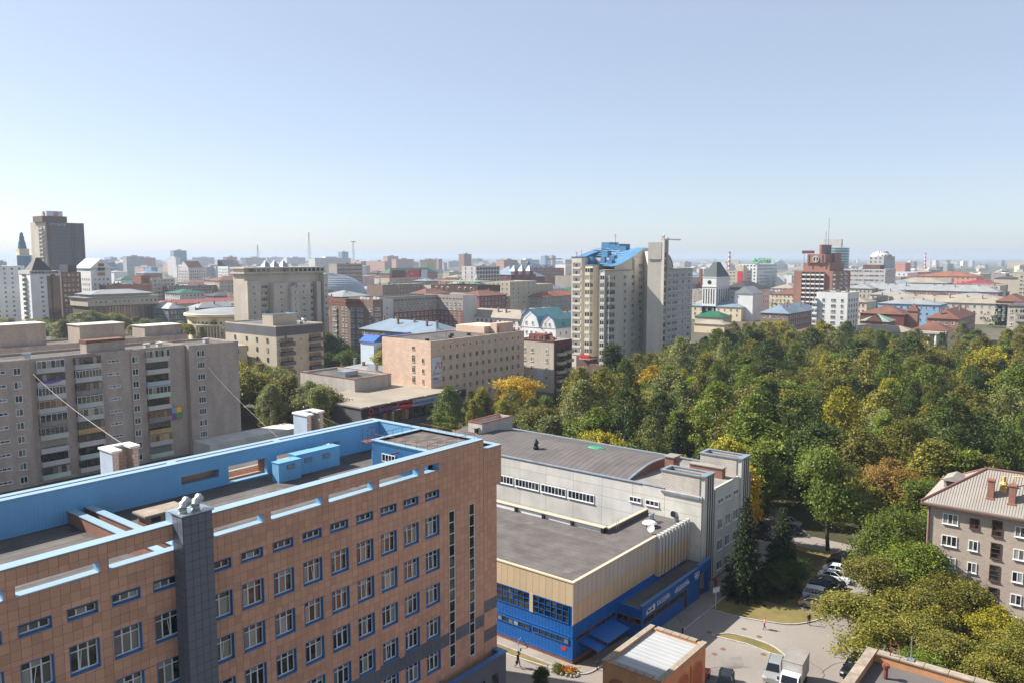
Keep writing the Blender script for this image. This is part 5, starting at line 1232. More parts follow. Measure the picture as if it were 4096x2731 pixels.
# brown red-balconied house -------------------------------------------------------------
t = T('beige_and_maroon_house', 'beige six storey house with maroon balcony corner left of the tower', 'building', (223, 159.5, 0))
b = MB(); shell(b, 11, 17, 18, .5, .35); b.build('wall', 'w_conc', t); rf = MB().box(.36, 10.6, .36, 16.6, 17.1, 17.5).build('roof', 'metalroof', t)
MB().box(.5, 11.05, -.12, -.004, 0, 18.1).build('maroon_front', 'w_dred', t); MB().box(-.25, .3, -.3, 17.2, 18.01, 18.2).build('cornice', 'w_dred', t)
for r_ in range(5):
    z = 13.6 - 3.1 * r_
    for y in (3.0, 9.4, 12.8, 15.6): put('window', win_mesh(1.3 if y > 4 else 1.1, 1.6, 2, 0, 'white', 'glass_far', .12, True, .07), t, (-.006, y, z), R(-90))
    for x, w in ((3.8, 4.4), (8.6, 3.2)): put('balcony', balcony_mesh(w, 1.5, 'cream', False, 'darkglass', 'w_dred', 1.0, 1.4), t, (x, -.12, z - .6 + (.4 if x > 5 else 0)))
for x, y in ((1.5, 5), (2.5, 8), (4, 3), (5, 9), (3, 11), (7, 6)): MB().box(x, x + .8, y, y + .8, 17.5, 18.9).box(x - .1, x + .9, y - .1, y + .9, 18.91, 19.05).build('chimney', 'rbrick', rf)
MB().box(5.5, 10.5, 8, 15, 17.5, 19.4).build('roof_house', 'w_dred', rf); MB().box(-.06, -.01, 4.2, 7.0, 4.4, 7.9).build('wall_poster', 'poster', t); lettering('poster_lettering', 'CANDY', .5, 'w_dgrey', t, (-.08, 6.6, 5.2), SIDE, .02)

# turquoise gabled houses -----------------------------------------------------------------
t = T('turquoise_roofed_mansion', 'white mansion with steep turquoise gambrel roofs and blue eaves', 'building', (317.6, 226, 0))
MB().box(0, 24, 0, 22, 0, 12).build('wall', 'w_white', t)
b = MB()
for (y0, y1, zr) in ((0, 9, 19), (10, 22, 21)):
    ym = (y0 + y1) / 2; w_ = (y1 - y0) / 2
    prof2 = [(y0 - .6, 12), (y0 + .12 * w_ * 2, 12 + (zr - 12) * .62), (ym, zr), (y1 - .12 * w_ * 2, 12 + (zr - 12) * .62), (y1 + .6, 12)]
    for k in range(4): b.face([(-.6, prof2[k][0], prof2[k][1]), (-.6, prof2[k + 1][0], prof2[k + 1][1]), (24, prof2[k + 1][0], prof2[k + 1][1]), (24, prof2[k][0], prof2[k][1])])
    b.face([(-.2, p[0], p[1]) for p in prof2[::-1]], 1)
    for k in range(4): b.face([(-.9, prof2[k][0], prof2[k][1] - .25), (-.9, prof2[k + 1][0], prof2[k + 1][1] - .25), (-.9, prof2[k + 1][0], prof2[k + 1][1] + .3), (-.9, prof2[k][0], prof2[k][1] + .3)], 2)
b.build('roof', ['turqroof', 'w_white', 'brightblue'], t)
for y, z in ((3, 8.4), (6, 8.4), (12, 8.4), (15, 8.4), (18, 8.4), (3.5, 12.8), (6, 12.8), (14, 13.2), (18, 13.2)): put('window', win_mesh(1.3, 1.9, 2, 0, 'white', 'glass_far', .12, True, .07), t, (-.22 if z > 12 else -.006, y, z), R(-90))
for x in (4, 9, 14, 19): put('window', win_mesh(1.3, 1.9, 2, 0, 'white', 'glass_far', .12, True, .07), t, (x, -.006, 8.4)); 
for x in (6, 15): MB().box(x, x + 2.2, -.7, 1.5, 12.2, 14.6).build('dormer', 'turqroof', t)

# residential tower -------------------------------------------------------------------------
tw = T('pale_brick_tower_block', 'tall pale brick residential tower with swooping blue roof and lift shaft', 'building', (0, 0, 0))
TWM = brick_mat('pale_tower_brick', C(212, 205, 194), C(203, 196, 186), C(190, 184, 175), 1.0, .3, .03, streak=.07); M['twb'] = TWM
M['twy'] = mat('yellow_tower_brick', C(212, 202, 182), .85, .06, .1, .04)
MB().box(280, 312, 186.2, 191.2, 0, 46.8).build('left_wing', 'twb', tw); MB().box(279.8, 312, 186.0, 191.4, 46.81, 47.1).build('left_wing_coping', 'revealblue', tw)
MB().box(276, 297, 178, 181.6, 6, 43.6).box(284, 297, 181.61, 186.19, 0, 43.6).build('bay_wing', 'twy', tw); MB().box(275.8, 284, 177.8, 181.8, 43.61, 43.9).build('bay_wing_coping', 'revealblue', tw)
cv = []
for k in range(9): t_ = k / 8; cv.append((272.6 + 24 * t_, 170.2 - 2.4 * math.sin(math.pi * t_) - 2.4 * t_))
MB().prism(cv + [(296.6, 177.99), (280, 177.99), (279, 172.4), (272.6, 172.2)], 3.5, 41.4).build('curved_front', 'twb', tw)
MB().prism([(x, y - .25) for x, y in cv] + [(296.9, 177.9), (280, 177.9), (279, 172.6), (272.3, 172.5)], 41.41, 41.8).build('curved_front_coping', 'w_grey', tw)
MB().box(289.6, 312, 166.3, 186, 0, 46.6).build('recess_wing', 'twb', tw)
sw = []
for k in range(13): t_ = k / 12; sw.append((278.5 + 19 * t_, 43.4 + 7.4 * (t_ ** 1.5) * (1.25 - .25 * t_)))
g2 = MB(); g2.face([(278.5, 169.2, 41.5), (297.5, 166.25, 41.5)] + [(x, 169.2 - 2.95 * k / 12, z) for k, (x, z) in reversed(list(enumerate(sw)))])
for k in range(12): g2.face([(sw[k][0], 169.2 - 2.95 * k / 12, sw[k][1]), (sw[k + 1][0], 169.2 - 2.95 * (k + 1) / 12, sw[k + 1][1]), (sw[k + 1][0], 170.2, sw[k + 1][1]), (sw[k][0], 170.2, sw[k][1])])
g2.face([(297.5, 166.25, 41.5), (312, 166.25, 41.5), (312, 166.25, 50.6), (297.5, 166.25, sw[-1][1])])
g2.build('swooping_wall', 'twb', tw)
rfT = MB()
for k in range(12): rfT.face([(sw[k][0], 170.25, sw[k][1] - .3), (sw[k + 1][0], 170.25, sw[k + 1][1] - .3), (sw[k + 1][0] + 8, 196, sw[k + 1][1] + .2), (sw[k][0] + 8, 196, sw[k][1] + .8)])
for k in range(12): rfT.face([(sw[k][0] - .1, 169.0 - 2.95 * k / 12, sw[k][1] + .02), (sw[k + 1][0] - .1, 169.0 - 2.95 * (k + 1) / 12, sw[k + 1][1] + .02), (sw[k + 1][0] - .1, 170.4, sw[k + 1][1] + .06), (sw[k][0] - .1, 170.4, sw[k][1] + .06)])
rfT.face([(297.5, 170.2, 50.3), (312, 170.2, 50.3), (318, 196, 50), (305.5, 196, 50)])
rfTo = rfT.build('blue_roof', 'towerblue', tw)
for (x, y, w, d, z0, h) in ((284, 174, 2.4, 2, 43.6, 2.2), (286.5, 179, 1.6, 2, 44, 3.0), (289, 176, 2.4, 2.4, 45, 2.6), (292, 181, 3, 3, 46, 3.6), (297, 175, 3, 3, 48, 3.6), (300, 180, 9, 5, 49, 3.6), (303, 187, 8, 4, 49, 4.4), (285, 184, 2, 2, 43.6, 3.4)): MB().box(x, x + w, y, y + d, z0, z0 + h).build('roof_house', 'towerblue', rfTo)
ar = MB(); pts = [(288 + 1.9 * k, 191.2, 45.8 + 4.4 * math.sin(R(12 + 6.8 * k))) for k in range(13)]
for k in range(12): ar.face([(pts[k][0], 190.4, 44), (pts[k + 1][0], 190.4, 44), (pts[k + 1][0], 190.4, pts[k + 1][2]), (pts[k][0], 190.4, pts[k][2])]); ar.face([(pts[k][0], 190.4, pts[k][2]), (pts[k + 1][0], 190.4, pts[k + 1][2]), (pts[k + 1][0], 195, pts[k + 1][2]), (pts[k][0], 195, pts[k][2])])
ar.build('curved_ridge', 'towerblue', rfTo)
rlT = MB(); 
for k in range(0, 13, 1): rlT.tube([pts[k], (pts[k][0], pts[k][1], pts[k][2] + 1.0)], .05, 4)
for k in range(12): rlT.tube([(pts[k][0], pts[k][1], pts[k][2] + 1.0), (pts[k + 1][0], pts[k + 1][1], pts[k + 1][2] + 1.0)], .05, 4)
rlT.build('ridge_railing', 'w_grey', rfTo)
MB().tube([(300, 182, 52), (300, 182, 57)], .09, 4).tube([(298.8, 182, 56), (301.2, 182, 56)], .06, 4).tube([(282.5, 188, 46), (282.5, 188, 50)], .08, 4).build('aerial', 'black', rfTo)
# blind wall and lift shaft
MB().prism([(286.7, 158.7), (287.6, 152.9), (290, 153.0), (310.7, 164.3), (310.7, 180), (297, 180), (297, 166.29), (291, 160)], 0, 49.2).build('blind_wall', 'twb', tw)
MB().prism([(286.4, 158.4), (287.3, 152.9), (290, 152.9), (294, 158)], 46, 52.8).build('shaft_head', 'twb', tw)
MB().box(287.4, 289.2, 151.7, 152.85, 0, 54.0).build('lift_shaft', 'twb', tw); MB().box(289.21, 290.3, 151.4, 153.2, 0, 54.6).build('lift_shaft_fin', 'w_conc', tw)
for k in range(17): MB().box(287.6, 289.0, 151.64, 151.69, 2 + 2.8 * k, 3.9 + 2.8 * k).build('shaft_glazing', 'glass_far', tw)
MB().tube([(288.5, 152.3, 54), (288.0, 152.3, 56.2), (287.4, 152.3, 55)], .14, 5).lathe([(0, 54.6), (.8, 55.0)], 10, 0, 287, 152.3).build('mast_dish', 'galv', tw)
# right wing with curved shoulder
MB().box(310.75, 338, 163.8, 186, 0, 41.6).build('right_wing', 'twb', tw); MB().box(310.75, 338.3, 163.5, 186, 41.61, 41.95).build('right_wing_coping', 'w_grey', tw)
sh_ = MB(); q = [(309.5 + 11 * math.sin(R(a)), 42 + 7.4 * math.cos(R(a))) for a in range(0, 91, 10)]
sh_.face([(309.5, 165, 41.9)] + [(x, 165, z) for x, z in q[::-1]])
for k in range(len(q) - 1): sh_.face([(q[k][0], 165, q[k][1]), (q[k + 1][0], 165, q[k + 1][1]), (q[k + 1][0], 180, q[k + 1][1]), (q[k][0], 180, q[k][1])])
sh_.build('curved_shoulder', 'twb', tw)
shr = MB()
for k in range(len(q) - 1): shr.face([(q[k][0], 164.7, q[k][1] + .05), (q[k + 1][0], 164.7, q[k + 1][1] + .05), (q[k + 1][0], 165.6, q[k + 1][1] + .08), (q[k][0], 165.6, q[k][1] + .08)])
shr.build('shoulder_trim', 'revealblue', tw)
for r_ in range(13):
    z = 43.2 - 3.0 * r_
    o = put('loggia', _wm.setdefault('logg', MB().box(-1.9, 1.9, -.04, 0, 0, 1.75, 1).box(-2.1, 2.1, -.16, -.041, -.95, -.02, 0).box(-.5, .5, -.06, -.041, .1, 1.2, 2).mesh('loggia', ['twb', 'concrete_d', 'darkglass'])), tw, (279.99, 188.7, z - .4), R(-90))
    if r_ < 12:
        # bay stack
        bz = z - 3.4
        bb_ = _wm.setdefault('bay', MB().prism([(-2.0, 0), (-1.2, -1.3), (1.2, -1.3), (2.0, 0)], -1.15, 0, 0).prism([(-1.9, 0), (-1.15, -1.2), (1.15, -1.2), (1.9, 0)], 0, 1.6, 1).prism([(-2.0, 0), (-1.2, -1.3), (1.2, -1.3), (2.0, 0)], 1.6, 1.75, 0).box(-1.2, -1.08, -1.28, -1.15, 0, 1.6, 2).box(-.06, .06, -1.28, -1.19, 0, 1.6, 2).box(1.08, 1.2, -1.28, -1.15, 0, 1.6, 2).mesh('bay_window', ['twy', 'glass_far', 'white']))
        put('bay_window', bb_, tw, (275.99, 179.8, bz + .9), R(-90))
        for x, w, nx in ((283, 1.6, 3), (288.6, 2.2, 4), (294.2, 1.5, 2)):
            yy = np.interp(x, [c_[0] for c_ in cv], [c_[1] for c_ in cv]) - .12
            put('window', win_mesh(w, 1.7, nx, 0, 'white', 'glass_far', .1, True, .07), tw, (x, yy, z - 5.2))
            if (r_ * 3 + int(x)) % 4 == 0: MB().box(x + .9, x + 1.7, yy - .35, yy - .02, z - 5.9, z - 5.4).build('air_conditioner', 'white', tw)
        put('corner_glazing', _wm.setdefault('cg', MB().box(-2.0, .1, -.25, 0, -.9, 0, 2).box(-2.0, .1, -.22, 0, 0, 1.65, 1).box(-2.0, -1.88, -.27, 0, 0, 1.65, 0).box(-1.0, -.9, -.27, 0, 0, 1.65, 0).box(0, .1, -.27, 0, 0, 1.65, 0).box(-2.0, .1, -.28, 0, 1.65, 1.8, 0).mesh('corner_glazing', ['white', 'glass', 'twb'])), tw, (272.59, 170.2, z - 5.3), R(-90))
        me_ = balcony_mesh(4.4, .9, 'twb', True, 'glass', 'white', .9, 1.6, 5); put('balcony', me_, tw, (275.2, 169.1, z - 6.1))
        put('window', win_mesh(3.6 if r_ < 6 else 2.0, 1.6, 6 if r_ < 6 else 3, 0, 'white', 'glass_far', .1, True, .07), tw, (294.5, 166.29, z - .6))
        for x, w, nx in ((314.5, 5.2, 7), (321, 5.2, 7), (328.5, 1.6, 2), (334.5, 2.6, 4)): put('window', win_mesh(w, 1.6, nx, 0, 'white', 'glass_far', .1, True, .07), tw, (x, 163.79, z - 5.1))
    if r_ < 12: MB().box(310.76, 338.05, 163.73, 163.79, z - 6.2, z - 6.0).build('string_course', 'w_grey', tw)
MB().box(276.5, 297, 178.3, 186.1, 0, 5.9).box(274, 296, 170.5, 178, 0, 3.4).build('ground_storey', 'w_choc', tw); MB().box(274, 280, 177.9, 183, 5, 5.5).build('entrance_canopy', 'cream', tw); MB().box(273.9, 274.1, 178.2, 182.4, 5.52, 7.0).build('shop_sign', 'sign_red', tw)
lettering('wall_graffiti', 'НАТС', 2.6, 'concrete_d', tw, (283.5, 186.15, 43.2), FRONT, .02)
# ------------------------------------------------------------------ left skyline
cc = T('dark_glass_office_tower', 'tall dark glass office tower with rooftop sign box on the left skyline', 'skyscraper', (290.7, 741.9, 0))
MB().box(0, 30, 0, 25, 0, 76.5).build('glass_slab', mat('dark_tower_glass', C(84, 76, 80), .25, .08, .08, .04, spec=.5), cc)
for k in range(1, 24): MB().box(.1, 29.9, -.12, -.005, 3.1 * k, 3.1 * k + .25).build('floor_band', 'w_dgrey', cc)
for x in (0, 1.6, 19, 21, 28.6): MB().box(x, x + .7, -.3, -.121, 0, 76.6).build('mullion_fin', 'w_choc', cc)
MB().box(-1.5, -.01, 2, 32, 0, 76.8).build('concrete_core', 'w_conc', cc)
bt = balcony_mesh(5, 1.6, 'w_conc', False, 'darkglass', 'white', 1.0, 1.6)
for k in range(20): put('balcony', bt, cc, (-1.52, 7, 6 + 3.4 * k), R(-90))
for k in range(20): put('balcony', bt, cc, (-1.52, 13, 6 + 3.4 * k), R(-90))
MB().box(-3, 17, 2, 22, 76.81, 82).build('penthouse', 'w_choc', cc)
sb = MB().box(1, 14, 3, 14, 82.01, 86.4).build('sign_box', 'poster', cc)
for (x, y, rot) in ((8.5, 2.95, 0), (.95, 8.5, 1)):
    pts = [(1.6 * math.cos(t * R(30)), -.1, 84.2 + 1.6 * math.sin(t * R(30))) for t in range(13)]
    o = MB().tube(pts, .35, 5, cap=False).build('round_logo', 'sign_red', sb, (x, y, 0), R(-90) if rot else 0)
    lettering('logo_letter', 'C', 2.2, 'sign_red', sb, (x - .7, y - .15, 83.4) if not rot else (x - .15, y + .7, 83.4), FRONT if not rot else SIDE)
lettering('lettering', 'CITYCENTER', 3.1, 'whitepaint', cc, (1.2, -.5, 73.6), FRONT, .3, .75)
# twin blue cupola block
t = T('twin_cupola_block', 'blue and white block with two stepped blue cupolas behind the dark tower', 'building', (352, 984, 0))
MB().box(0, 26, 0, 30, 0, 49).build('wall', 'w_lblue', t); MB().box(-.1, 14, -.15, -.01, 30, 48).build('blue_front', 'glass_blue', t)
for x in (8.5, 23.5): MB().box(x - 5, x + 5, 2, 12, 49, 56).build('cupola_base', 'w_cream', t); MB().lathe([(4.6, 56), (3.6, 63), (2.6, 66), (2.6, 69), (1.8, 71), (1.8, 73), (0, 75)], 10, 0, x, 7).build('cupola', 'glass_blue', t)
# white residential with pyramid
t = T('white_pyramid_house', 'white twelve storey house with dark pyramid roof and black balcony stack', 'building', (202.7, 547.5, 0))
MB().box(0, 17, 0, 18, 0, 38).build('wall', 'w_white', t); MB().box(-.3, 17.3, -.3, 18, 36.2, 38.3).build('attic_band', 'w_lgrey', t)
for k in range(8): MB().box(.6 + 2 * k, 2.3 + 2 * k, -.4, -.31, 36.5, 37.8).build('attic_window', 'glass_far', t)
MB().box(9.6, 17.05, -.4, -.005, 0, 35).build('mirror_bay', 'glass_gold', t); MB().box(12, 14, -1.6, -.41, 0, 36).build('brown_mirror_shaft', 'glass_brown', t)
for k in range(11): put('window', win_mesh(1.8, 1.6, 2, 0, 'white', 'glass_far', .12, False, .07), t, (6.6, -.01, 33 - 3.0 * k)); put('balcony', balcony_mesh(7, 1.4, 'w_white', False, 'darkglass', 'white', 1, 1.6), t, (-.01, 9.5, 33.6 - 3.0 * k), R(-90))
MB().lathe([(8.5, 38.3), (1.6, 46.5), (0, 46.5)], 4, 0, 8, 9, R(45), R(405)).build('pyramid_roof', 'darkroof', t)
house('white_stepped_house', 'white stepped apartment house left of the pyramid roof', 196, 592, 20, 40, 41, 'w_white', 'flat', 'bitumen', L=dict(n=6, rows=11, pitch=3.1, w=1.7, h=1.6), Rr=dict(n=4, rows=11, pitch=3.1))
house('brown_checker_office', 'brown brick office with pale yellow square windows', 236, 585, 13, 24, 36.5, 'w_choc', 'flat', 'bitumen', Rr=dict(n=4, rows=9, pitch=3.5, w=1.7, h=1.7, gl='glass_gold', fr='cream'))
MBx = house('dark_annex_tower', 'dark brown stair tower between the brown office and white gable', 246, 598, 6, 14, 41.5, 'darkroof')
t = T('white_gabled_office', 'white gabled office with arched attic window and square panes', 'building', (262.4, 600, 0))
MB().box(0, 14.5, 0, 24, 0, 38.5).build('wall', 'w_white', t); b = MB(); hip_roof(b, 14.5, 24, 38.7, 7.0, .8, gable='y', m=0, me=1); b.build('roof', ['blueroof', 'w_white'], t)
win_grid(t, 'R', 1.2, 13.3, 4, 31.5, 6, 3.7, win_mesh(1.6, 1.8, 2, 0, 'white', 'glass_gold', .12, False, .07), 1.8); win_grid(t, 'L', 2, 22, 6, 31.5, 6, 3.7, win_mesh(1.6, 1.8, 2, 0, 'white', 'glass_far', .12, False, .07), 1.8)
for z, w in ((33.4, 5), (37, 5), (40, 4)): MB().box(7.2 - w / 2, 7.2 + w / 2, -.9, -.82, z, z + 2.2).build('attic_glazing', 'glass_brown', t)
t = T('library_building', 'broad chocolate building under an overhanging pale metal roof', 'building', (231.6, 535, 0))
MB().box(0, 45, 0, 24, 0, 15).build('wall', 'w_choc', t); MB().box(-1, 46, -1, 25, 15.01, 20.2).build('attic_storey', 'w_sand', t); MB().box(-2, 47, -2, 26, 20.21, 20.8).build('eaves', 'metalroof', t)
b = MB(); b.box(4, 42, 3, 22, 20.8, 22.4); b.build('clerestory', 'w_sand', t); b = MB(); hip_roof(b, 40, 20, 22.6, 2.6, 1.5, 3, 2.5); b.build('roof', 'metalroof', t)
for k in range(15): put('attic_window', win_mesh(1.5, 1.9, 1, 0, 'white', 'glass_far', .12, False, .07), t, (1.2 + 3.05 * k, -1.01, 16.6))
for k in range(22): MB().box(.4 + 2 * k, 1.8 + 2 * k, -.12, -.01, 3, 14.4).build('glazing_bay', 'glass_brown', t)
house('brown_stepped_office', 'brown stepped office behind the library roof', 268, 590, 34, 14, 26.5, 'w_rose', 'flat', 'bitumen', clutter=3)
house('green_roofed_arcade', 'low building with faded green hip roof at the left edge', 196, 600, 38, 26, 18, 'w_pink', 'hip', 'palegreen', 4.5, Rr=dict(n=9, rows=3, pitch=4, w=1.8, h=2))
house('brick_and_glass_office', 'office with brick stair tower and golden glass front', 367, 716, 22, 21, 27, 'w_sand', 'flat', 'metalroof', Rr=dict(n=6, rows=6, pitch=3.6, w=2.4, h=1.8, gl='glass_gold'), clutter=2)
house('red_brick_stair_tower', 'tall narrow red brick stair tower beside the golden glass office', 360, 722, 8, 16, 30, 'w_red')
house('long_white_roof_block', 'long brown office with white roof and glazed top floor', 377, 705, 62, 18, 20, 'w_brown', 'flat', 'metalroof', Rr=dict(n=20, rows=4, pitch=4, w=2.2, h=2.0), clutter=4)
house('sandstone_corner_house', 'sandstone house with red brown roof behind the long white roof', 425, 700, 40, 27, 24, 'w_sand', 'hip', 'rustroof', 4, Rr=dict(n=10, rows=5, pitch=3.8, w=1.8), L=dict(n=7, rows=5, pitch=3.8))
t = T('gabled_stone_hall', 'pale stone hall with open gabled attic far off left of the tower', 'building', (582, 1034, 0))
MB().box(0, 27, 0, 28, 0, 32).build('wall', 'w_lgrey', t); b = MB(); hip_roof(b, 20, 22, 32.2, 9, .8, 2, 3, 'x', 0, .18, 1); b.build('roof', ['rustroof', 'w_lgrey'], t); win_grid(t, 'L', 2, 26, 6, 28, 6, 4, win_mesh(1.4, 2.4, 1, 0, 'w_grey', 'darkglass', .1, False, .07), 2.4); win_grid(t, 'R', 2, 25, 7, 28, 6, 4, win_mesh(1.4, 2.4, 1, 0, 'w_grey', 'darkglass', .1, False, .07), 2.4)
t = T('slanted_glass_office', 'white office with slanted dark glass top far behind the concrete tower', 'building', (612, 985, 0))
MB().box(0, 22, 0, 25, 0, 34).build('wall', 'w_white', t); b = MB(); b.face([(0, 0, 34), (0, 25, 34), (0, 25, 43)]); b.face([(0, 25, 43), (22, 25, 43), (22, 0, 34), (0, 0, 34)]); b.face([(22, 0, 34), (22, 25, 43), (22, 25, 34)]); b.build('slanted_roof', 'darkglass', t); win_grid(t, 'L', 1, 24, 8, 31, 7, 4, win_mesh(1.3, 2.6, 1, 0, 'white', 'glass_far', .1, False, .07), 2.6)
house('grey_three_storey_row', 'grey three storey house with pale metal roof and tall white windows', 274.5, 514.8, 12, 28, 12, 'w_dgrey', 'hip', 'metalroof', 3.5, L=dict(n=8, rows=3, pitch=3.6, w=1.4, h=2.0), Rr=dict(n=4, rows=3, pitch=3.6, w=1.4, h=2.0), chim=4)
t = house('grey_corner_row', 'second grey three storey row with a big white poster on its end', 292, 508, 42, 14, 12, 'w_dgrey', 'hip', 'metalroof', 3.2, Rr=dict(n=10, rows=3, pitch=3.6, w=1.6, h=1.8), chim=4)
MB().box(-.8, -.1, 3, 11, 3, 13).build('poster', 'poster', t); MB().box(-.86, -.81, 4.5, 9, 6, 9).build('poster_picture', 'w_blue', t)
house('red_roofed_row', 'low row with bright red roof behind the grey houses', 285, 548, 66, 14, 13, 'w_sand', 'hip', mat('bright_red_roof', C(168, 98, 90), .7, .08), 2.6)
house('white_classical_hall', 'long cream hall with pale flat roof near the small silver dome', 318, 510, 60, 20, 14, 'w_cream', 'flat', 'metalroof', Rr=dict(n=12, rows=2, pitch=5, w=1.6, h=2.2))
# round theatre
t = T('round_stone_hall', 'curved stone hall with deep cornice and small square windows', 'building', (262, 424, 0))
RC = 24
MB().lathe([(RC - 2, 0), (RC - 2, 12.6), (RC, 13.4), (RC, 14.6), (RC - .5, 15)], 48).build('drum_wall', 'w_cream', t); MB().lathe([(RC - .6, 14.9), (9, 17.0), (0, 17.2)], 48).build('roof', 'metalroof', t)
for k in range(26):
    a = R(180 + k * 7); me = win_mesh(1.2, 1.2, 1, 0, 'cream', 'darkglass', .1, False, .07); put('window', me, t, ((RC - 1.95) * math.cos(a), (RC - 1.95) * math.sin(a), 9.4), a + R(90))
for k in range(9): a = R(196 + k * 4.0); MB().tube([((RC + .3) * math.cos(a), (RC + .3) * math.sin(a), 0), ((RC + .3) * math.cos(a), (RC + .3) * math.sin(a), 8.2)], .55, 8).build('column', 'w_cream', t)
MB().lathe([(RC + 1.3, 8.3), (RC + 1.3, 9.2), (RC - 2, 9.2)], 10, 0, 0, 0, R(192), R(232)).build('portico_beam', 'w_cream', t)
t = T('small_silver_dome', 'small gleaming silver dome beside the concrete tower', 'dome', (292, 440, 0))
MB().box(-14, 14, -14, 14, 0, 15).build('base', 'w_cream', t); put('dome', smooth(MB().lathe([(13 * math.cos(R(a)), 15 + 11 * math.sin(R(a))) for a in range(0, 91, 10)], 32).mesh('dome', 'silver')), t)
t = T('opera_house_dome', 'huge ribbed silver dome behind the concrete tower', 'dome', (455, 572, 0))
MB().lathe([(34, 0), (34, 13)], 64).build('drum', 'w_lgrey', t)
prof3 = []; 
for k in range(14):
    a0 = R(90 * k / 14); r0 = 32 * math.cos(a0); z0 = 13 + 19 * math.sin(a0); prof3 += [(r0 + .9, z0), (r0 + .75, z0 + .55)]
prof3.append((0, 32)); MB().lathe(prof3, 72).build('dome_shell', 'silver', t)
for k in range(36): a = R(k * 10); MB().lathe([(.7, 11.8), (0, 13.9)], 4, 0, 34 * math.cos(a), 34 * math.sin(a)).build('drum_gable', 'silver', t)
house('concrete_hotel_slab', 'tall grey concrete slab with gridded facade behind the dome', 560, 690, 36, 14, 39.5, 'w_grey', 'flat', 'bitumen', Rr=dict(n=11, rows=8, pitch=4.2, w=2.4, h=2.0, gl='darkglass', fr='w_lgrey'), clutter=4)
t = house('billboard_roof_house', 'low house carrying red and white roof billboards', 590, 640, 60, 14, 24, 'w_sand', 'flat', 'metalroof', Rr=dict(n=12, rows=4, pitch=4))
for x, c_ in ((4, 'w_dred'), (28, 'sign_red'), (46, 'poster')): MB().box(x, x + 20 if x != 46 else x + 12, -.2, .2, 24.3, 32.5).build('billboard', c_, t)
lettering('billboard_arrow', '←', 7, 'poster', t, (31, -.3, 26), FRONT)
house('brown_dome_side_block', 'dark brown block with pale patched roof right of the silver dome', 508, 560, 62, 22, 21, 'w_brown', 'flat', 'creamroof', Rr=dict(n=14, rows=4, pitch=4, w=1.6, h=1.9), clutter=6)
house('stone_colonnade_block', 'long stone block with flat roof beside the brown dome block', 560, 540, 60, 26, 19.5, 'w_conc', 'flat', 'metalroof', Rr=dict(n=16, rows=3, pitch=5, w=1.5, h=2.6), clutter=4)
house('green_gabled_row', 'red and white row with many small green gables', 720, 780, 90, 20, 25, 'w_red', 'hip', 'greenroof', 7, Rr=dict(n=22, rows=4, pitch=4.4, w=1.8, h=2.2), chim=0)
house('white_slab_office', 'white slab office with dark glass centre and flat cap', 640, 560, 40, 20, 37, 'w_lgrey', 'flat', 'bitumen', Rr=dict(n=8, rows=7, pitch=4.3, w=3.4, h=2.6, gl='darkglass', fr='w_dgrey'), L=dict(n=2, rows=7, pitch=4.3, w=1.6, h=2.8, gl='darkglass'))
t = house('red_castle_house', 'dark red brick mansion with pale pointed gable roofs', 690, 552, 46, 26, 27, 'w_dred', 'hip', 'blueroof', 10, Rr=dict(n=8, rows=4, pitch=5, w=1.4, h=2.6, fr='w_dred'), L=dict(n=5, rows=4, pitch=5, w=1.4, h=2.6, fr='w_dred'))
for k in range(3): MB().box(4 + 14 * k, 11 + 14 * k, -1.5, 5, 20, 31).lathe([(5.2, 31), (0, 38)], 4, 1, 7.5 + 14 * k, 1.8, R(45), R(405)).build('corner_turret', ['w_dred', 'blueroof'], t)
house('red_church_house', 'second dark red gabled house right of the red mansion', 742, 560, 22, 20, 24, 'w_dred', 'hip', 'blueroof', 6)
t = T('green_spired_house', 'yellow house with pale green roof and small spire behind the nine storey wing', 'building', (470, 430, 0))
MB().box(0, 45, 0, 18, 0, 23.5).build('wall', 'w_sand', t); b = MB(); hip_roof(b, 45, 18, 23.7, 4, .6); b.lathe([(3, 27), (2.4, 29), (.3, 33), (0, 36)], 8, 0, 30, 6); b.lathe([(3.5, 25), (.5, 30), (0, 31)], 6, 0, 8, 4); b.build('roof', 'palegreen', t)
t = house('yellow_art_deco_hotel', 'yellow hotel with brown mansard and oval windows', 480, 385, 34, 24, 28, 'w_sand', 'flat', 'creamroof', Rr=dict(n=5, rows=5, pitch=3.6, w=1.4, h=1.8), L=dict(n=5, rows=5, pitch=3.6, w=1.4, h=1.8))
house('yellow_hotel_rear_wing', 'tall yellow hotel wing right of the brown mansard', 515, 388, 26, 22, 25, 'w_sand', 'flat', 'creamroof', Rr=dict(n=4, rows=6, pitch=3.4, w=1.2, h=1.6))
t = T('brown_mansard_hotel', 'yellow hotel with dark brown mansard and roof terrace awnings', 'building', (450, 392, 0))
MB().box(0, 26, 0, 48, 0, 20.5).build('wall', 'w_sand', t); MB().prism([(-.3, -.3), (26.3, -.3), (26.3, 48.3), (-.3, 48.3)], 20.51, 25.5).build('mansard', mat('brown_mansard_sheet', C(86, 58, 48), .6, .1), t); MB().box(2, 24, 3, 44, 28, 28.5).build('terrace_awning', 'creamroof', t)
for y in (4, 10, 16, 22, 28, 34, 40): MB().box(2, 2.3, y, y + .3, 25.5, 28).build('terrace_post', 'black', t)
for y in (6, 12, 18, 30, 36, 42): put('oval_window', smooth(MB().lathe([(0, -.2), (1.0, -.2), (1.3, -.1), (1.3, 0)], 14).mesh('oval', 'cream')), t, (-.3, y, 23)).rotation_euler = (0, R(90), 0); put('oval_pane', MB().lathe([(0, 0), (.9, 0)], 14).mesh('oval_pane', 'darkglass'), t, (-.55, y, 23)).rotation_euler = (0, R(-90), 0)
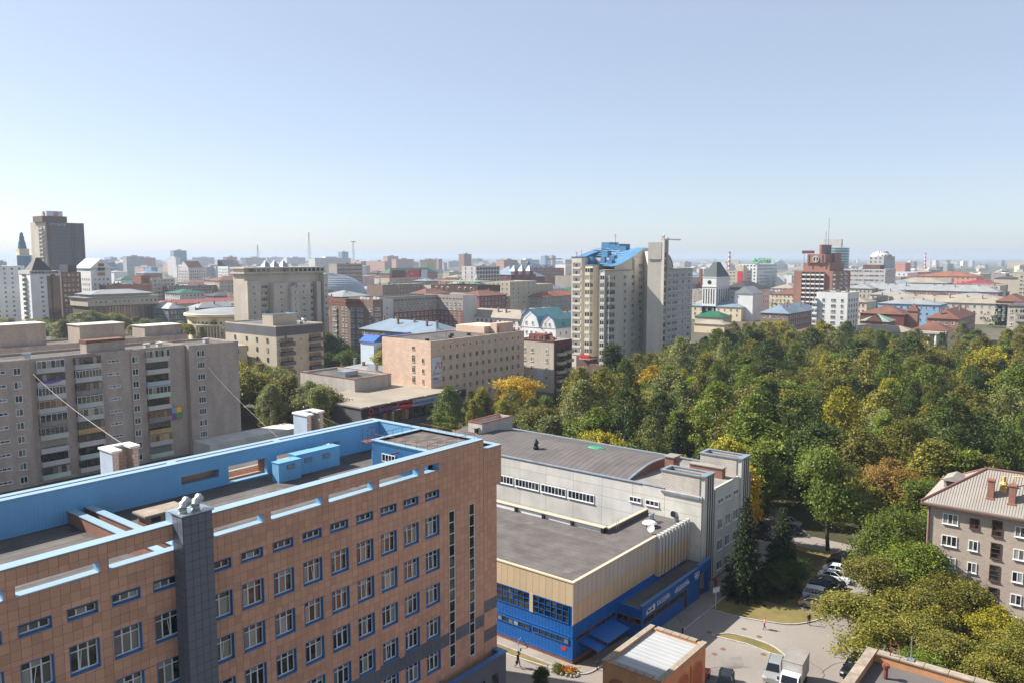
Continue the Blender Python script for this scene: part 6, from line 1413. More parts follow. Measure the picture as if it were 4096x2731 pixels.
win_grid(t, 'L', 2, 46, 10, 18.5, 5, 3.5, win_mesh(1.3, 1.8, 2, 0, 'white', 'glass_far', .1, True, .07), 1.8); win_grid(t, 'R', 2, 24, 5, 18.5, 5, 3.5, win_mesh(1.3, 1.8, 2, 0, 'white', 'glass_far', .1, True, .07), 1.8)
house('orange_roofed_flats', 'grey brick five storey flats with rusty orange dormer roof left of the tower', 505, 372, 60, 16, 15.5, 'w_grey', 'hip', 'orangeroof', 3.4, Rr=dict(n=14, rows=4, pitch=3, w=1.5), L=dict(n=4, rows=4, pitch=3), chim=7)
t = house('brown_office_slab', 'long brown office slab with roof lettering left of the tower', 760, 588, 84, 18, 33, 'w_rose', 'flat', 'bitumen', Rr=dict(n=26, rows=5, pitch=4.2, w=2.2, h=1.6, gl='glass_far'))
lettering('roof_lettering', 'Ростелеком', 7.5, 'sign_blue', t, (16, 0, 33.3), FRONT, .4, 1.0); MB().lathe([(0, 36), (2.6, 39), (0, 43)], 10, 0, 10, 1).build('roof_logo', 'sign_blue', t)
house('white_stair_slab', 'narrow white blank slab at the end of the brown office', 850, 590, 20, 16, 37, 'w_white')
house('red_brick_works', 'red brick office block with dark windows left of the tower', 800, 530, 50, 20, 28, 'w_red', 'flat', 'bitumen', Rr=dict(n=10, rows=6, pitch=4, w=2, h=2), clutter=3)
# ------------------------------------------------------------------ right of the tower
t = T('white_church_like_house', 'white house with steep dark mansard tower right of the residential tower', 'building', (560, 252, 0))
MB().box(0, 24, 0, 11, 0, 31.5).build('wall', 'w_white', t); MB().box(-.4, 24.4, -.4, 11.4, 24.5, 25.2).build('cornice', 'w_white', t)
MB().prism([(-.3, -.3), (24.3, -.3), (24.3, 11.3), (-.3, 11.3)], 31.5, 32).build('eaves', 'white', t); b = MB(); b.face([(0, 0, 32), (24, 0, 32), (15, 4, 43), (9, 4, 43)]); b.face([(0, 11, 32), (0, 0, 32), (9, 4, 43), (9, 7, 43)]); b.face([(24, 0, 32), (24, 11, 32), (15, 7, 43), (15, 4, 43)]); b.face([(24, 11, 32), (0, 11, 32), (9, 7, 43), (15, 7, 43)]); b.face([(9, 4, 43), (15, 4, 43), (15, 7, 43), (9, 7, 43)]); b.build('mansard', mat('dark_green_mansard', C(52, 64, 62), .5, .1), t)
for k in range(5): MB().box(-.06, -.01, 1.4 + 2 * k, 2.2 + 2 * k, 12, 23).build('slit_window', 'darkglass', t)
for k in range(6): MB().box(1.4 + 4 * k, 2.6 + 4 * k, -.06, -.01, 12, 23).build('slit_window', 'darkglass', t)
MB().lathe([(0, 0), (1.6, 0)], 16).build('round_window', 'darkglass', t, (-.08, 5.5, 28)).rotation_euler = (0, R(-90), 0)
house('white_gabled_complex', 'white gabled complex with dark dormer roofs beside the white mansard house', 585, 236, 40, 24, 22, 'w_white', 'hip', 'darkroof', 6, L=dict(n=6, rows=3, pitch=4), Rr=dict(n=8, rows=3, pitch=4))
house('white_blank_gable', 'white blank gabled wall in front of the dark dormers', 566, 226, 18, 14, 20, 'w_white', 'hip', 'metalroof', 5, gable='x')
t = house('yellow_office_block', 'yellow office block with tall red poster', 855, 361, 44, 22, 31.5, 'w_sand', 'flat', 'bitumen', Rr=dict(n=10, rows=7, pitch=3.8, w=3, h=1.6), L=dict(n=5, rows=7, pitch=3.8, w=2.4, h=1.6)); MB().box(0, 9, -8, -.1, 0, 37).build('stair_tower', 'w_sand', t); MB().box(-.3, -.05, -7, -1, 10, 31).build('red_poster', 'sign_red', t)
t = house('white_grid_office', 'white office with square window grid under green roof lettering', 972, 384, 70, 24, 38, 'w_white', 'flat', 'bitumen', Rr=dict(n=16, rows=8, pitch=4.2, w=2.2, h=2, gl='darkglass'), L=dict(n=5, rows=8, pitch=4.2, w=2.2, h=2, gl='darkglass')); lettering('roof_lettering', 'СБЕРБАНК', 9, 'sign_green', t, (4, 1, 39), FRONT, .5, .95); MB().lathe([(4, 41), (4, 42), (0, 46)], 12, 0, -3, 2).build('roof_logo', 'sign_green', t)
house('green_sign_annex', 'lower white annex with a bright green roof strip', 1000, 350, 60, 20, 24, 'w_white', 'flat', 'sign_green', Rr=dict(n=14, rows=4, pitch=4.4, w=2, h=2))
house('blue_glass_office', 'long blue grey glass office just right of the residential tower', 680, 330, 46, 26, 28.2, 'w_lgrey', 'flat', 'bitumen', Rr=dict(n=14, rows=6, pitch=4, w=2.6, h=2.4, gl='glass_blue'), L=dict(n=6, rows=6, pitch=4, w=2.6, h=2.4, gl='glass_blue'))
house('grey_stucco_house', 'grey stucco house with flat roof below the blue glass office', 610, 282, 26, 22, 20, 'w_grey', 'flat', 'metalroof', L=dict(n=5, rows=4, pitch=4), Rr=dict(n=6, rows=4, pitch=4), clutter=3)
house('cream_hip_house', 'cream house with pale hip roof just right of the tower', 571, 259, 20, 16, 11, 'w_cream', 'hip', 'creamroof', 4, L=dict(n=4, rows=2, pitch=4, w=1.6, h=2.2))
house('blue_roofed_low_row', 'low cream row under long pale blue roof', 560, 232, 16, 40, 10, 'w_cream', 'hip', 'blueroof', 3.4, L=dict(n=8, rows=2, pitch=3.6, w=1.5, h=2), chim=3)
house('green_roofed_low_house', 'low house with dark green roof right of the tower', 494, 217, 14, 20, 7.2, 'w_sand', 'hip', 'greenroof', 3.5)
house('cream_low_shed', 'low cream roofed shed at the edge of the park', 462, 202, 12, 20, 5.4, 'w_cream', 'hip', 'creamroof', 2)
t = house('brown_brick_blue_roof_house', 'brown brick three storey house with long blue grey roof', 468.5, 165, 55, 17, 13.5, 'w_brown', 'hip', 'blueroof', 4.6, L=dict(n=5, rows=3, pitch=3.8, w=1.4, h=1.9), Rr=dict(n=14, rows=3, pitch=3.8, w=1.4, h=1.9), chim=7)
house('brown_domed_pavilion', 'low pavilion with brown roof at the park edge', 441, 176, 18, 14, 5.6, 'w_dred', 'hip', 'rustroof', 3.2)
# brown stepped tower with a round emblem
t = T('rose_granite_tower', 'stepped rose brown tower with round emblem and white balcony grid', 'skyscraper', (596, 180, 0))
MB().box(0, 44, -1, 27, 0, 36.5).build('wall', 'w_rose', t); MB().box(5, 40, 3, 22, 36.51, 42.5).build('shoulder', 'w_rose', t); MB().box(4, 38, 6, 19, 42.51, 49).build('crown_block', 'w_rose', t); MB().box(20, 36, 4, 8, 42.51, 50).build('crown_block', 'w_rose', t)
for z0_, w in ((42.6, 4.2),): MB().box(3.9, 3.98, 7.2, 8.2, 40, 48.5).box(3.9, 3.98, 17, 18, 40, 48.5).build('crown_slit', 'darkroof', t)
MB().tube([(3.7, 12.6 + 2.1 * math.cos(R(a)), 45.2 + 2.1 * math.sin(R(a))) for a in range(0, 361, 20)], .32, 5, cap=False).build('round_emblem', 'w_lgrey', t); MB().box(3.6, 3.9, 12.2, 13, 43.4, 47).build('emblem_bar', 'w_lgrey', t)
for r_ in range(10):
    z = 34.5 - 3.3 * r_
    for k in range(5):
        y = 6.2 + 3.3 * k; put('balcony', balcony_mesh(3.0, 1.2, 'w_white', False, 'darkglass', 'white', 1.0, 1.5), t, (-.02, y, z - 1.0), R(-90))
    for x in (2, 18, 30): put('balcony', balcony_mesh(3.4, 1.2, 'w_white', False, 'darkglass', 'white', 1.0, 1.5), t, (x, -1.02, z - 1))
for k in range(6): MB().box(-1.4, -.01, 4.4 + 3.3 * k, 4.75 + 3.3 * k, 0, 35.6).build('rib', 'w_rose', t)
for k in range(5): MB().tube([(14 + 4.2 * k, 12, 49), (14 + 4.2 * k, 12, 56)], 2.0, 10).build('rooftop_drum', 'glass_blue' if k % 2 else 'w_rose', t)
MB().tube([(20, 11, 56), (20, 11, 66)], .12, 4).tube([(26, 11, 56), (26, 11, 76)], .12, 4).build('antenna', 'black', t); MB().box(4, 4.4, 14, 23, 49.4, 51.6).tube([(4.2, 15, 49), (4.2, 15, 49.4)], .1, 4).tube([(5.2, 21.5, 42.5), (4.3, 21.5, 49.6)], .15, 4).build('roof_sign', 'w_dred', t)
t = T('teal_glass_tower', 'rounded teal glass tower with rooftop plant behind the rose tower', 'skyscraper', (1143, 331, 0))
MB().lathe([(17, 0), (17, 59), (16.4, 59.4), (0, 59.6)], 28, 0, 10, 12).build('drum', 'glass_teal', t)
for k in range(16): MB().lathe([(17.1, 3.6 * k + 2), (17.1, 3.6 * k + 2.7)], 28, 0, 10, 12).build('spandrel', 'w_lblue', t)
MB().box(-2, 4, 2, 26, 59.6, 71).box(4.1, 16, 14, 20, 59.6, 66).box(4.1, 20, 22, 26, 59.6, 68).build('plant_room', 'w_lgrey', t)
t = house('glass_cupola_tower', 'pale tower with mirror glass side and white ribbed roof cupola', 961, 234, 50, 17, 47.6, 'w_lgrey', 'flat', 'bitumen', L=dict(n=3, rows=10, pitch=4.2, w=2.2, h=2)); MB().box(3, 50.05, -.2, -.01, 0, 42).build('mirror_side', 'glass_blue', t); put('cupola', smooth(MB().lathe([(11 * math.cos(R(a)), 47.2 + 6 * math.sin(R(a))) for a in range(0, 91, 15)], 24, 0, 20, 8).mesh('cupola', 'w_white')), t)
for k in range(9): a = R(180 + k * 20); MB().tube([(20 + 11.2 * math.cos(a), 8 + 11.2 * math.sin(a), 47.6), (20 + 6 * math.cos(a), 8 + 6 * math.sin(a), 52.8)], .6, 5).build('cupola_rib', 'darkroof', t)
house('grey_ribbon_office', 'grey office with ribbon windows right of the rose tower', 830, 200, 40, 44, 35, 'w_lgrey', 'flat', 'bitumen', L=dict(n=9, rows=6, pitch=4.4, w=4.2, h=1.5), Rr=dict(n=6, rows=6, pitch=4.4, w=4, h=1.5), clutter=5)
house('brown_roof_plant', 'brown plant block on the grey ribbon office', 850, 210, 16, 16, 39, 'w_choc')
t = house('white_eight_storey_house', 'white panel eight storey house above the park', 419.4, 118.2, 20, 15.4, 29, 'w_white', 'flat', 'bitumen', clutter=3)
for r_ in range(8):
    z = 24.3 - 2.85 * r_
    for y, nx, w in ((2.6, 2, 1.3), (6.9, 4, 2.3), (11.8, 2, 1.3)): put('window', win_mesh(w, 1.5, nx, 0, 'whitepaint', 'glass_far', .12, True, .07), t, (-.01, y, z), R(-90))
    for x in (3, 7.5, 12, 16.5): put('window', win_mesh(1.4, 1.5, 2, 0, 'orangeroof', 'glass_far', .12, True, .07), t, (x, -.01, z))
    if r_ < 5: put('balcony', balcony_mesh(2.4, 1.1, 'w_white', True, 'glass_far', 'white', 1, 1.3, 3), t, (-.01, 15.9, z - .9), R(-90))
house('rust_roofed_school_end', 'end pavilion of the low rust roofed school in the park', 416, 128, 16, 14, 8.6, 'w_grey', 'hip', 'rustroof', 2.6, L=dict(n=4, rows=2, pitch=3.6, w=1.3, h=1.8), Rr=dict(n=4, rows=2, pitch=3.6))
house('rust_roofed_school', 'long low grey school with rust and cream sheet roof behind the trees', 440, 92, 14, 42, 8.8, 'w_grey', 'hip', 'creamroof', 2.6, L=dict(n=12, rows=2, pitch=3.6, w=1.3, h=1.8))
t = house('portico_house', 'rust roofed house with a white column portico in the park', 432, 74.5, 14, 16, 11.2, 'w_conc', 'hip', 'rustroof', 3.4)
for k in range(5): MB().tube([(-2.0, 1.6 + 3.2 * k, 0), (-2.0, 1.6 + 3.2 * k, 9.8)], [.62, .5], 12).build('column', 'w_white', t)
MB().box(-2.8, -.02, .4, 15.6, 9.81, 11).build('entablature', 'w_conc', t)
house('rust_dormer_flats', 'brown stucco flats with long rust dormer roof behind the portico', 468, 76, 50, 15, 14.6, 'w_rose', 'hip', 'rustroof', 4.4, L=dict(n=4, rows=3, pitch=3.6, w=1.4, h=1.8), Rr=dict(n=13, rows=3, pitch=3.6, w=1.4, h=1.8), chim=8)
house('orange_walled_hall', 'orange walled hall with grey gable roof left of the white eight storey house', 520, 166, 20, 15, 9, mat('orange_wall', C(196, 110, 50), .8, .06), 'hip', 'darkroof', 4.5, gable='x')
t = house('red_brick_turret_house', 'red brick house with pale green roof and arched window', 515, 121, 16, 16, 8, 'w_red', 'hip', 'palegreen', 4, L=dict(n=4, rows=2, pitch=3.4, w=1.1, h=1.6)); b = MB(); hip_roof(b, 8, 8, 8.4, 3.6, .5, -2, 4, 'x'); b.build('front_gable', 'rustroof', t)
house('brown_turreted_house', 'brown roofed house with round turret beside the red brick house', 540, 118, 26, 26, 11, 'w_dred', 'hip', 'rustroof', 5)
t = T('brown_corner_turret', 'square turret with pointed brown roof in front of the pale blue flats', 'building', (548, 112, 0)); MB().box(0, 6, 0, 6, 0, 13).build('wall', 'w_rose', t); MB().lathe([(5, 13), (0, 18)], 4, 0, 3, 3, R(45), R(405)).build('roof', 'rustroof', t)
house('pale_blue_flats', 'pale blue flats with white trim behind the brown turrets', 590, 108, 26, 38, 15, 'w_blue', 'hip', 'metalroof', 3, L=dict(n=9, rows=3, pitch=4, w=1.5, h=2), chim=5)
house('cream_front_flats', 'cream flats with pale roof left of the blue flats', 585, 152, 24, 16, 15.5, 'w_cream', 'hip', 'creamroof', 3, L=dict(n=5, rows=3, pitch=4, w=1.4, h=2), chim=2)
house('long_cream_roof_terrace', 'very long terrace under a cream sheet roof at the right', 640, 74, 20, 90, 14.5, 'w_conc', 'hip', 'creamroof', 4.5, L=dict(n=20, rows=3, pitch=4, w=1.5, h=2), chim=8)
house('long_grey_roof_terrace', 'long ochre terrace with pale grey roof and many chimneys', 760, 96, 24, 112, 18, 'w_rose', 'hip', 'metalroof', 5, L=dict(n=24, rows=4, pitch=4, w=1.6, h=2), chim=12)
house('small_cream_pediment_house', 'small cream house with pale metal roof left of the ochre terrace', 700, 150, 22, 30, 16, 'w_cream', 'hip', 'metalroof', 4, L=dict(n=8, rows=3, pitch=4, w=1.4, h=1.9), chim=3)
house('yellow_pediment_house', 'yellow corner house with little pediment below the grey office', 745, 190, 30, 22, 19, 'w_sand', 'hip', 'metalroof', 4, L=dict(n=6, rows=3, pitch=4, w=1.4, h=2.1))
house('white_roofed_bank', 'low building with bright pale roof right of the long terrace', 720, 88, 40, 46, 13.6, 'w_conc', 'hip', 'metalroof', 4)
house('rust_corner_house', 'house with rust red roof at the far right edge', 640, 66, 40, 16, 16.5, 'w_rose', 'hip', 'rustroof', 4.5, L=dict(n=5, rows=3, pitch=4))
t = house('sand_slab_right', 'tall sand coloured flats with dark balconies at the far right edge', 900, 84, 30, 14, 30, 'w_sand', 'flat', 'bitumen', L=dict(n=4, rows=7, pitch=3.8, w=2.2, h=1.6, gl='darkglass'))
t = T('right_edge_flats', 'grey flats with stacked balconies cut by the right edge beyond the trees', 'building', (437, 36, 0)); MB().box(0, 30, 0, 15, 0, 24).build('wall', 'w_conc', t); MB().box(-.4, 30.4, -.4, 15.4, 24.01, 24.4).build('roof_slab', 'bitumen', t)
for r_ in range(7): put('balcony', balcony_mesh(4.6, 1.2, 'w_grey', r_ in (0, 1, 4), 'glass_far', 'white', 1, 1.5, 5), t, (-.02, 9.5, 20.3 - 3.1 * r_), R(-90)); put('window', win_mesh(1.6, 1.5, 2, 0, 'white', 'glass_far', .1, True, .07), t, (-.02, 13.4, 21 - 3.1 * r_), R(-90))
house('white_theatre_right', 'white rounded hall with red cupola in the right distance', 1150, 250, 60, 50, 26, 'w_white', 'flat', 'metalroof', L=dict(n=8, rows=3, pitch=6, w=2, h=2))
house('red_white_towers', 'red and white apartment pair in the right distance', 1500, 330, 40, 60, 37, grid_mat('red_white_grid', C(206, 150, 136), C(96, 62, 58), 3.4, 3.2, 1.0), 'flat')
house('salmon_terrace', 'salmon pink terrace with dormers in the right distance', 1150, 170, 60, 70, 22, mat('salmon_wall', C(220, 150, 128), .85, .06), 'hip', 'orangeroof', 6, L=dict(n=12, rows=4, pitch=4.4, w=2, h=2))
house('maroon_row_right', 'maroon brick row with crimson roof in the right distance', 960, 118, 40, 48, 17, 'w_dred', 'hip', mat('crimson_roof', C(150, 60, 70), .7, .1), 5, L=dict(n=10, rows=3, pitch=4.4, w=1.8, h=2))
house('grey_row_right', 'grey row with pale roof left of the maroon row', 950, 168, 40, 56, 19, 'w_lgrey', 'hip', 'creamroof', 5, L=dict(n=11, rows=4, pitch=4, w=1.8, h=2))
for i, (x, y, s) in enumerate(((174, 34, 9), (353, 58, 18))):
    t = T('park_shed', ('small park shed with grey corrugated roof among the near trees' if i == 0 else 'long park shed with pale corrugated roof deep in the trees'), 'shed', (x, y, 0)); MB().box(0, s, 0, s * .9, 0, 4.2).build('wall', 'concrete_d', t); b = MB(); hip_roof(b, s, s * .9, 4.4, 1.0, .4, gable='y'); b.build('roof', 'blueroof', t)
t = T('red_carousel', 'red and yellow fairground awning glimpsed among the park trees', 'awning', (228, 51, 0)); MB().lathe([(3.6, 5.6), (2.6, 7.0), (0, 8.2)], 12).build('canopy', 'sign_red', t); MB().lathe([(3.7, 5.1), (3.6, 5.6)], 12).build('valance', 'sign_yellow', t)
for k in range(6): MB().tube([(3.3 * math.cos(k * R(60)), 3.3 * math.sin(k * R(60)), 0), (3.3 * math.cos(k * R(60)), 3.3 * math.sin(k * R(60)), 5.5)], .08, 5).build('post', 'white', t)
# extra mid-distance roofs
rq = random.Random(21)
fill = []
WALLS = ['w_sand', 'w_cream', 'w_lgrey', 'w_grey', 'w_rose', 'w_white', 'w_brown', 'w_red', 'w_pink']; ROOFS = ['metalroof', 'creamroof', 'blueroof', 'rustroof', 'greenroof', 'darkroof', 'metalroof', 'creamroof']
def roomy(x, y, r, lst): return all((x - a) ** 2 + (y - b_) ** 2 > (r + c_) ** 2 for a, b_, c_ in lst)
occ = [(o.location.x + 18, o.location.y + 12, 26) for o in bpy.data.objects if o.parent is None and o.get('category') in ('building', 'skyscraper', 'dome')]
def polar(az, d):
    a = R(az) + R(51.41); return d * math.sin(a), d * math.cos(a)
names_roof = {'metalroof': 'pale metal', 'creamroof': 'cream', 'blueroof': 'blue grey', 'rustroof': 'rust red', 'greenroof': 'green', 'darkroof': 'dark'}
names_wall = {'w_sand': 'sand', 'w_cream': 'cream', 'w_lgrey': 'light grey', 'w_grey': 'grey', 'w_rose': 'rose brown', 'w_white': 'white', 'w_brown': 'brown brick', 'w_red': 'red brick', 'w_pink': 'pink'}
def sector(az):
    for lim, nm in ((-24, 'near the dark glass tower'), (-14, 'left of the silver dome'), (-5, 'right of the silver dome'), (3, 'left of the residential tower'), (16, 'right of the residential tower'), (25, 'beyond the rose tower'), (99, 'at the far right')):
        if az < lim: return nm
tries = 0
while len(fill) < 150 and tries < 6000:
    tries += 1
    az = rq.uniform(-33, 33); d = 430 * (1 + rq.random() ** 1.3 * 2.0)
    if az > 3 and d < 640: continue
    if az < -17 and d < 600: continue
    if d < 520 and az > -6: continue
    x, y = polar(az, d); lu, lv = rq.uniform(14, 34), rq.uniform(14, 34)
    if rq.random() < .35: lu *= 1.5
    if not roomy(x + lu / 2, y + lv / 2, .6 * max(lu, lv), occ): continue
    occ.append((x + lu / 2, y + lv / 2, .6 * max(lu, lv)))
    h = rq.choice((9, 12, 12, 15, 15, 18, 21)) if d < 900 else rq.choice((9, 12, 15, 18, 22, 25))
    w = rq.choice(WALLS); rf = rq.choice(ROOFS) if rq.random() < .7 else None
    rows = int(h / 3.4); fill.append((az, d, w, rf, x, y, lu, lv, h, rows))
fill.sort(key=lambda q: q[0]); cnt = {}
ORD = ['', 'second ', 'third ', 'fourth ', 'fifth ', 'sixth ', 'seventh ', 'eighth ', 'ninth ', 'tenth ']
for az, d, w, rf, x, y, lu, lv, h, rows in fill:
    key = (w, rf, sector(az)); cnt[key] = cnt.get(key, 0) + 1
    lab = f"{ORD[min(cnt[key], 10) - 1]}{names_wall[w]} {'house with ' + names_roof[rf] + ' roof' if rf else 'flat roofed block'} {sector(az)}".strip()
    big_ = d < 900
    spec = dict(n=max(3, int(lv / 3.6)), rows=rows, pitch=3.3, top=1.0, w=1.5, h=1.7); spec2 = dict(spec, n=max(3, int(lu / 3.6)))
    house('town_house' if rf else 'town_block', lab, x, y, lu, lv, h, w, 'hip' if rf else 'flat', rf or 'bitumen', rq.uniform(2.4, 4.5), L=spec if big_ else None, Rr=spec2 if big_ else None, group='town houses in the middle distance', clutter=0 if rf else 2, chim=2 if rf and big_ else 0)
# ------------------------------------------------------------------ far skyline
FW = {'white': (C(220, 218, 214), C(128, 130, 134)), 'pale grey': (C(180, 178, 176), C(104, 106, 110)), 'brown': (C(160, 126, 110), C(90, 72, 66)), 'pinkish': (C(196, 162, 148), C(112, 90, 86)), 'blue': (C(138, 168, 188), C(80, 110, 136)), 'sand': (C(202, 186, 156), C(120, 108, 96))}
FM = {k: grid_mat('far_' + k.replace(' ', '_'), a, b_, 3.4, 3.2, 1.1) for k, (a, b_) in FW.items()}
FMP = {k: mat('far_roof_' + k.replace(' ', '_'), a, .8, .1, .05, .03) for k, (a, b_) in FW.items()}
rq2 = random.Random(4)
def far_block(az, d, w, dp, h, cname, name, lab, group, turn=0.0):
    x, y = polar(az, d); t = T(name, lab, 'building', (x, y, 0), turn, group)
    MB().box(-w / 2, w / 2, -dp / 2, dp / 2, 0, h, bottom=False).build('wall', FM[cname], t); MB().box(-w / 2 - .3, w / 2 + .3, -dp / 2 - .3, dp / 2 + .3, h + .02, h + 1.0).box(-w / 6, w / 6, -dp / 4, dp / 4, h + 1.0, h + 3.6).build('roof', FMP['pale grey' if cname != 'white' else 'white'], t)
    return t
FARL = []
def band(n, dmin, dmax, azr, hs, ws, cols, kindname, phrase, grp):
    for k in range(n):
        az = rq2.uniform(*azr); d = rq2.uniform(dmin, dmax); c_ = rq2.choice(cols)
        t = far_block(az, d, rq2.uniform(*ws), rq2.uniform(12, 20), rq2.choice(hs), c_, kindname, '', grp, rq2.choice((0, 0, R(90), R(20)))); FARL.append((az, c_, phrase, t))
band(80, 1400, 3200, (-33, -8), (27, 27, 30, 36, 27, 44), (30, 90), ['white', 'white', 'pale grey', 'pinkish', 'blue'], 'far_apartment_block', 'slab on the far left skyline', 'far left skyline slabs')
band(64, 1200, 3000, (-10, 8), (9, 15, 15, 27, 27, 40), (25, 70), ['white', 'pale grey', 'brown', 'sand', 'pinkish'], 'far_apartment_block', 'block far off left of the residential tower', 'far middle skyline blocks')
band(84, 1200, 4200, (8, 33), (8, 10, 12, 15, 15, 18, 27), (25, 90), ['white', 'white', 'pale grey', 'sand', 'brown'], 'far_low_building', 'low block in the plain far right', 'far right low blocks')
band(110, 3000, 7500, (-33, 33), (12, 15, 27, 27, 30), (40, 140), ['white', 'white', 'pale grey', 'sand'], 'horizon_block', 'sliver of a building near the horizon', 'slivers along the horizon')
for az, d, w, h, c_, lab in ((-22.6, 2200, 34, 62, 'blue', 'tallest blue block on the far left skyline'), (-25.3, 2000, 40, 47, 'pale grey', 'grey high rise right behind the white gable'), (-19.4, 2000, 26, 46, 'brown', 'brown high rise on the far left skyline'), (-11.9, 2300, 22, 60, 'blue', 'narrow blue grey tower between the far masts'), (-3.35, 2000, 28, 53, 'brown', 'lone brown slab tower above the plain left of centre'), (2.35, 2700, 20, 49, 'blue', 'left one of two slim blue grey towers by the chimneys'), (2.85, 2760, 20, 50, 'pale grey', 'right one of two slim blue grey towers by the chimneys'), (-8.6, 2400, 44, 48, 'pinkish', 'pinkish stepped slab on the left horizon'), (6.1, 900, 26, 40, 'brown', 'unfinished brown frame tower left of the residential tower'), (8.2, 1000, 30, 43, 'pinkish', 'pink striped apartment slab just left of the residential tower'), (-15.2, 2600, 70, 44, 'white', 'wide white slab cluster under the lattice mast'), (-17.5, 1500, 60, 30, 'blue', 'pale blue glazed block among the far left trees'), (5.5, 2400, 90, 20, 'white', 'long white factory beside the striped chimneys'), (13.6, 2000, 60, 18, 'white', 'white factory hall under the striped chimney right of the tower')):
    far_block(az, d, w, 18, h, c_, 'skyline_tower', lab, None)
_g = {}
for az, c_, ph, t in sorted(FARL, key=lambda q: q[0]): _g.setdefault((c_, ph), []).append(t)
CW = 'first second third fourth fifth sixth seventh eighth ninth tenth eleventh twelfth thirteenth fourteenth fifteenth sixteenth seventeenth eighteenth nineteenth twentieth'.split()
def cword(k): return CW[k] if k < 20 else f'{k + 1}th'
for (c_, ph), ts in _g.items():
    for k, t in enumerate(ts): t['label'] = f'hazy {c_} {ph}, {cword(k)} from left'
# striped chimneys and lattice masts
M['stripe_w'] = FMP['white']; M['stripe_r'] = mat('stripe_red', C(186, 62, 62), .8, .05)
for az, d, h, r_, lab in ((4.6, 2600, 62, 4.2, 'taller left red and white chimney left of the residential tower'), (5.8, 3000, 55, 3.6, 'shorter right red and white chimney left of the residential tower'), (15.2, 2300, 62, 4.6, 'thick red and white chimney right of the residential tower'), (22.4, 3000, 50, 4, 'faint striped chimney right of the teal tower'), (27.3, 3000, 60, 4, 'striped chimney right of the cupola tower')):
    x, y = polar(az, d); t = T('striped_chimney', lab, 'chimney', (x, y, 0), 0, 'striped factory chimneys')
    for k in range(10): MB().tube([(0, 0, h * k / 10), (0, 0, h * (k + 1) / 10)], [r_ * (1 - .045 * k), r_ * (1 - .045 * (k + 1))], 14).build('stack_band', 'stripe_r' if k % 2 else 'stripe_w', t)
for az, d, h, lab in ((-14.2, 2500, 118, 'tall thin lattice mast on the far left skyline'), (-11.2, 2500, 92, 'lattice mast with a cross platform on the far left skyline'), (-17.6, 2600, 82, 'short faint mast on the far left skyline')):
    x, y = polar(az, d); t = T('lattice_mast', lab, 'mast', (x, y, 0), 0, 'lattice masts'); b = MB()
    for sx in (-1, 1):
        for sy in (-1, 1): b.tube([(sx * 5, sy * 5, 0), (sx * .8, sy * .8, h)], .5, 4)
    for k in range(8): z = h * k / 8; w_ = 5 - 4.2 * k / 8; b.box(-w_, w_, -w_ - .3, -w_, z, z + .8); b.box(-w_ - .3, -w_, -w_, w_, z, z + .8)
    b.build('lattice', 'w_grey', t); MB().box(-9 if 'cross' in lab else -1.5, 9 if 'cross' in lab else 1.5, -.8, .8, h, h + 2.5).build('platform', 'w_grey', t)
x, y = polar(10.7, 1300); t = T('tower_crane', 'white tower crane jib just right of the residential tower', 'crane', (x, y, 0)); MB().box(-1, 1, -1, 1, 0, 74).build('mast', 'w_lgrey', t); MB().box(-8, 58, -.6, .6, 74.01, 76).build('jib', 'w_lgrey', t)
x, y = polar(2.7, 1500); t = T('tower_crane', 'small orange crane left of the residential tower', 'crane', (x, y, 0)); MB().box(-1, 1, -1, 1, 0, 42).build('mast', 'w_rose', t); MB().box(-8, 40, -.6, .6, 42.01, 44).build('jib', 'w_rose', t)
x, y = polar(13.3, 760); t = T('tower_crane', 'rusty crane tower right of the residential tower', 'crane', (x, y, 0)); MB().box(-1.2, 1.2, -1.2, 1.2, 0, 36).box(-3, 3, -3, 3, 0, 22).build('mast', 'orangeroof', t)
# ================================================================== trees
def mesh_quads(name, V, mname):
    """V: (n,4,3) array of leaf quads"""
    n = V.shape[0]; me = bpy.data.meshes.new(name)
    me.vertices.add(n * 4); me.vertices.foreach_set('co', V.reshape(-1).astype(np.float32))
    me.loops.add(n * 4); me.loops.foreach_set('vertex_index', np.arange(n * 4, dtype=np.int32))
    me.polygons.add(n); me.polygons.foreach_set('loop_start', np.arange(0, n * 4, 4, dtype=np.int32)); me.polygons.foreach_set('loop_total', np.full(n, 4, dtype=np.int32))
    me.update(calc_edges=True); me.materials.append(M[mname]); return me
def leaves(rs, cen, spread, per, size, out_c, droop=0.0, aspect=.62):
    """clumps of leaf quads round the centres"""
    n = len(cen) * per
    c = np.repeat(cen, per, 0); s = np.repeat(spread, per)[:, None]
    p = c + rs.normal(0, 1, (n, 3)) * s * np.array([1, 1, .75])
    p[:, 2] -= droop * np.abs(rs.normal(0, 1, n)) * s[:, 0]
    nrm = (p - out_c); nrm /= np.linalg.norm(nrm, axis=1)[:, None] + 1e-6
    nrm = nrm * .55 + rs.normal(0, .55, (n, 3)) + np.array([0, 0, .35]); nrm /= np.linalg.norm(nrm, axis=1)[:, None]
    t = np.cross(nrm, rs.normal(0, 1, (n, 3))); t /= np.linalg.norm(t, axis=1)[:, None] + 1e-6; b_ = np.cross(nrm, t)
    sz = size * rs.uniform(.6, 1.35, (n, 1))
    a = t * sz * .5; b2 = b_ * sz * .5 * aspect
    return np.stack([p - a, p - b2 * .9 + a * .1, p + a, p + b2], 1)
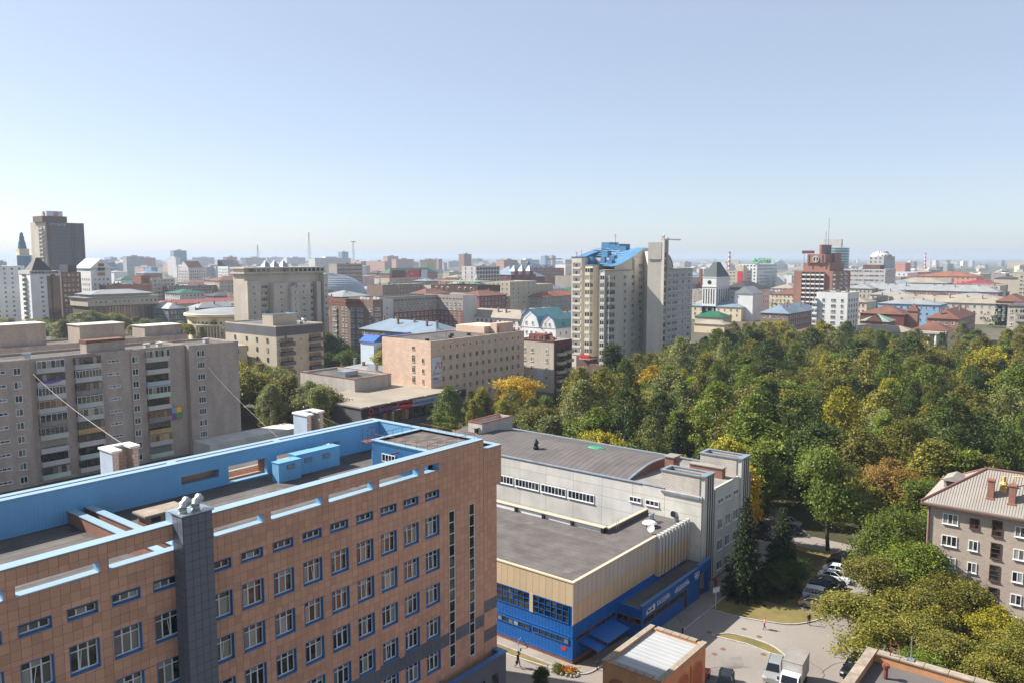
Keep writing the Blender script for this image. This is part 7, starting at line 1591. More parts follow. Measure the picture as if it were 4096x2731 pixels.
def crown(kind, seed, H, Rr_, leaf=.34, dens=1.0, zb=.22):
    rs = np.random.RandomState(seed); cz = H * (zb + (1 - zb) * .48); c0 = np.array([0, 0, cz]); rz = H * (1 - zb) * .52
    if kind == 'broad':
        L = 12; th = rs.uniform(0, 2 * np.pi, L); ph = rs.uniform(-.5, 1.15, L); jit = rs.uniform(.7, 1.25, L)
        lob = np.stack([np.cos(th) * np.cos(ph) * Rr_ * .66 * jit, np.sin(th) * np.cos(ph) * Rr_ * .66 * jit, cz + np.sin(ph) * rz * .68 * jit], 1)
        lr = rs.uniform(.26, .48, L) * Rr_; lob = np.vstack([lob, c0 + [0, 0, rz * .35]]); lr = np.append(lr, Rr_ * .55)
        cs = []
        for q, r in zip(lob, lr):
            k = int(13 * dens); d = rs.normal(0, 1, (k, 3)); d /= np.linalg.norm(d, axis=1)[:, None]; d[:, 2] = np.where(d[:, 2] < -.35, -d[:, 2], d[:, 2]); cs.append(q + d * r * rs.uniform(.7, 1.08, (k, 1)))
        cs = np.vstack(cs); sp = rs.uniform(.32, .62, len(cs)) * Rr_ / 5
        return leaves(rs, cs, sp, int(31 * dens), leaf, c0)
    if kind == 'birch':
        k = int(190 * dens); z = rs.uniform(0, 1, k) ** .85; prof = np.sin(np.pi * np.clip(z * .88 + .1, 0, 1)) ** .75
        th = rs.uniform(0, 2 * np.pi, k); lob = 1 + .28 * np.sin(3 * th + seed) + .2 * np.sin(5 * th + 9 * z)
        r = Rr_ * prof * lob * rs.uniform(.45, 1.0, k) ** .6
        cs = np.stack([np.cos(th) * r, np.sin(th) * r, H * (zb + (1 - zb) * z)], 1); sp = rs.uniform(.25, .5, k)
        return leaves(rs, cs, sp, int(22 * dens), leaf * .85, c0, 1.6)
    if kind == 'poplar':
        k = int(190 * dens); z = rs.uniform(0, 1, k); prof = np.clip(np.minimum(z * 3.5, 1) * (1.05 - z * .72), .1, 1); th = rs.uniform(0, 2 * np.pi, k)
        lob = 1 + .35 * np.sin(2 * th + 7 * z + seed) ; r = Rr_ * prof * lob * rs.uniform(.5, 1.05, k)
        cs = np.stack([np.cos(th) * r, np.sin(th) * r, H * (zb + (1 - zb) * z)], 1); sp = rs.uniform(.28, .6, k)
        return leaves(rs, cs, sp, int(24 * dens), leaf, c0)
    if kind == 'spruce':
        out = []
        tiers = 26
        for i in range(tiers):
            z = H * (.06 + .92 * i / tiers); R_ = Rr_ * (1 - i / tiers) ** .85 + .25; nb = max(6, int(15 * (1 - i / tiers)) + 5)
            for j in range(nb):
                a = 2 * np.pi * (j + rs.uniform(0, .8)) / nb; rr = R_ * rs.uniform(.7, 1.08); m = max(3, int(rr * 7 * dens))
                t = np.linspace(.15, 1, m); p = np.stack([np.cos(a) * rr * t, np.sin(a) * rr * t, z - rr * .28 * t + .1 * rr * t * t], 1)
                out.append(p)
        cs = np.vstack(out); return leaves(rs, cs, np.full(len(cs), .12), 4, leaf * .9, np.array([0, 0, H * .3]), .6, .45)
    k = int(90 * dens); d = rs.normal(0, 1, (k, 3)); d /= np.linalg.norm(d, axis=1)[:, None]; d[:, 2] = np.abs(d[:, 2])
    cs = d * np.array([Rr_, Rr_, H]) * rs.uniform(.55, 1, (k, 1)); return leaves(rs, cs, rs.uniform(.16, .34, k), int(22 * dens), leaf * .8, np.array([0, 0, H * .3]))
def trunk_mesh(seed, H, r, mname, spread=2.5, zb=.2):
    rs = random.Random(seed); b = MB(); x = y = 0; pts = []; rad = []
    for k in range(7): pts.append((x, y, H * .86 * k / 6)); rad.append(r * (1 - .86 * k / 6)); x += rs.uniform(-.18, .18); y += rs.uniform(-.18, .18)
    b.tube(pts, rad, 7)
    for k in range(8):
        z = H * rs.uniform(zb + .05, .7); a = rs.uniform(0, 6.28); i = min(5, int(z / (H * .86) * 6)); p = Vector(pts[i]).lerp(Vector(pts[i + 1]), .5); l = spread * rs.uniform(.6, 1.05)
        b.tube([p, p + Vector((math.cos(a) * l * .5, math.sin(a) * l * .5, l * .45)), p + Vector((math.cos(a) * l, math.sin(a) * l, l * .75))], [r * .38, r * .22, r * .06], 5)
    return smooth(b.mesh('trunk', mname))
PROTO = {}
def proto(key, kind, seeds, H, Rr_, leaf, dens, bark, zb):
    PROTO[key] = [(mesh_quads('crown', crown(kind, s, H, Rr_, leaf, dens, zb), 'leaf_green'), trunk_mesh(s, H, H * .017 + .06, bark, Rr_ * .7, zb), H, Rr_) for s in seeds]
proto('broad', 'broad', (1, 2, 3, 4), 12, 5.4, .46, 1.35, 'trunk', .06)
proto('birch', 'birch', (5, 6, 7, 8), 15, 4.4, .48, 1.5, 'birchbark', .08)
proto('poplar', 'poplar', (9, 10, 11), 14, 3.9, .46, 1.45, 'trunk', .05)
proto('spruce', 'spruce', (12, 13), 15, 3.3, .42, 1.0, 'trunk', .05)
proto('bigbroad', 'broad', (14, 15, 16), 13, 5.6, .32, 2.1, 'trunk', .08)
proto('shrub', 'shrub', (17, 18), 2.4, 2.0, .3, 1.0, 'trunk', .0)
LEAFN = {'leaf_green': 'mid green', 'leaf_dark': 'dark green', 'leaf_olive': 'olive', 'leaf_grey': 'grey green', 'leaf_yg': 'yellow green', 'leaf_yellow': 'golden yellow', 'leaf_brown': 'brownish', 'leaf_spruce': 'deep green', 'leaf_lime': 'lime green'}
KINDN = {'broad': 'round crowned tree', 'birch': 'drooping birch', 'poplar': 'tall narrow tree', 'spruce': 'spruce', 'bigbroad': 'spreading maple', 'shrub': 'shrub'}
OBN = {'broad': 'broadleaf_tree', 'birch': 'birch_tree', 'poplar': 'poplar_tree', 'spruce': 'spruce_tree', 'bigbroad': 'maple_tree', 'shrub': 'shrub'}
TREES = []
rt = random.Random(33)
def tree(key, x, y, h, leafm, label=None, group=None, where=None, fat=1.0):
    cm, tm_, H, R0 = rt.choice(PROTO[key]); s = h / H
    t = T(OBN[key], label or '', 'shrub' if key == 'shrub' else 'tree', (x, y, 0), rt.uniform(0, 6.28), group); t.scale = (s * fat * rt.uniform(.85, 1.12), s * fat * rt.uniform(.85, 1.12), s)
    c = put('crown', cm, t); c.material_slots[0].link = 'OBJECT'; c.material_slots[0].material = M[leafm]
    if key != 'shrub': put('trunk', tm_, t)
    if not label: TREES.append((screen(x, y, h)[0], t, key, leafm, where, h))
    return t
# the park
poly = [(125, 122), (138, 136), (160, 150), (180, 151), (192, 138), (236, 141), (252, 138), (268, 146), (300, 146), (338, 152), (379, 170), (428, 168), (428, 144), (404, 116), (408, 60), (428, 44), (250, 23), (160, 15), (146, 20), (140, 46), (128, 50), (125, 60)]
def inside(x, y):
    c = False; j = len(poly) - 1
    for i in range(len(poly)):
        if (poly[i][1] > y) != (poly[j][1] > y) and x < (poly[j][0] - poly[i][0]) * (y - poly[i][1]) / (poly[j][1] - poly[i][1]) + poly[i][0]: c = not c
        j = i
    return c
pts = []; tries = 0
keep = [(203, 113, 5), (199, 118, 4), (182, 143, 5), (156, 96, 4), (151, 84, 4), (193, 107, 4), (178, 108, 4), (178, 38, 7), (362, 66, 10), (228, 51, 5), (434, 82, 8), (128.9, 37.7, 9), (144, 33, 6), (124, 52, 5)]
while tries < 60000 and len(pts) < 290:
    tries += 1; x, y = rt.uniform(123, 430), rt.uniform(14, 172)
    if not inside(x, y) or y < .094 * x: continue
    sp_ = 7.6 + (x - 123) / 300 * 2.4
    if any((x - a) ** 2 + (y - b_) ** 2 < sp_ ** 2 for a, b_ in pts) or any((x - a) ** 2 + (y - b_) ** 2 < c_ ** 2 for a, b_, c_ in keep): continue
    pts.append((x, y))
for x, y in pts:
    d = math.hypot(x, y); q = rt.random(); edge = x < 150 and y > 55
    key = rt.choices(['broad', 'birch', 'poplar', 'spruce'], [.26, .48, .2, .06] if x > 150 else [.42, .24, .32, .02])[0]
    if edge: lm = rt.choices(['leaf_green', 'leaf_grey', 'leaf_yg', 'leaf_yellow', 'leaf_olive', 'leaf_lime', 'leaf_dark'], [.3, .22, .13, .06, .17, .04, .08])[0]
    elif key == 'birch': lm = rt.choices(['leaf_olive', 'leaf_dark', 'leaf_green', 'leaf_grey', 'leaf_yg'], [.42, .22, .23, .1, .03])[0]
    elif key == 'spruce': lm = 'leaf_spruce'
    else: lm = rt.choices(['leaf_dark', 'leaf_green', 'leaf_olive', 'leaf_yg', 'leaf_lime', 'leaf_yellow', 'leaf_brown'], [.24, .32, .32, .07, .03, .01, .01])[0]
    h = {'broad': rt.uniform(10.5, 17), 'birch': rt.uniform(14, 21), 'poplar': rt.uniform(12, 18.5), 'spruce': rt.uniform(12, 17)}[key]
    if edge: h *= .78
    if x > 330: h *= .85
    if x > 230 and y > 125: h *= .8
    if x < 215 and y > 112: h *= .62
    wh = 'right behind the grey hall' if x < 155 and y > 50 else 'in the near right of the park' if x < 175 else 'in the middle of the park' if x < 270 else 'in the back of the park'
    tree(key, x, y, h, lm, None, 'park trees', wh, rt.uniform(.7, 1.2) if key != 'broad' else rt.uniform(.85, 1.25))
for (x, y, h, k_, l_, lab) in ((203, 113, 14.5, 'broad', 'leaf_yellow', 'golden yellow tree in the middle of the park below the tower'), (199, 118, 12.5, 'poplar', 'leaf_yellow', 'narrow golden tree touching the golden yellow tree below the tower'), (182, 143, 13, 'broad', 'leaf_yellow', 'golden tree in front of the maroon balcony house'), (156, 96, 9.5, 'poplar', 'leaf_yellow', 'small golden tree just behind the middle of the hall roof'), (151, 84, 8.6, 'poplar', 'leaf_yellow', 'small golden tree behind the hall roof left of the brick chimney'), (178, 108, 10, 'broad', 'leaf_lime', 'lime green tree below the golden park tree'), (214, 126, 11.5, 'broad', 'leaf_yg', 'yellow green tree left of the golden park tree'), (193, 107, 11.5, 'broad', 'leaf_yg', 'yellow green tree in front of the golden park tree'), (398, 145, 15, 'broad', 'leaf_yg', 'bright yellow green tree at the top of the park below the rose tower'), (288, 39, 17, 'broad', 'leaf_yg', 'large yellow green tree at the right edge of the park'), (312, 38, 18, 'broad', 'leaf_yg', 'tall yellow green tree cut by the right edge of the park'),
        (136, 25, 13, 'bigbroad', 'leaf_green', 'green tree right of the big maple beside the house gable'), (150, 27, 16, 'birch', 'leaf_olive', 'tall olive birch behind the brownish tree'), (149, 39, 16.5, 'birch', 'leaf_olive', 'tall olive birch behind the big maple'), (153, 47, 16, 'broad', 'leaf_dark', 'dark tree behind the far drive'), (139, 57.5, 13, 'broad', 'leaf_yg', 'yellow green tree behind the hall corner pier'), (150, 57, 15, 'broad', 'leaf_green', 'green tree at the end of the far drive'), (160, 33, 17, 'birch', 'leaf_green', 'green birch above the brownish tree'), (137, 35, 11, 'broad', 'leaf_olive', 'olive tree between the maple and the brownish tree'), (139.5, 28, 12, 'bigbroad', 'leaf_brown', 'second brownish tree close to the house gable'), (152, 19, 14, 'birch', 'leaf_olive', 'olive birch above the slate house roof')): tree(k_, x, y, h, l_, lab, 'park trees', None, 1.1)
# singled out trees
tree('bigbroad', 128.9, 37.7, 17, 'leaf_green', 'big spreading green maple shading the parked cars beyond the lawn', fat=.92)
tree('bigbroad', 143, 32, 13, 'leaf_brown', 'brownish tree between the big maple and the grey brick house', fat=1.05)
tree('poplar', 124, 50, 13, 'leaf_yellow', 'yellowing tree at the far corner of the grey hall')
tree('bigbroad', 98.5, 18.5, 9.6, 'leaf_olive', 'broad olive tree in front of the grey brick house', fat=1.3)
tree('bigbroad', 92.8, 22.6, 8.8, 'leaf_olive', 'leaning olive tree reaching over the yard', fat=1.4)
tree('bigbroad', 103, 15.5, 9.6, 'leaf_olive', 'olive tree against the middle of the grey brick house', fat=1.15)
tree('bigbroad', 95, 17.6, 8.4, 'leaf_olive', 'dense olive tree at the centre of the right hand clump', fat=1.3)
tree('bigbroad', 90.5, 10.5, 8.2, 'leaf_olive', 'olive tree low in the right hand clump', fat=1.3)
tree('bigbroad', 114.5, 25.5, 13.5, 'leaf_green', 'tall green tree rising beside the left corner of the grey brick house', fat=.9)
tree('bigbroad', 103.5, 24.5, 10, 'leaf_olive', 'olive tree between the parked cars and the right hand clump', fat=1.05)
tree('bigbroad', 108, 22.0, 11.5, 'leaf_green', 'green maple at the corner of the grey brick house', fat=1.0)
tree('bigbroad', 91.5, 14.0, 8.0, 'leaf_olive', 'olive tree above the corner building roof', fat=1.25)
tree('bigbroad', 86.5, 8.6, 8.0, 'leaf_olive', 'olive tree in the lower right corner', fat=1.2)
tree('bigbroad', 100, 11.0, 8.2, 'leaf_yg', 'yellow green tree under the house windows at the right', fat=1.1)
tree('bigbroad', 95.5, 9.0, 8.6, 'leaf_olive', 'olive tree at the right edge below the house', fat=1.2)
tree('bigbroad', 87.5, 15.5, 7.2, 'leaf_green', 'green tree just behind the corner building parapet', fat=1.25)
tree('spruce', 103.6, 41.3, 15.0, 'leaf_spruce', 'tall spruce on the lawn in front of the grey hall', fat=1.0)
tree('spruce', 109.5, 38.3, 12.5, 'leaf_spruce', 'dark shaded spruce beside the tall spruce', fat=1.1)
tree('spruce', 114.5, 40.0, 9.5, 'leaf_spruce', 'small dark spruce behind the shaded spruce', fat=1.2)
tree('broad', 107.6, 36.3, 5.2, 'leaf_dark', 'low dark bushy tree under the shaded spruce', fat=1.5)
tree('poplar', 64.2, 47.3, 4.1, 'leaf_dark', 'dark leafy sapling at the bottom edge by the kerb', fat=1.3)
tree('poplar', 37.0, 47.0, 9.4, 'leaf_grey', 'grey green treetop poking up at the bottom edge before the tan facade')
tree('poplar', 40.2, 47.2, 9.8, 'leaf_grey', 'second grey green treetop at the bottom edge before the tan facade')
for i, (x, y, h, k_, l_) in enumerate(((126, 205, 15, 'birch', 'leaf_grey'), (131, 214, 16, 'broad', 'leaf_yg'), (136, 198, 15.5, 'broad', 'leaf_grey'), (133, 186, 14.5, 'poplar', 'leaf_olive'), (128, 193, 15, 'broad', 'leaf_olive'), (132, 175, 14, 'birch', 'leaf_grey'), (128, 166, 13.5, 'poplar', 'leaf_grey'), (141, 208, 14, 'broad', 'leaf_olive'), (122, 215, 14.5, 'broad', 'leaf_yg'), (138, 220, 14, 'birch', 'leaf_grey'), (146, 214, 13, 'birch', 'leaf_olive'), (125, 183, 13, 'birch', 'leaf_grey'), (137, 178, 12.5, 'broad', 'leaf_olive'), (120, 203, 14, 'broad', 'leaf_olive'), (130, 224, 15, 'broad', 'leaf_grey'))):
    tree(k_, x, y, h, l_, None, 'trees left of the market hall', 'left of the market hall', 1.15)
for i, (x, y, h, k_, l_) in enumerate(((158, 148, 7.5, 'poplar', 'leaf_grey'), (161, 144, 7.8, 'poplar', 'leaf_grey'), (166, 142, 8, 'poplar', 'leaf_grey'), (170, 138, 8, 'broad', 'leaf_yg'))): tree(k_, x, y, h, l_, None, 'poplars before the market sign', 'in front of the market signboards', 1.15)
for (x, y, h, k_, l_) in ((206, 224, 15, 'broad', 'leaf_yg'), (207, 262, 16, 'poplar', 'leaf_dark'), (213, 268, 15, 'broad', 'leaf_dark'), (203, 246, 11, 'broad', 'leaf_green'), (210, 240, 10, 'broad', 'leaf_green'), (199, 252, 10, 'broad', 'leaf_dark')): tree(k_, x, y, h, l_, None, 'courtyard trees by the blue annex', 'near the bright blue roof', 1.1)
lt = random.Random(8)
for k in range(34):
    az = -32.5 + 17.5 * (k / 33) + lt.uniform(-.4, .4); d = lt.uniform(470, 560) if az < -24 else lt.uniform(455, 520); x, y = polar(az, d)
    if az > -19 and k % 3: continue
    tree(lt.choice(['broad', 'broad', 'poplar']), x, y, lt.uniform(11, 15) if az < -26 else lt.uniform(9, 13), lt.choices(['leaf_olive', 'leaf_grey', 'leaf_green', 'leaf_yg'], [.4, .3, .2, .15])[0], None, 'left boulevard trees', 'on the boulevard at the left', 1.25)
for (x, y, l_) in ((150, 138, 'leaf_yg'), (153, 140, 'leaf_lime'), (147, 141, 'leaf_green')): tree('shrub', x, y, 2.2, l_, f'{LEAFN[l_]} shrub in the bed before the market hall', 'shrubs before the market hall')
tree('shrub', 70.9, 49.8, 1.1, 'leaf_green', 'small shrub beside the flower bed at the kerb corner')
tree('shrub', 112, 45.2, 1.2, 'leaf_grey', 'low shrub on the lawn beside the tall spruce')
# labels by kind, leaf colour and place, counted from the left
grp = {}
for sx, t, key, lm, where, h in sorted(TREES, key=lambda q: q[0]): grp.setdefault((key, lm, where), []).append(t)
for (key, lm, where), ts in grp.items():
    for k, t in enumerate(ts):
        t['label'] = f"{LEAFN[lm]} {KINDN[key]} {where}" + ('' if len(ts) == 1 else f", {cword(k)} from left")
# far greenery that reads as one mass
rs = np.random.RandomState(3); cs = []; sp_ = []
for k in range(9000):
    az = rs.uniform(-34, 34); d = 620 + rs.uniform(0, 1) ** 1.6 * 5200
    x, y = polar(az, d)
    if d < 1000 and not roomy(x, y, 4, occ): continue
    f_ = math.sin(x * .004 + 1) + math.sin(y * .0051) + math.sin((x + y) * .0023 + 2)
    if d > 900 and f_ < -.2: continue
    cs.append((x, y, rs.uniform(2.5, 8.5))); sp_.append(2.2 + d / 1400)
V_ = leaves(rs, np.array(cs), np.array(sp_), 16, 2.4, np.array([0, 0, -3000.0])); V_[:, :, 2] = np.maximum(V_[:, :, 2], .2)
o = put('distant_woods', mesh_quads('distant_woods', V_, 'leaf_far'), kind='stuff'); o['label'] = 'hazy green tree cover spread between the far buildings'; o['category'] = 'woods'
# ================================================================== vehicles
def car_paint(name, c, metal=.3): M[name] = mat(name, c, .28, .02, 1, .01, metal=metal, spec=.5)
car_paint('paint_silver', C(176, 178, 176), .5); car_paint('paint_white', C(226, 228, 230), 0); car_paint('paint_black', C(26, 28, 34), .2); car_paint('paint_dark', C(52, 54, 62), .4); car_paint('paint_beige', C(176, 168, 150), .5); car_paint('paint_red', C(150, 30, 34), .2); car_paint('paint_blue', C(40, 56, 96), .3)
SED = dict(L=4.5, W=1.72, roof=1.42, body=[(-2.25, .42), (-2.22, .78), (-1.55, .95), (1.0, .93), (1.95, .82), (2.22, .66), (2.25, .4)], cab=[(-1.6, .95), (-.95, 1.4), (.25, 1.42), (1.05, .93)])
SUV = dict(L=4.5, W=1.82, roof=1.75, body=[(-2.2, .5), (-2.25, 1.0), (-2.1, 1.08), (1.05, 1.06), (2.05, .98), (2.25, .8), (2.25, .48)], cab=[(-2.12, 1.08), (-1.85, 1.68), (-.2, 1.75), (.45, 1.68), (1.15, 1.06)])
WAG = dict(L=4.4, W=1.7, roof=1.5, body=[(-2.2, .42), (-2.2, .92), (-2.05, .98), (1.0, .95), (1.95, .85), (2.2, .68), (2.2, .4)], cab=[(-2.1, .98), (-1.75, 1.46), (.15, 1.5), (1.05, .95)])
def make_car(name, label, paint, st, x, y, rz, group=None, cat='car'):
    """car pointing along local +X"""
    t = T(name, label, cat, (x, y, .012), rz, group); W = st['W']; b = MB()
    bd = [(st['body'][0][0], .26)] + st['body'] + [(st['body'][-1][0], .26)]
    secs = [(-W / 2, .86), (-W / 2 + .08, 1.0), (W / 2 - .08, 1.0), (W / 2, .86)]
    rows = []
    for yy, k in secs: rows.append([(px_ * (.985 if k < 1 else 1), yy, .26 + (pz_ - .26) * (.93 if k < 1 else 1)) for px_, pz_ in bd])
    for r0, r1 in zip(rows, rows[1:]):
        for i in range(len(bd) - 1): b.face([r0[i], r1[i], r1[i + 1], r0[i + 1]])
    b.face(rows[0]); b.face(rows[-1][::-1]); b.face([rows[0][0], rows[0][-1], rows[-1][-1], rows[-1][0]])
    # cabin with pillars: roof panel painted, sides glass
    cb = st['cab']; wi = W / 2 - .1; wt = W / 2 - .26
    def cp(i, s): px_, pz_ = cb[i]; f_ = (pz_ - cb[0][1]) / (st['roof'] - cb[0][1]); return (px_, s * (wi + (wt - wi) * max(0, f_)), pz_)
    n = len(cb)
    for i in range(1, n - 2): b.face([cp(i, -1), cp(i + 1, -1), cp(i + 1, 1), cp(i, 1)])
    for s in (-1, 1):
        for i, j in ((0, 1), (n - 2, n - 1)): b.tube([cp(i, s), cp(j, s)], .05, 4)
        for i in range(1, n - 2): b.tube([cp(i, s), cp(i + 1, s)], .045, 4)
        mx = (cb[1][0] + cb[-2][0]) / 2; b.tube([(mx, s * wi, cb[0][1]), (mx, s * (wt + .01), st['roof'] - .02)], .045, 4)
    b.build('body', paint, t)
    g = MB()
    for s in (-1, 1): q = [cp(i, s) for i in range(n)]; g.face([(a, b__ * .985, c_) for a, b__, c_ in (q if s < 0 else q[::-1])])
    g.build('side_windows', 'carglass', t); MB().face([cp(0, -1), cp(1, -1), cp(1, 1), cp(0, 1)]).build('rear_window', 'carglass', t); MB().face([cp(n - 2, -1), cp(n - 1, -1), cp(n - 1, 1), cp(n - 2, 1)]).build('windscreen', 'carglass', t)
    wm = _wm.setdefault('wheel', smooth(MB().lathe([(.18, -.1), (.31, -.1), (.31, .1), (.18, .1)], 16).mesh('tyre', 'tyre'))); rm = _wm.setdefault('rim', MB().lathe([(0, .09), (.2, .07)], 12).lathe([(.2, -.07), (0, -.09)], 12).mesh('rim', 'rim'))
    for wx in (-st['L'] * .31, st['L'] * .31):
        for s in (-1, 1):
            o = put('wheel', wm, t, (wx, s * (W / 2 - .06), .31)); o.rotation_euler = (R(90), 0, 0); put('rim', rm, o)
    zf = st['body'][-2][1]; zr = st['body'][1][1]
    for s in (-1, 1):
        MB().box(st['L'] / 2 - .1, st['L'] / 2 + .02, s * W * .36 - .17, s * W * .36 + .17, zf - .13, zf + .03).build('headlight', 'whitelight', t); MB().box(-st['L'] / 2 - .02, -st['L'] / 2 + .1, s * W * .4 - .13, s * W * .4 + .13, zr - .15, zr + .06).build('taillight', 'redlight', t)
        MB().box(.75, .92, s * (W / 2 + .02) - .08, s * (W / 2 + .02) + .08, zf + .18, zf + .32).build('mirror', paint, t)
    return t
row = [(106.2, 32.2, 'paint_beige', SED, 'silver beige sedan nearest the lawn kerb in the parked row'), (109.0, 32.6, 'paint_white', SUV, 'white off-roader second from the lawn kerb in the parked row'), (111.7, 32.9, 'paint_blue', WAG, 'dark blue wagon third in the parked row'), (114.4, 33.0, 'paint_black', SED, 'black sedan in the middle of the parked row'), (117.2, 33.2, 'paint_white', SED, 'white sedan fifth in the parked row'), (120.0, 33.4, 'paint_white', SED, 'white sedan sixth in the parked row under the maple'), (122.8, 33.6, 'paint_dark', WAG, 'grey hatchback with red taillight near the end of the parked row'), (125.6, 33.9, 'paint_black', SED, 'black sedan at the far end of the parked row')]
for x, y, p_, st, lab in row: make_car('parked_car', lab, p_, st, x, y, R(-84 + rng.uniform(-3, 3)), 'cars parked beside the lawn')
for x, y, p_, st, rz, lab in ((133, 45.5, 'paint_dark', SED, R(-85), 'dark sedan left of the maple trunk on the far drive'), (131.5, 50.5, 'paint_black', SUV, R(-88), 'black off-roader on the far drive by the hall corner'), (127.5, 48.6, 'paint_dark', WAG, R(-85), 'dark wagon in the shade by the hall corner'), (137, 47.0, 'paint_silver', SED, R(-86), 'silver sedan furthest back on the drive'), (132, 30.5, 'paint_black', SED, R(-80), 'black car in deep shade under the maple')): make_car('parked_car', lab, p_, st, x, y, rz, 'cars under the trees by the hall')
make_car('silver_off_roader', 'silver off-roader seen from behind next to the white box truck', 'paint_silver', SUV, 85.3, 30.2, R(192))
make_car('black_off_roader', 'black off-roader half hidden under the leaning olive tree', 'paint_black', SUV, 91.6, 23.3, R(178))
make_car('dark_hatchback', 'dark hatchback cut by the bottom edge beside the kiosk', 'paint_dark', WAG, 79.4, 33.4, R(200)); make_car('red_sedan', 'red car roof at the bottom edge behind the kiosk', 'paint_red', SED, 78.6, 36.3, R(190))
tr = T('box_truck', 'white box truck with grey roofed cargo body parked in the yard', 'truck', (84.4, 27.7, .012), R(186))
MB().box(-2.6, .9, -1.05, 1.05, .95, 3.15).build('cargo_box', 'whitepaint', tr); MB().box(-2.62, .92, -1.07, 1.07, 3.16, 3.2).build('cargo_roof', 'concrete_d', tr); MB().box(-2.6, 2.5, -.5, .5, .5, .9).build('chassis', 'black', tr)
cabm = MB(); pf = [(1.0, .5), (2.75, .5), (2.75, 1.15), (2.4, 1.35), (1.95, 2.15), (1.0, 2.2)]
cabm.face([(x, -.95, z) for x, z in pf]); cabm.face([(x, .95, z) for x, z in pf[::-1]])
for k in range(6): j = (k + 1) % 6; cabm.face([(pf[k][0], .95, pf[k][1]), (pf[j][0], .95, pf[j][1]), (pf[j][0], -.95, pf[j][1]), (pf[k][0], -.95, pf[k][1])])
cabm.build('cab', 'paint_white', tr); MB().face([(2.42, -.85, 1.37), (2.42, .85, 1.37), (2.0, .8, 2.1), (2.0, -.8, 2.1)]).build('windscreen', 'carglass', tr)
for s in (-1, 1): MB().face([(1.2, s * .96, 1.3), (2.25, s * .96, 1.3), (1.9, s * .96, 2.0), (1.2, s * .96, 2.0)][::s]).build('side_window', 'carglass', tr); MB().box(2.7, 2.78, s * .7 - .15, s * .7 + .15, .75, .95).build('headlight', 'whitelight', tr); MB().box(2.15, 2.25, s * 1.15 - .1, s * 1.15 + .1, 1.5, 1.85).build('mirror', 'black', tr)
for wx in (-1.7, 1.9):
    for s in (-1, 1): o = put('wheel', _wm['wheel'], tr, (wx, s * .88, .36)); o.rotation_euler = (R(90), 0, 0); o.scale = (1.15, 1.15, 1.3); put('rim', _wm['rim'], o)
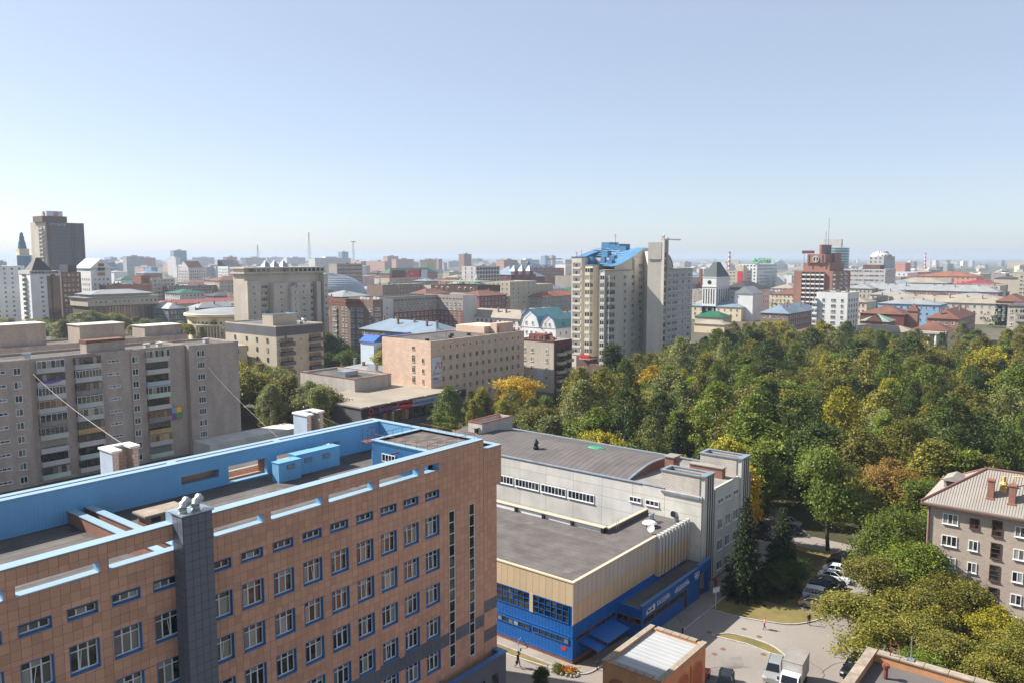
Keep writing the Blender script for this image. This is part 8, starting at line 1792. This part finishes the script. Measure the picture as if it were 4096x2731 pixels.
# ================================================================== people
def person(label, x, y, rz, h, shirt, trousers, walk=.5, hair='hair', bag=None, skirt=False):
    s = h / 1.75
    J = dict(pel=(0, 0, .95), sp=(0, .0, 1.15), ch=(.0, 0, 1.38), nk=(.0, 0, 1.5), hd=(.03, 0, 1.6), ht=(.02, 0, 1.72),
             hl=(0, .1, .92), kl=(.18 * walk, .11, .5), al=(-.02 + .3 * walk, .11, .09), tl=(.16 + .3 * walk, .12, .04), hr=(0, -.1, .92), kr=(.06 * walk, -.11, .5), ar=(-.42 * walk, -.11, .12), tr_=(-.26 * walk, -.12, .04),
             sl=(0, .19, 1.41), el=(-.14 * walk, .24, 1.13), wl=(-.04 * walk, .25, .9), fl=(.0, .25, .8), sr=(0, -.19, 1.41), er=(.08 * walk, -.24, 1.13), wr=(.26 * walk, -.25, .92), fr=(.32 * walk, -.25, .83))
    rad = dict(pel=.145, sp=.135, ch=.15, nk=.06, hd=.095, ht=.085, hl=.1, kl=.065, al=.045, tl=.04, hr=.1, kr=.065, ar=.045, tr_=.04, sl=.065, el=.045, wl=.034, fl=.04, sr=.065, er=.045, wr=.034, fr=.04)
    E_ = [('pel', 'sp'), ('sp', 'ch'), ('ch', 'nk'), ('nk', 'hd'), ('hd', 'ht'), ('pel', 'hl'), ('hl', 'kl'), ('kl', 'al'), ('al', 'tl'), ('pel', 'hr'), ('hr', 'kr'), ('kr', 'ar'), ('ar', 'tr_'), ('ch', 'sl'), ('sl', 'el'), ('el', 'wl'), ('wl', 'fl'), ('ch', 'sr'), ('sr', 'er'), ('er', 'wr'), ('wr', 'fr')]
    ks = list(J); me = bpy.data.meshes.new('skeleton'); me.from_pydata([tuple(c_ * s for c_ in J[k]) for k in ks], [(ks.index(a), ks.index(b_)) for a, b_ in E_], [])
    tmp = bpy.data.objects.new('tmp', me); col.objects.link(tmp); md = tmp.modifiers.new('skin', 'SKIN'); sv = me.skin_vertices[0].data
    for i, k in enumerate(ks): r = rad[k] * s * (1.25 if skirt and k in ('pel', 'hl', 'hr') else 1); sv[i].radius = (r, r * (1.2 if k in ('pel', 'sp', 'ch') else 1)); sv[i].use_root = (k == 'pel')
    sd = tmp.modifiers.new('sub', 'SUBSURF'); sd.levels = sd.render_levels = 1
    em = bpy.data.meshes.new_from_object(tmp.evaluated_get(bpy.context.evaluated_depsgraph_get())); bpy.data.objects.remove(tmp)
    for m_ in ('skin', shirt, trousers, 'black'): em.materials.append(M[m_])
    for p in em.polygons:
        z = p.center.z / s; yy = abs(p.center.y) / s; p.use_smooth = True
        p.material_index = 0 if z > 1.49 or (z < .96 and yy > .2) else 1 if z > .93 else 3 if z < .1 else 2
    t = T('person', label, 'person', (x, y, .012), rz); put('body', em, t)
    hm = MB().lathe([(.1, 1.6), (.112, 1.66), (.095, 1.73), (.05, 1.77), (0, 1.78)], 12); hme = smooth(hm.mesh('hair', hair)); hme.transform(Matrix.Scale(s, 4)); put('hair', hme, t, (.01 * s, 0, 0))
    fc = MB().box(.1, .125, -.012, .012, 1.585, 1.62); fm = fc.mesh('nose', 'skin'); fm.transform(Matrix.Scale(s, 4)); put('nose', fm, t)
    if bag: bm2 = MB().box(-.12, .1, -.36, -.26, .55, .85).tube([(-.1, -.3, .85), (0, -.28, 1.0), (.08, -.3, .85)], .012, 4).mesh('bag', bag); bm2.transform(Matrix.Scale(s, 4)); put('bag', bm2, t)
    return t
M['c_black'] = mat('black_cloth', C(34, 34, 40), .9, .1); M['c_navy'] = mat('navy_cloth', C(48, 56, 84), .9, .1); M['c_pink'] = mat('pink_cloth', C(226, 138, 142), .9, .08); M['c_red'] = mat('red_cloth', C(170, 40, 40), .9, .08); M['c_yellow'] = mat('yellow_cloth', C(214, 176, 70), .9, .08); M['hairfair'] = mat('fair_hair', C(150, 116, 76), .7, .1)
person('person in dark clothes walking on the street by the pool corner', 68.75, 54.0, R(-75), 1.9, 'c_black', 'c_navy', .8, bag='c_black')
person('person in a pink top walking across the sunny yard with a bag', 95.7, 35.3, R(120), 1.6, 'c_pink', 'c_navy', .5, 'hairfair', 'c_black', True)
person('person in dark jacket standing by the kerb at the lawn', 100.4, 31.3, R(200), 1.7, 'c_black', 'c_navy', .3, 'hairfair')
person('person in a red shirt standing in the shade by the hall pier', 103.4, 45.4, R(190), 1.75, 'c_red', 'c_black', .15)
person('person in black walking past the market hall hedge', 141, 134, R(160), 1.75, 'c_black', 'c_black', .6); person('person in yellow walking past the market hall hedge', 145, 132.5, R(160), 1.7, 'c_yellow', 'c_navy', .6, 'hairfair')
# ================================================================== street furniture
def lamp(x, y, h, label, rz=0.0, group='street lamps'):
    t = T('street_lamp', label, 'street lamp', (x, y, 0), rz, group); MB().tube([(0, 0, 0), (0, 0, h * .93), (.25, 0, h * .98), (1.3, 0, h)], [.1, .07, .05, .04], 7).build('pole', 'galv', t); MB().box(1.1, 1.9, -.14, .14, h - .06, h + .08).build('lantern', 'galv', t); MB().box(-.16, .16, -.16, .16, 0, .3).build('foot', 'concrete_d', t)
lamp(137, 148, 8.5, 'street lamp with hooked arm in front of the market hall', R(-30)); lamp(236, 143, 9, 'street lamp by the maroon balcony house above the trees', R(-40)); lamp(354, 160, 11, 'pale lamp post at the park edge right of the tower', R(-60)); lamp(129, 174, 8, 'wooden pole lamp among the trees left of the market', R(20))
t = T('sign_post', 'small notice board on a post at the lawn corner', 'sign', (97.4, 42.7, .05), R(-20)); MB().tube([(0, 0, 0), (0, 0, 2.5)], .04, 6).build('post', 'white', t); MB().box(-.6, .6, -.07, -.02, 2.3, 2.95).build('board', 'poster', t); MB().box(-.66, .66, -.08, .06, 2.96, 3.02).build('board_cap', 'galv', t)
for i, (x, y, lab) in enumerate(((88.3, 43.0, 'black bollard ball at the end of the white kerb'), (73.9, 46.5, 'thin black post at the rounded kerb corner'), (80.3, 36.0, 'black post at the far corner of the ochre kiosk'), (90.2, 30.0, 'short dark post at the tip of the traffic island'))):
    t = T('bollard', lab, 'bollard', (x, y, 0)); MB().tube([(0, 0, 0), (0, 0, .9 if i else .4)], .09 if not i else .06, 8).build('post', 'black', t); MB().lathe([(.16, .9 if i else .4), (.14, 1.05 if i else .6), (0, 1.12 if i else .68)], 8).build('cap', 'black', t)
fb = T('flower_bed', 'orange flower bed edged with white stones at the kerb corner', 'flower bed', (71.4, 49.1, .05))
rs = np.random.RandomState(9); cc_ = np.stack([rs.uniform(-.7, .7, 60), rs.uniform(-1.3, 1.3, 60), rs.uniform(.15, .5, 60)], 1)
put('flowers', mesh_quads('flowers', leaves(rs, cc_, np.full(60, .1), 8, .16, np.array([0, 0, -1.0])), 'flowers'), fb, kind='stuff'); put('greens', mesh_quads('greens', leaves(rs, cc_ - [0, 0, .1], np.full(60, .14), 9, .2, np.array([0, 0, -1.0])), 'leaf_green'), fb, kind='stuff')
for k in range(16): a = R(22.5 * k); MB().lathe([(.16, 0), (.17, .12), (.1, .22), (0, .24)], 7).build('edging_stone', 'kerb', fb, (.9 * math.cos(a), 1.6 * math.sin(a), 0))
t = T('pipe_gate', 'bent white pipe with a valve at the foot of the pool wall', 'pipe', (72.0, 57.0, 0)); MB().tube([(1.2, 0, .9), (.6, -.1, .9), (.4, -.2, .3), (-1.0, -1.2, .25)], .06, 6).build('pipe', 'galv', t)
# cables
def cable(name, a, b_, sag, label, r=.03):
    a, b_ = Vector(a), Vector(b_); pts = [a.lerp(b_, k / 12) - Vector((0, 0, sag * 4 * (k / 12) * (1 - k / 12))) for k in range(13)]
    o = MB().tube(pts, r, 4).build(name, 'cable'); tag(o, label, 'cable', 'overhead cables')
cable('overhead_cable', (64.8, 177, 23.5), (34.0, 72.3, 29.7), .6, 'long pale cable slung from the balcony block to the shaft behind the blue wall', .05)
cable('overhead_cable', (103, 176.4, 21), (45.0, 64.9, 29.7), .4, 'thin cable slung down the blank end of the balcony block', .022)
cable('overhead_cable', (129, 174, 8), (165, 141, 7.5), .8, 'upper thin cable crossing before the market hall'); cable('overhead_cable', (129, 174, 7.2), (110, 104, 8), 1.2, 'lower thin cable running from the pole towards the hall')
# ================================================================== haze
hz = MB().box(-G - 10, G + 10, -G - 10, G + 10, -1.0, 90.0).build('haze', bpy.data.materials.new('haze_air'), kind='stuff')
hm_ = hz.data.materials[0]; hm_.use_nodes = True; nt = hm_.node_tree; nt.nodes.clear()
vo = nt.nodes.new('ShaderNodeVolumePrincipled'); ou = nt.nodes.new('ShaderNodeOutputMaterial'); nt.links.new(vo.outputs[0], ou.inputs['Volume'])
vo.inputs['Color'].default_value = (.55, .65, .78, 1); vo.inputs['Density'].default_value = 0.00014; vo.inputs['Anisotropy'].default_value = 0.1
hz['label'] = 'thin pale haze over the whole city'; hz['category'] = 'haze'
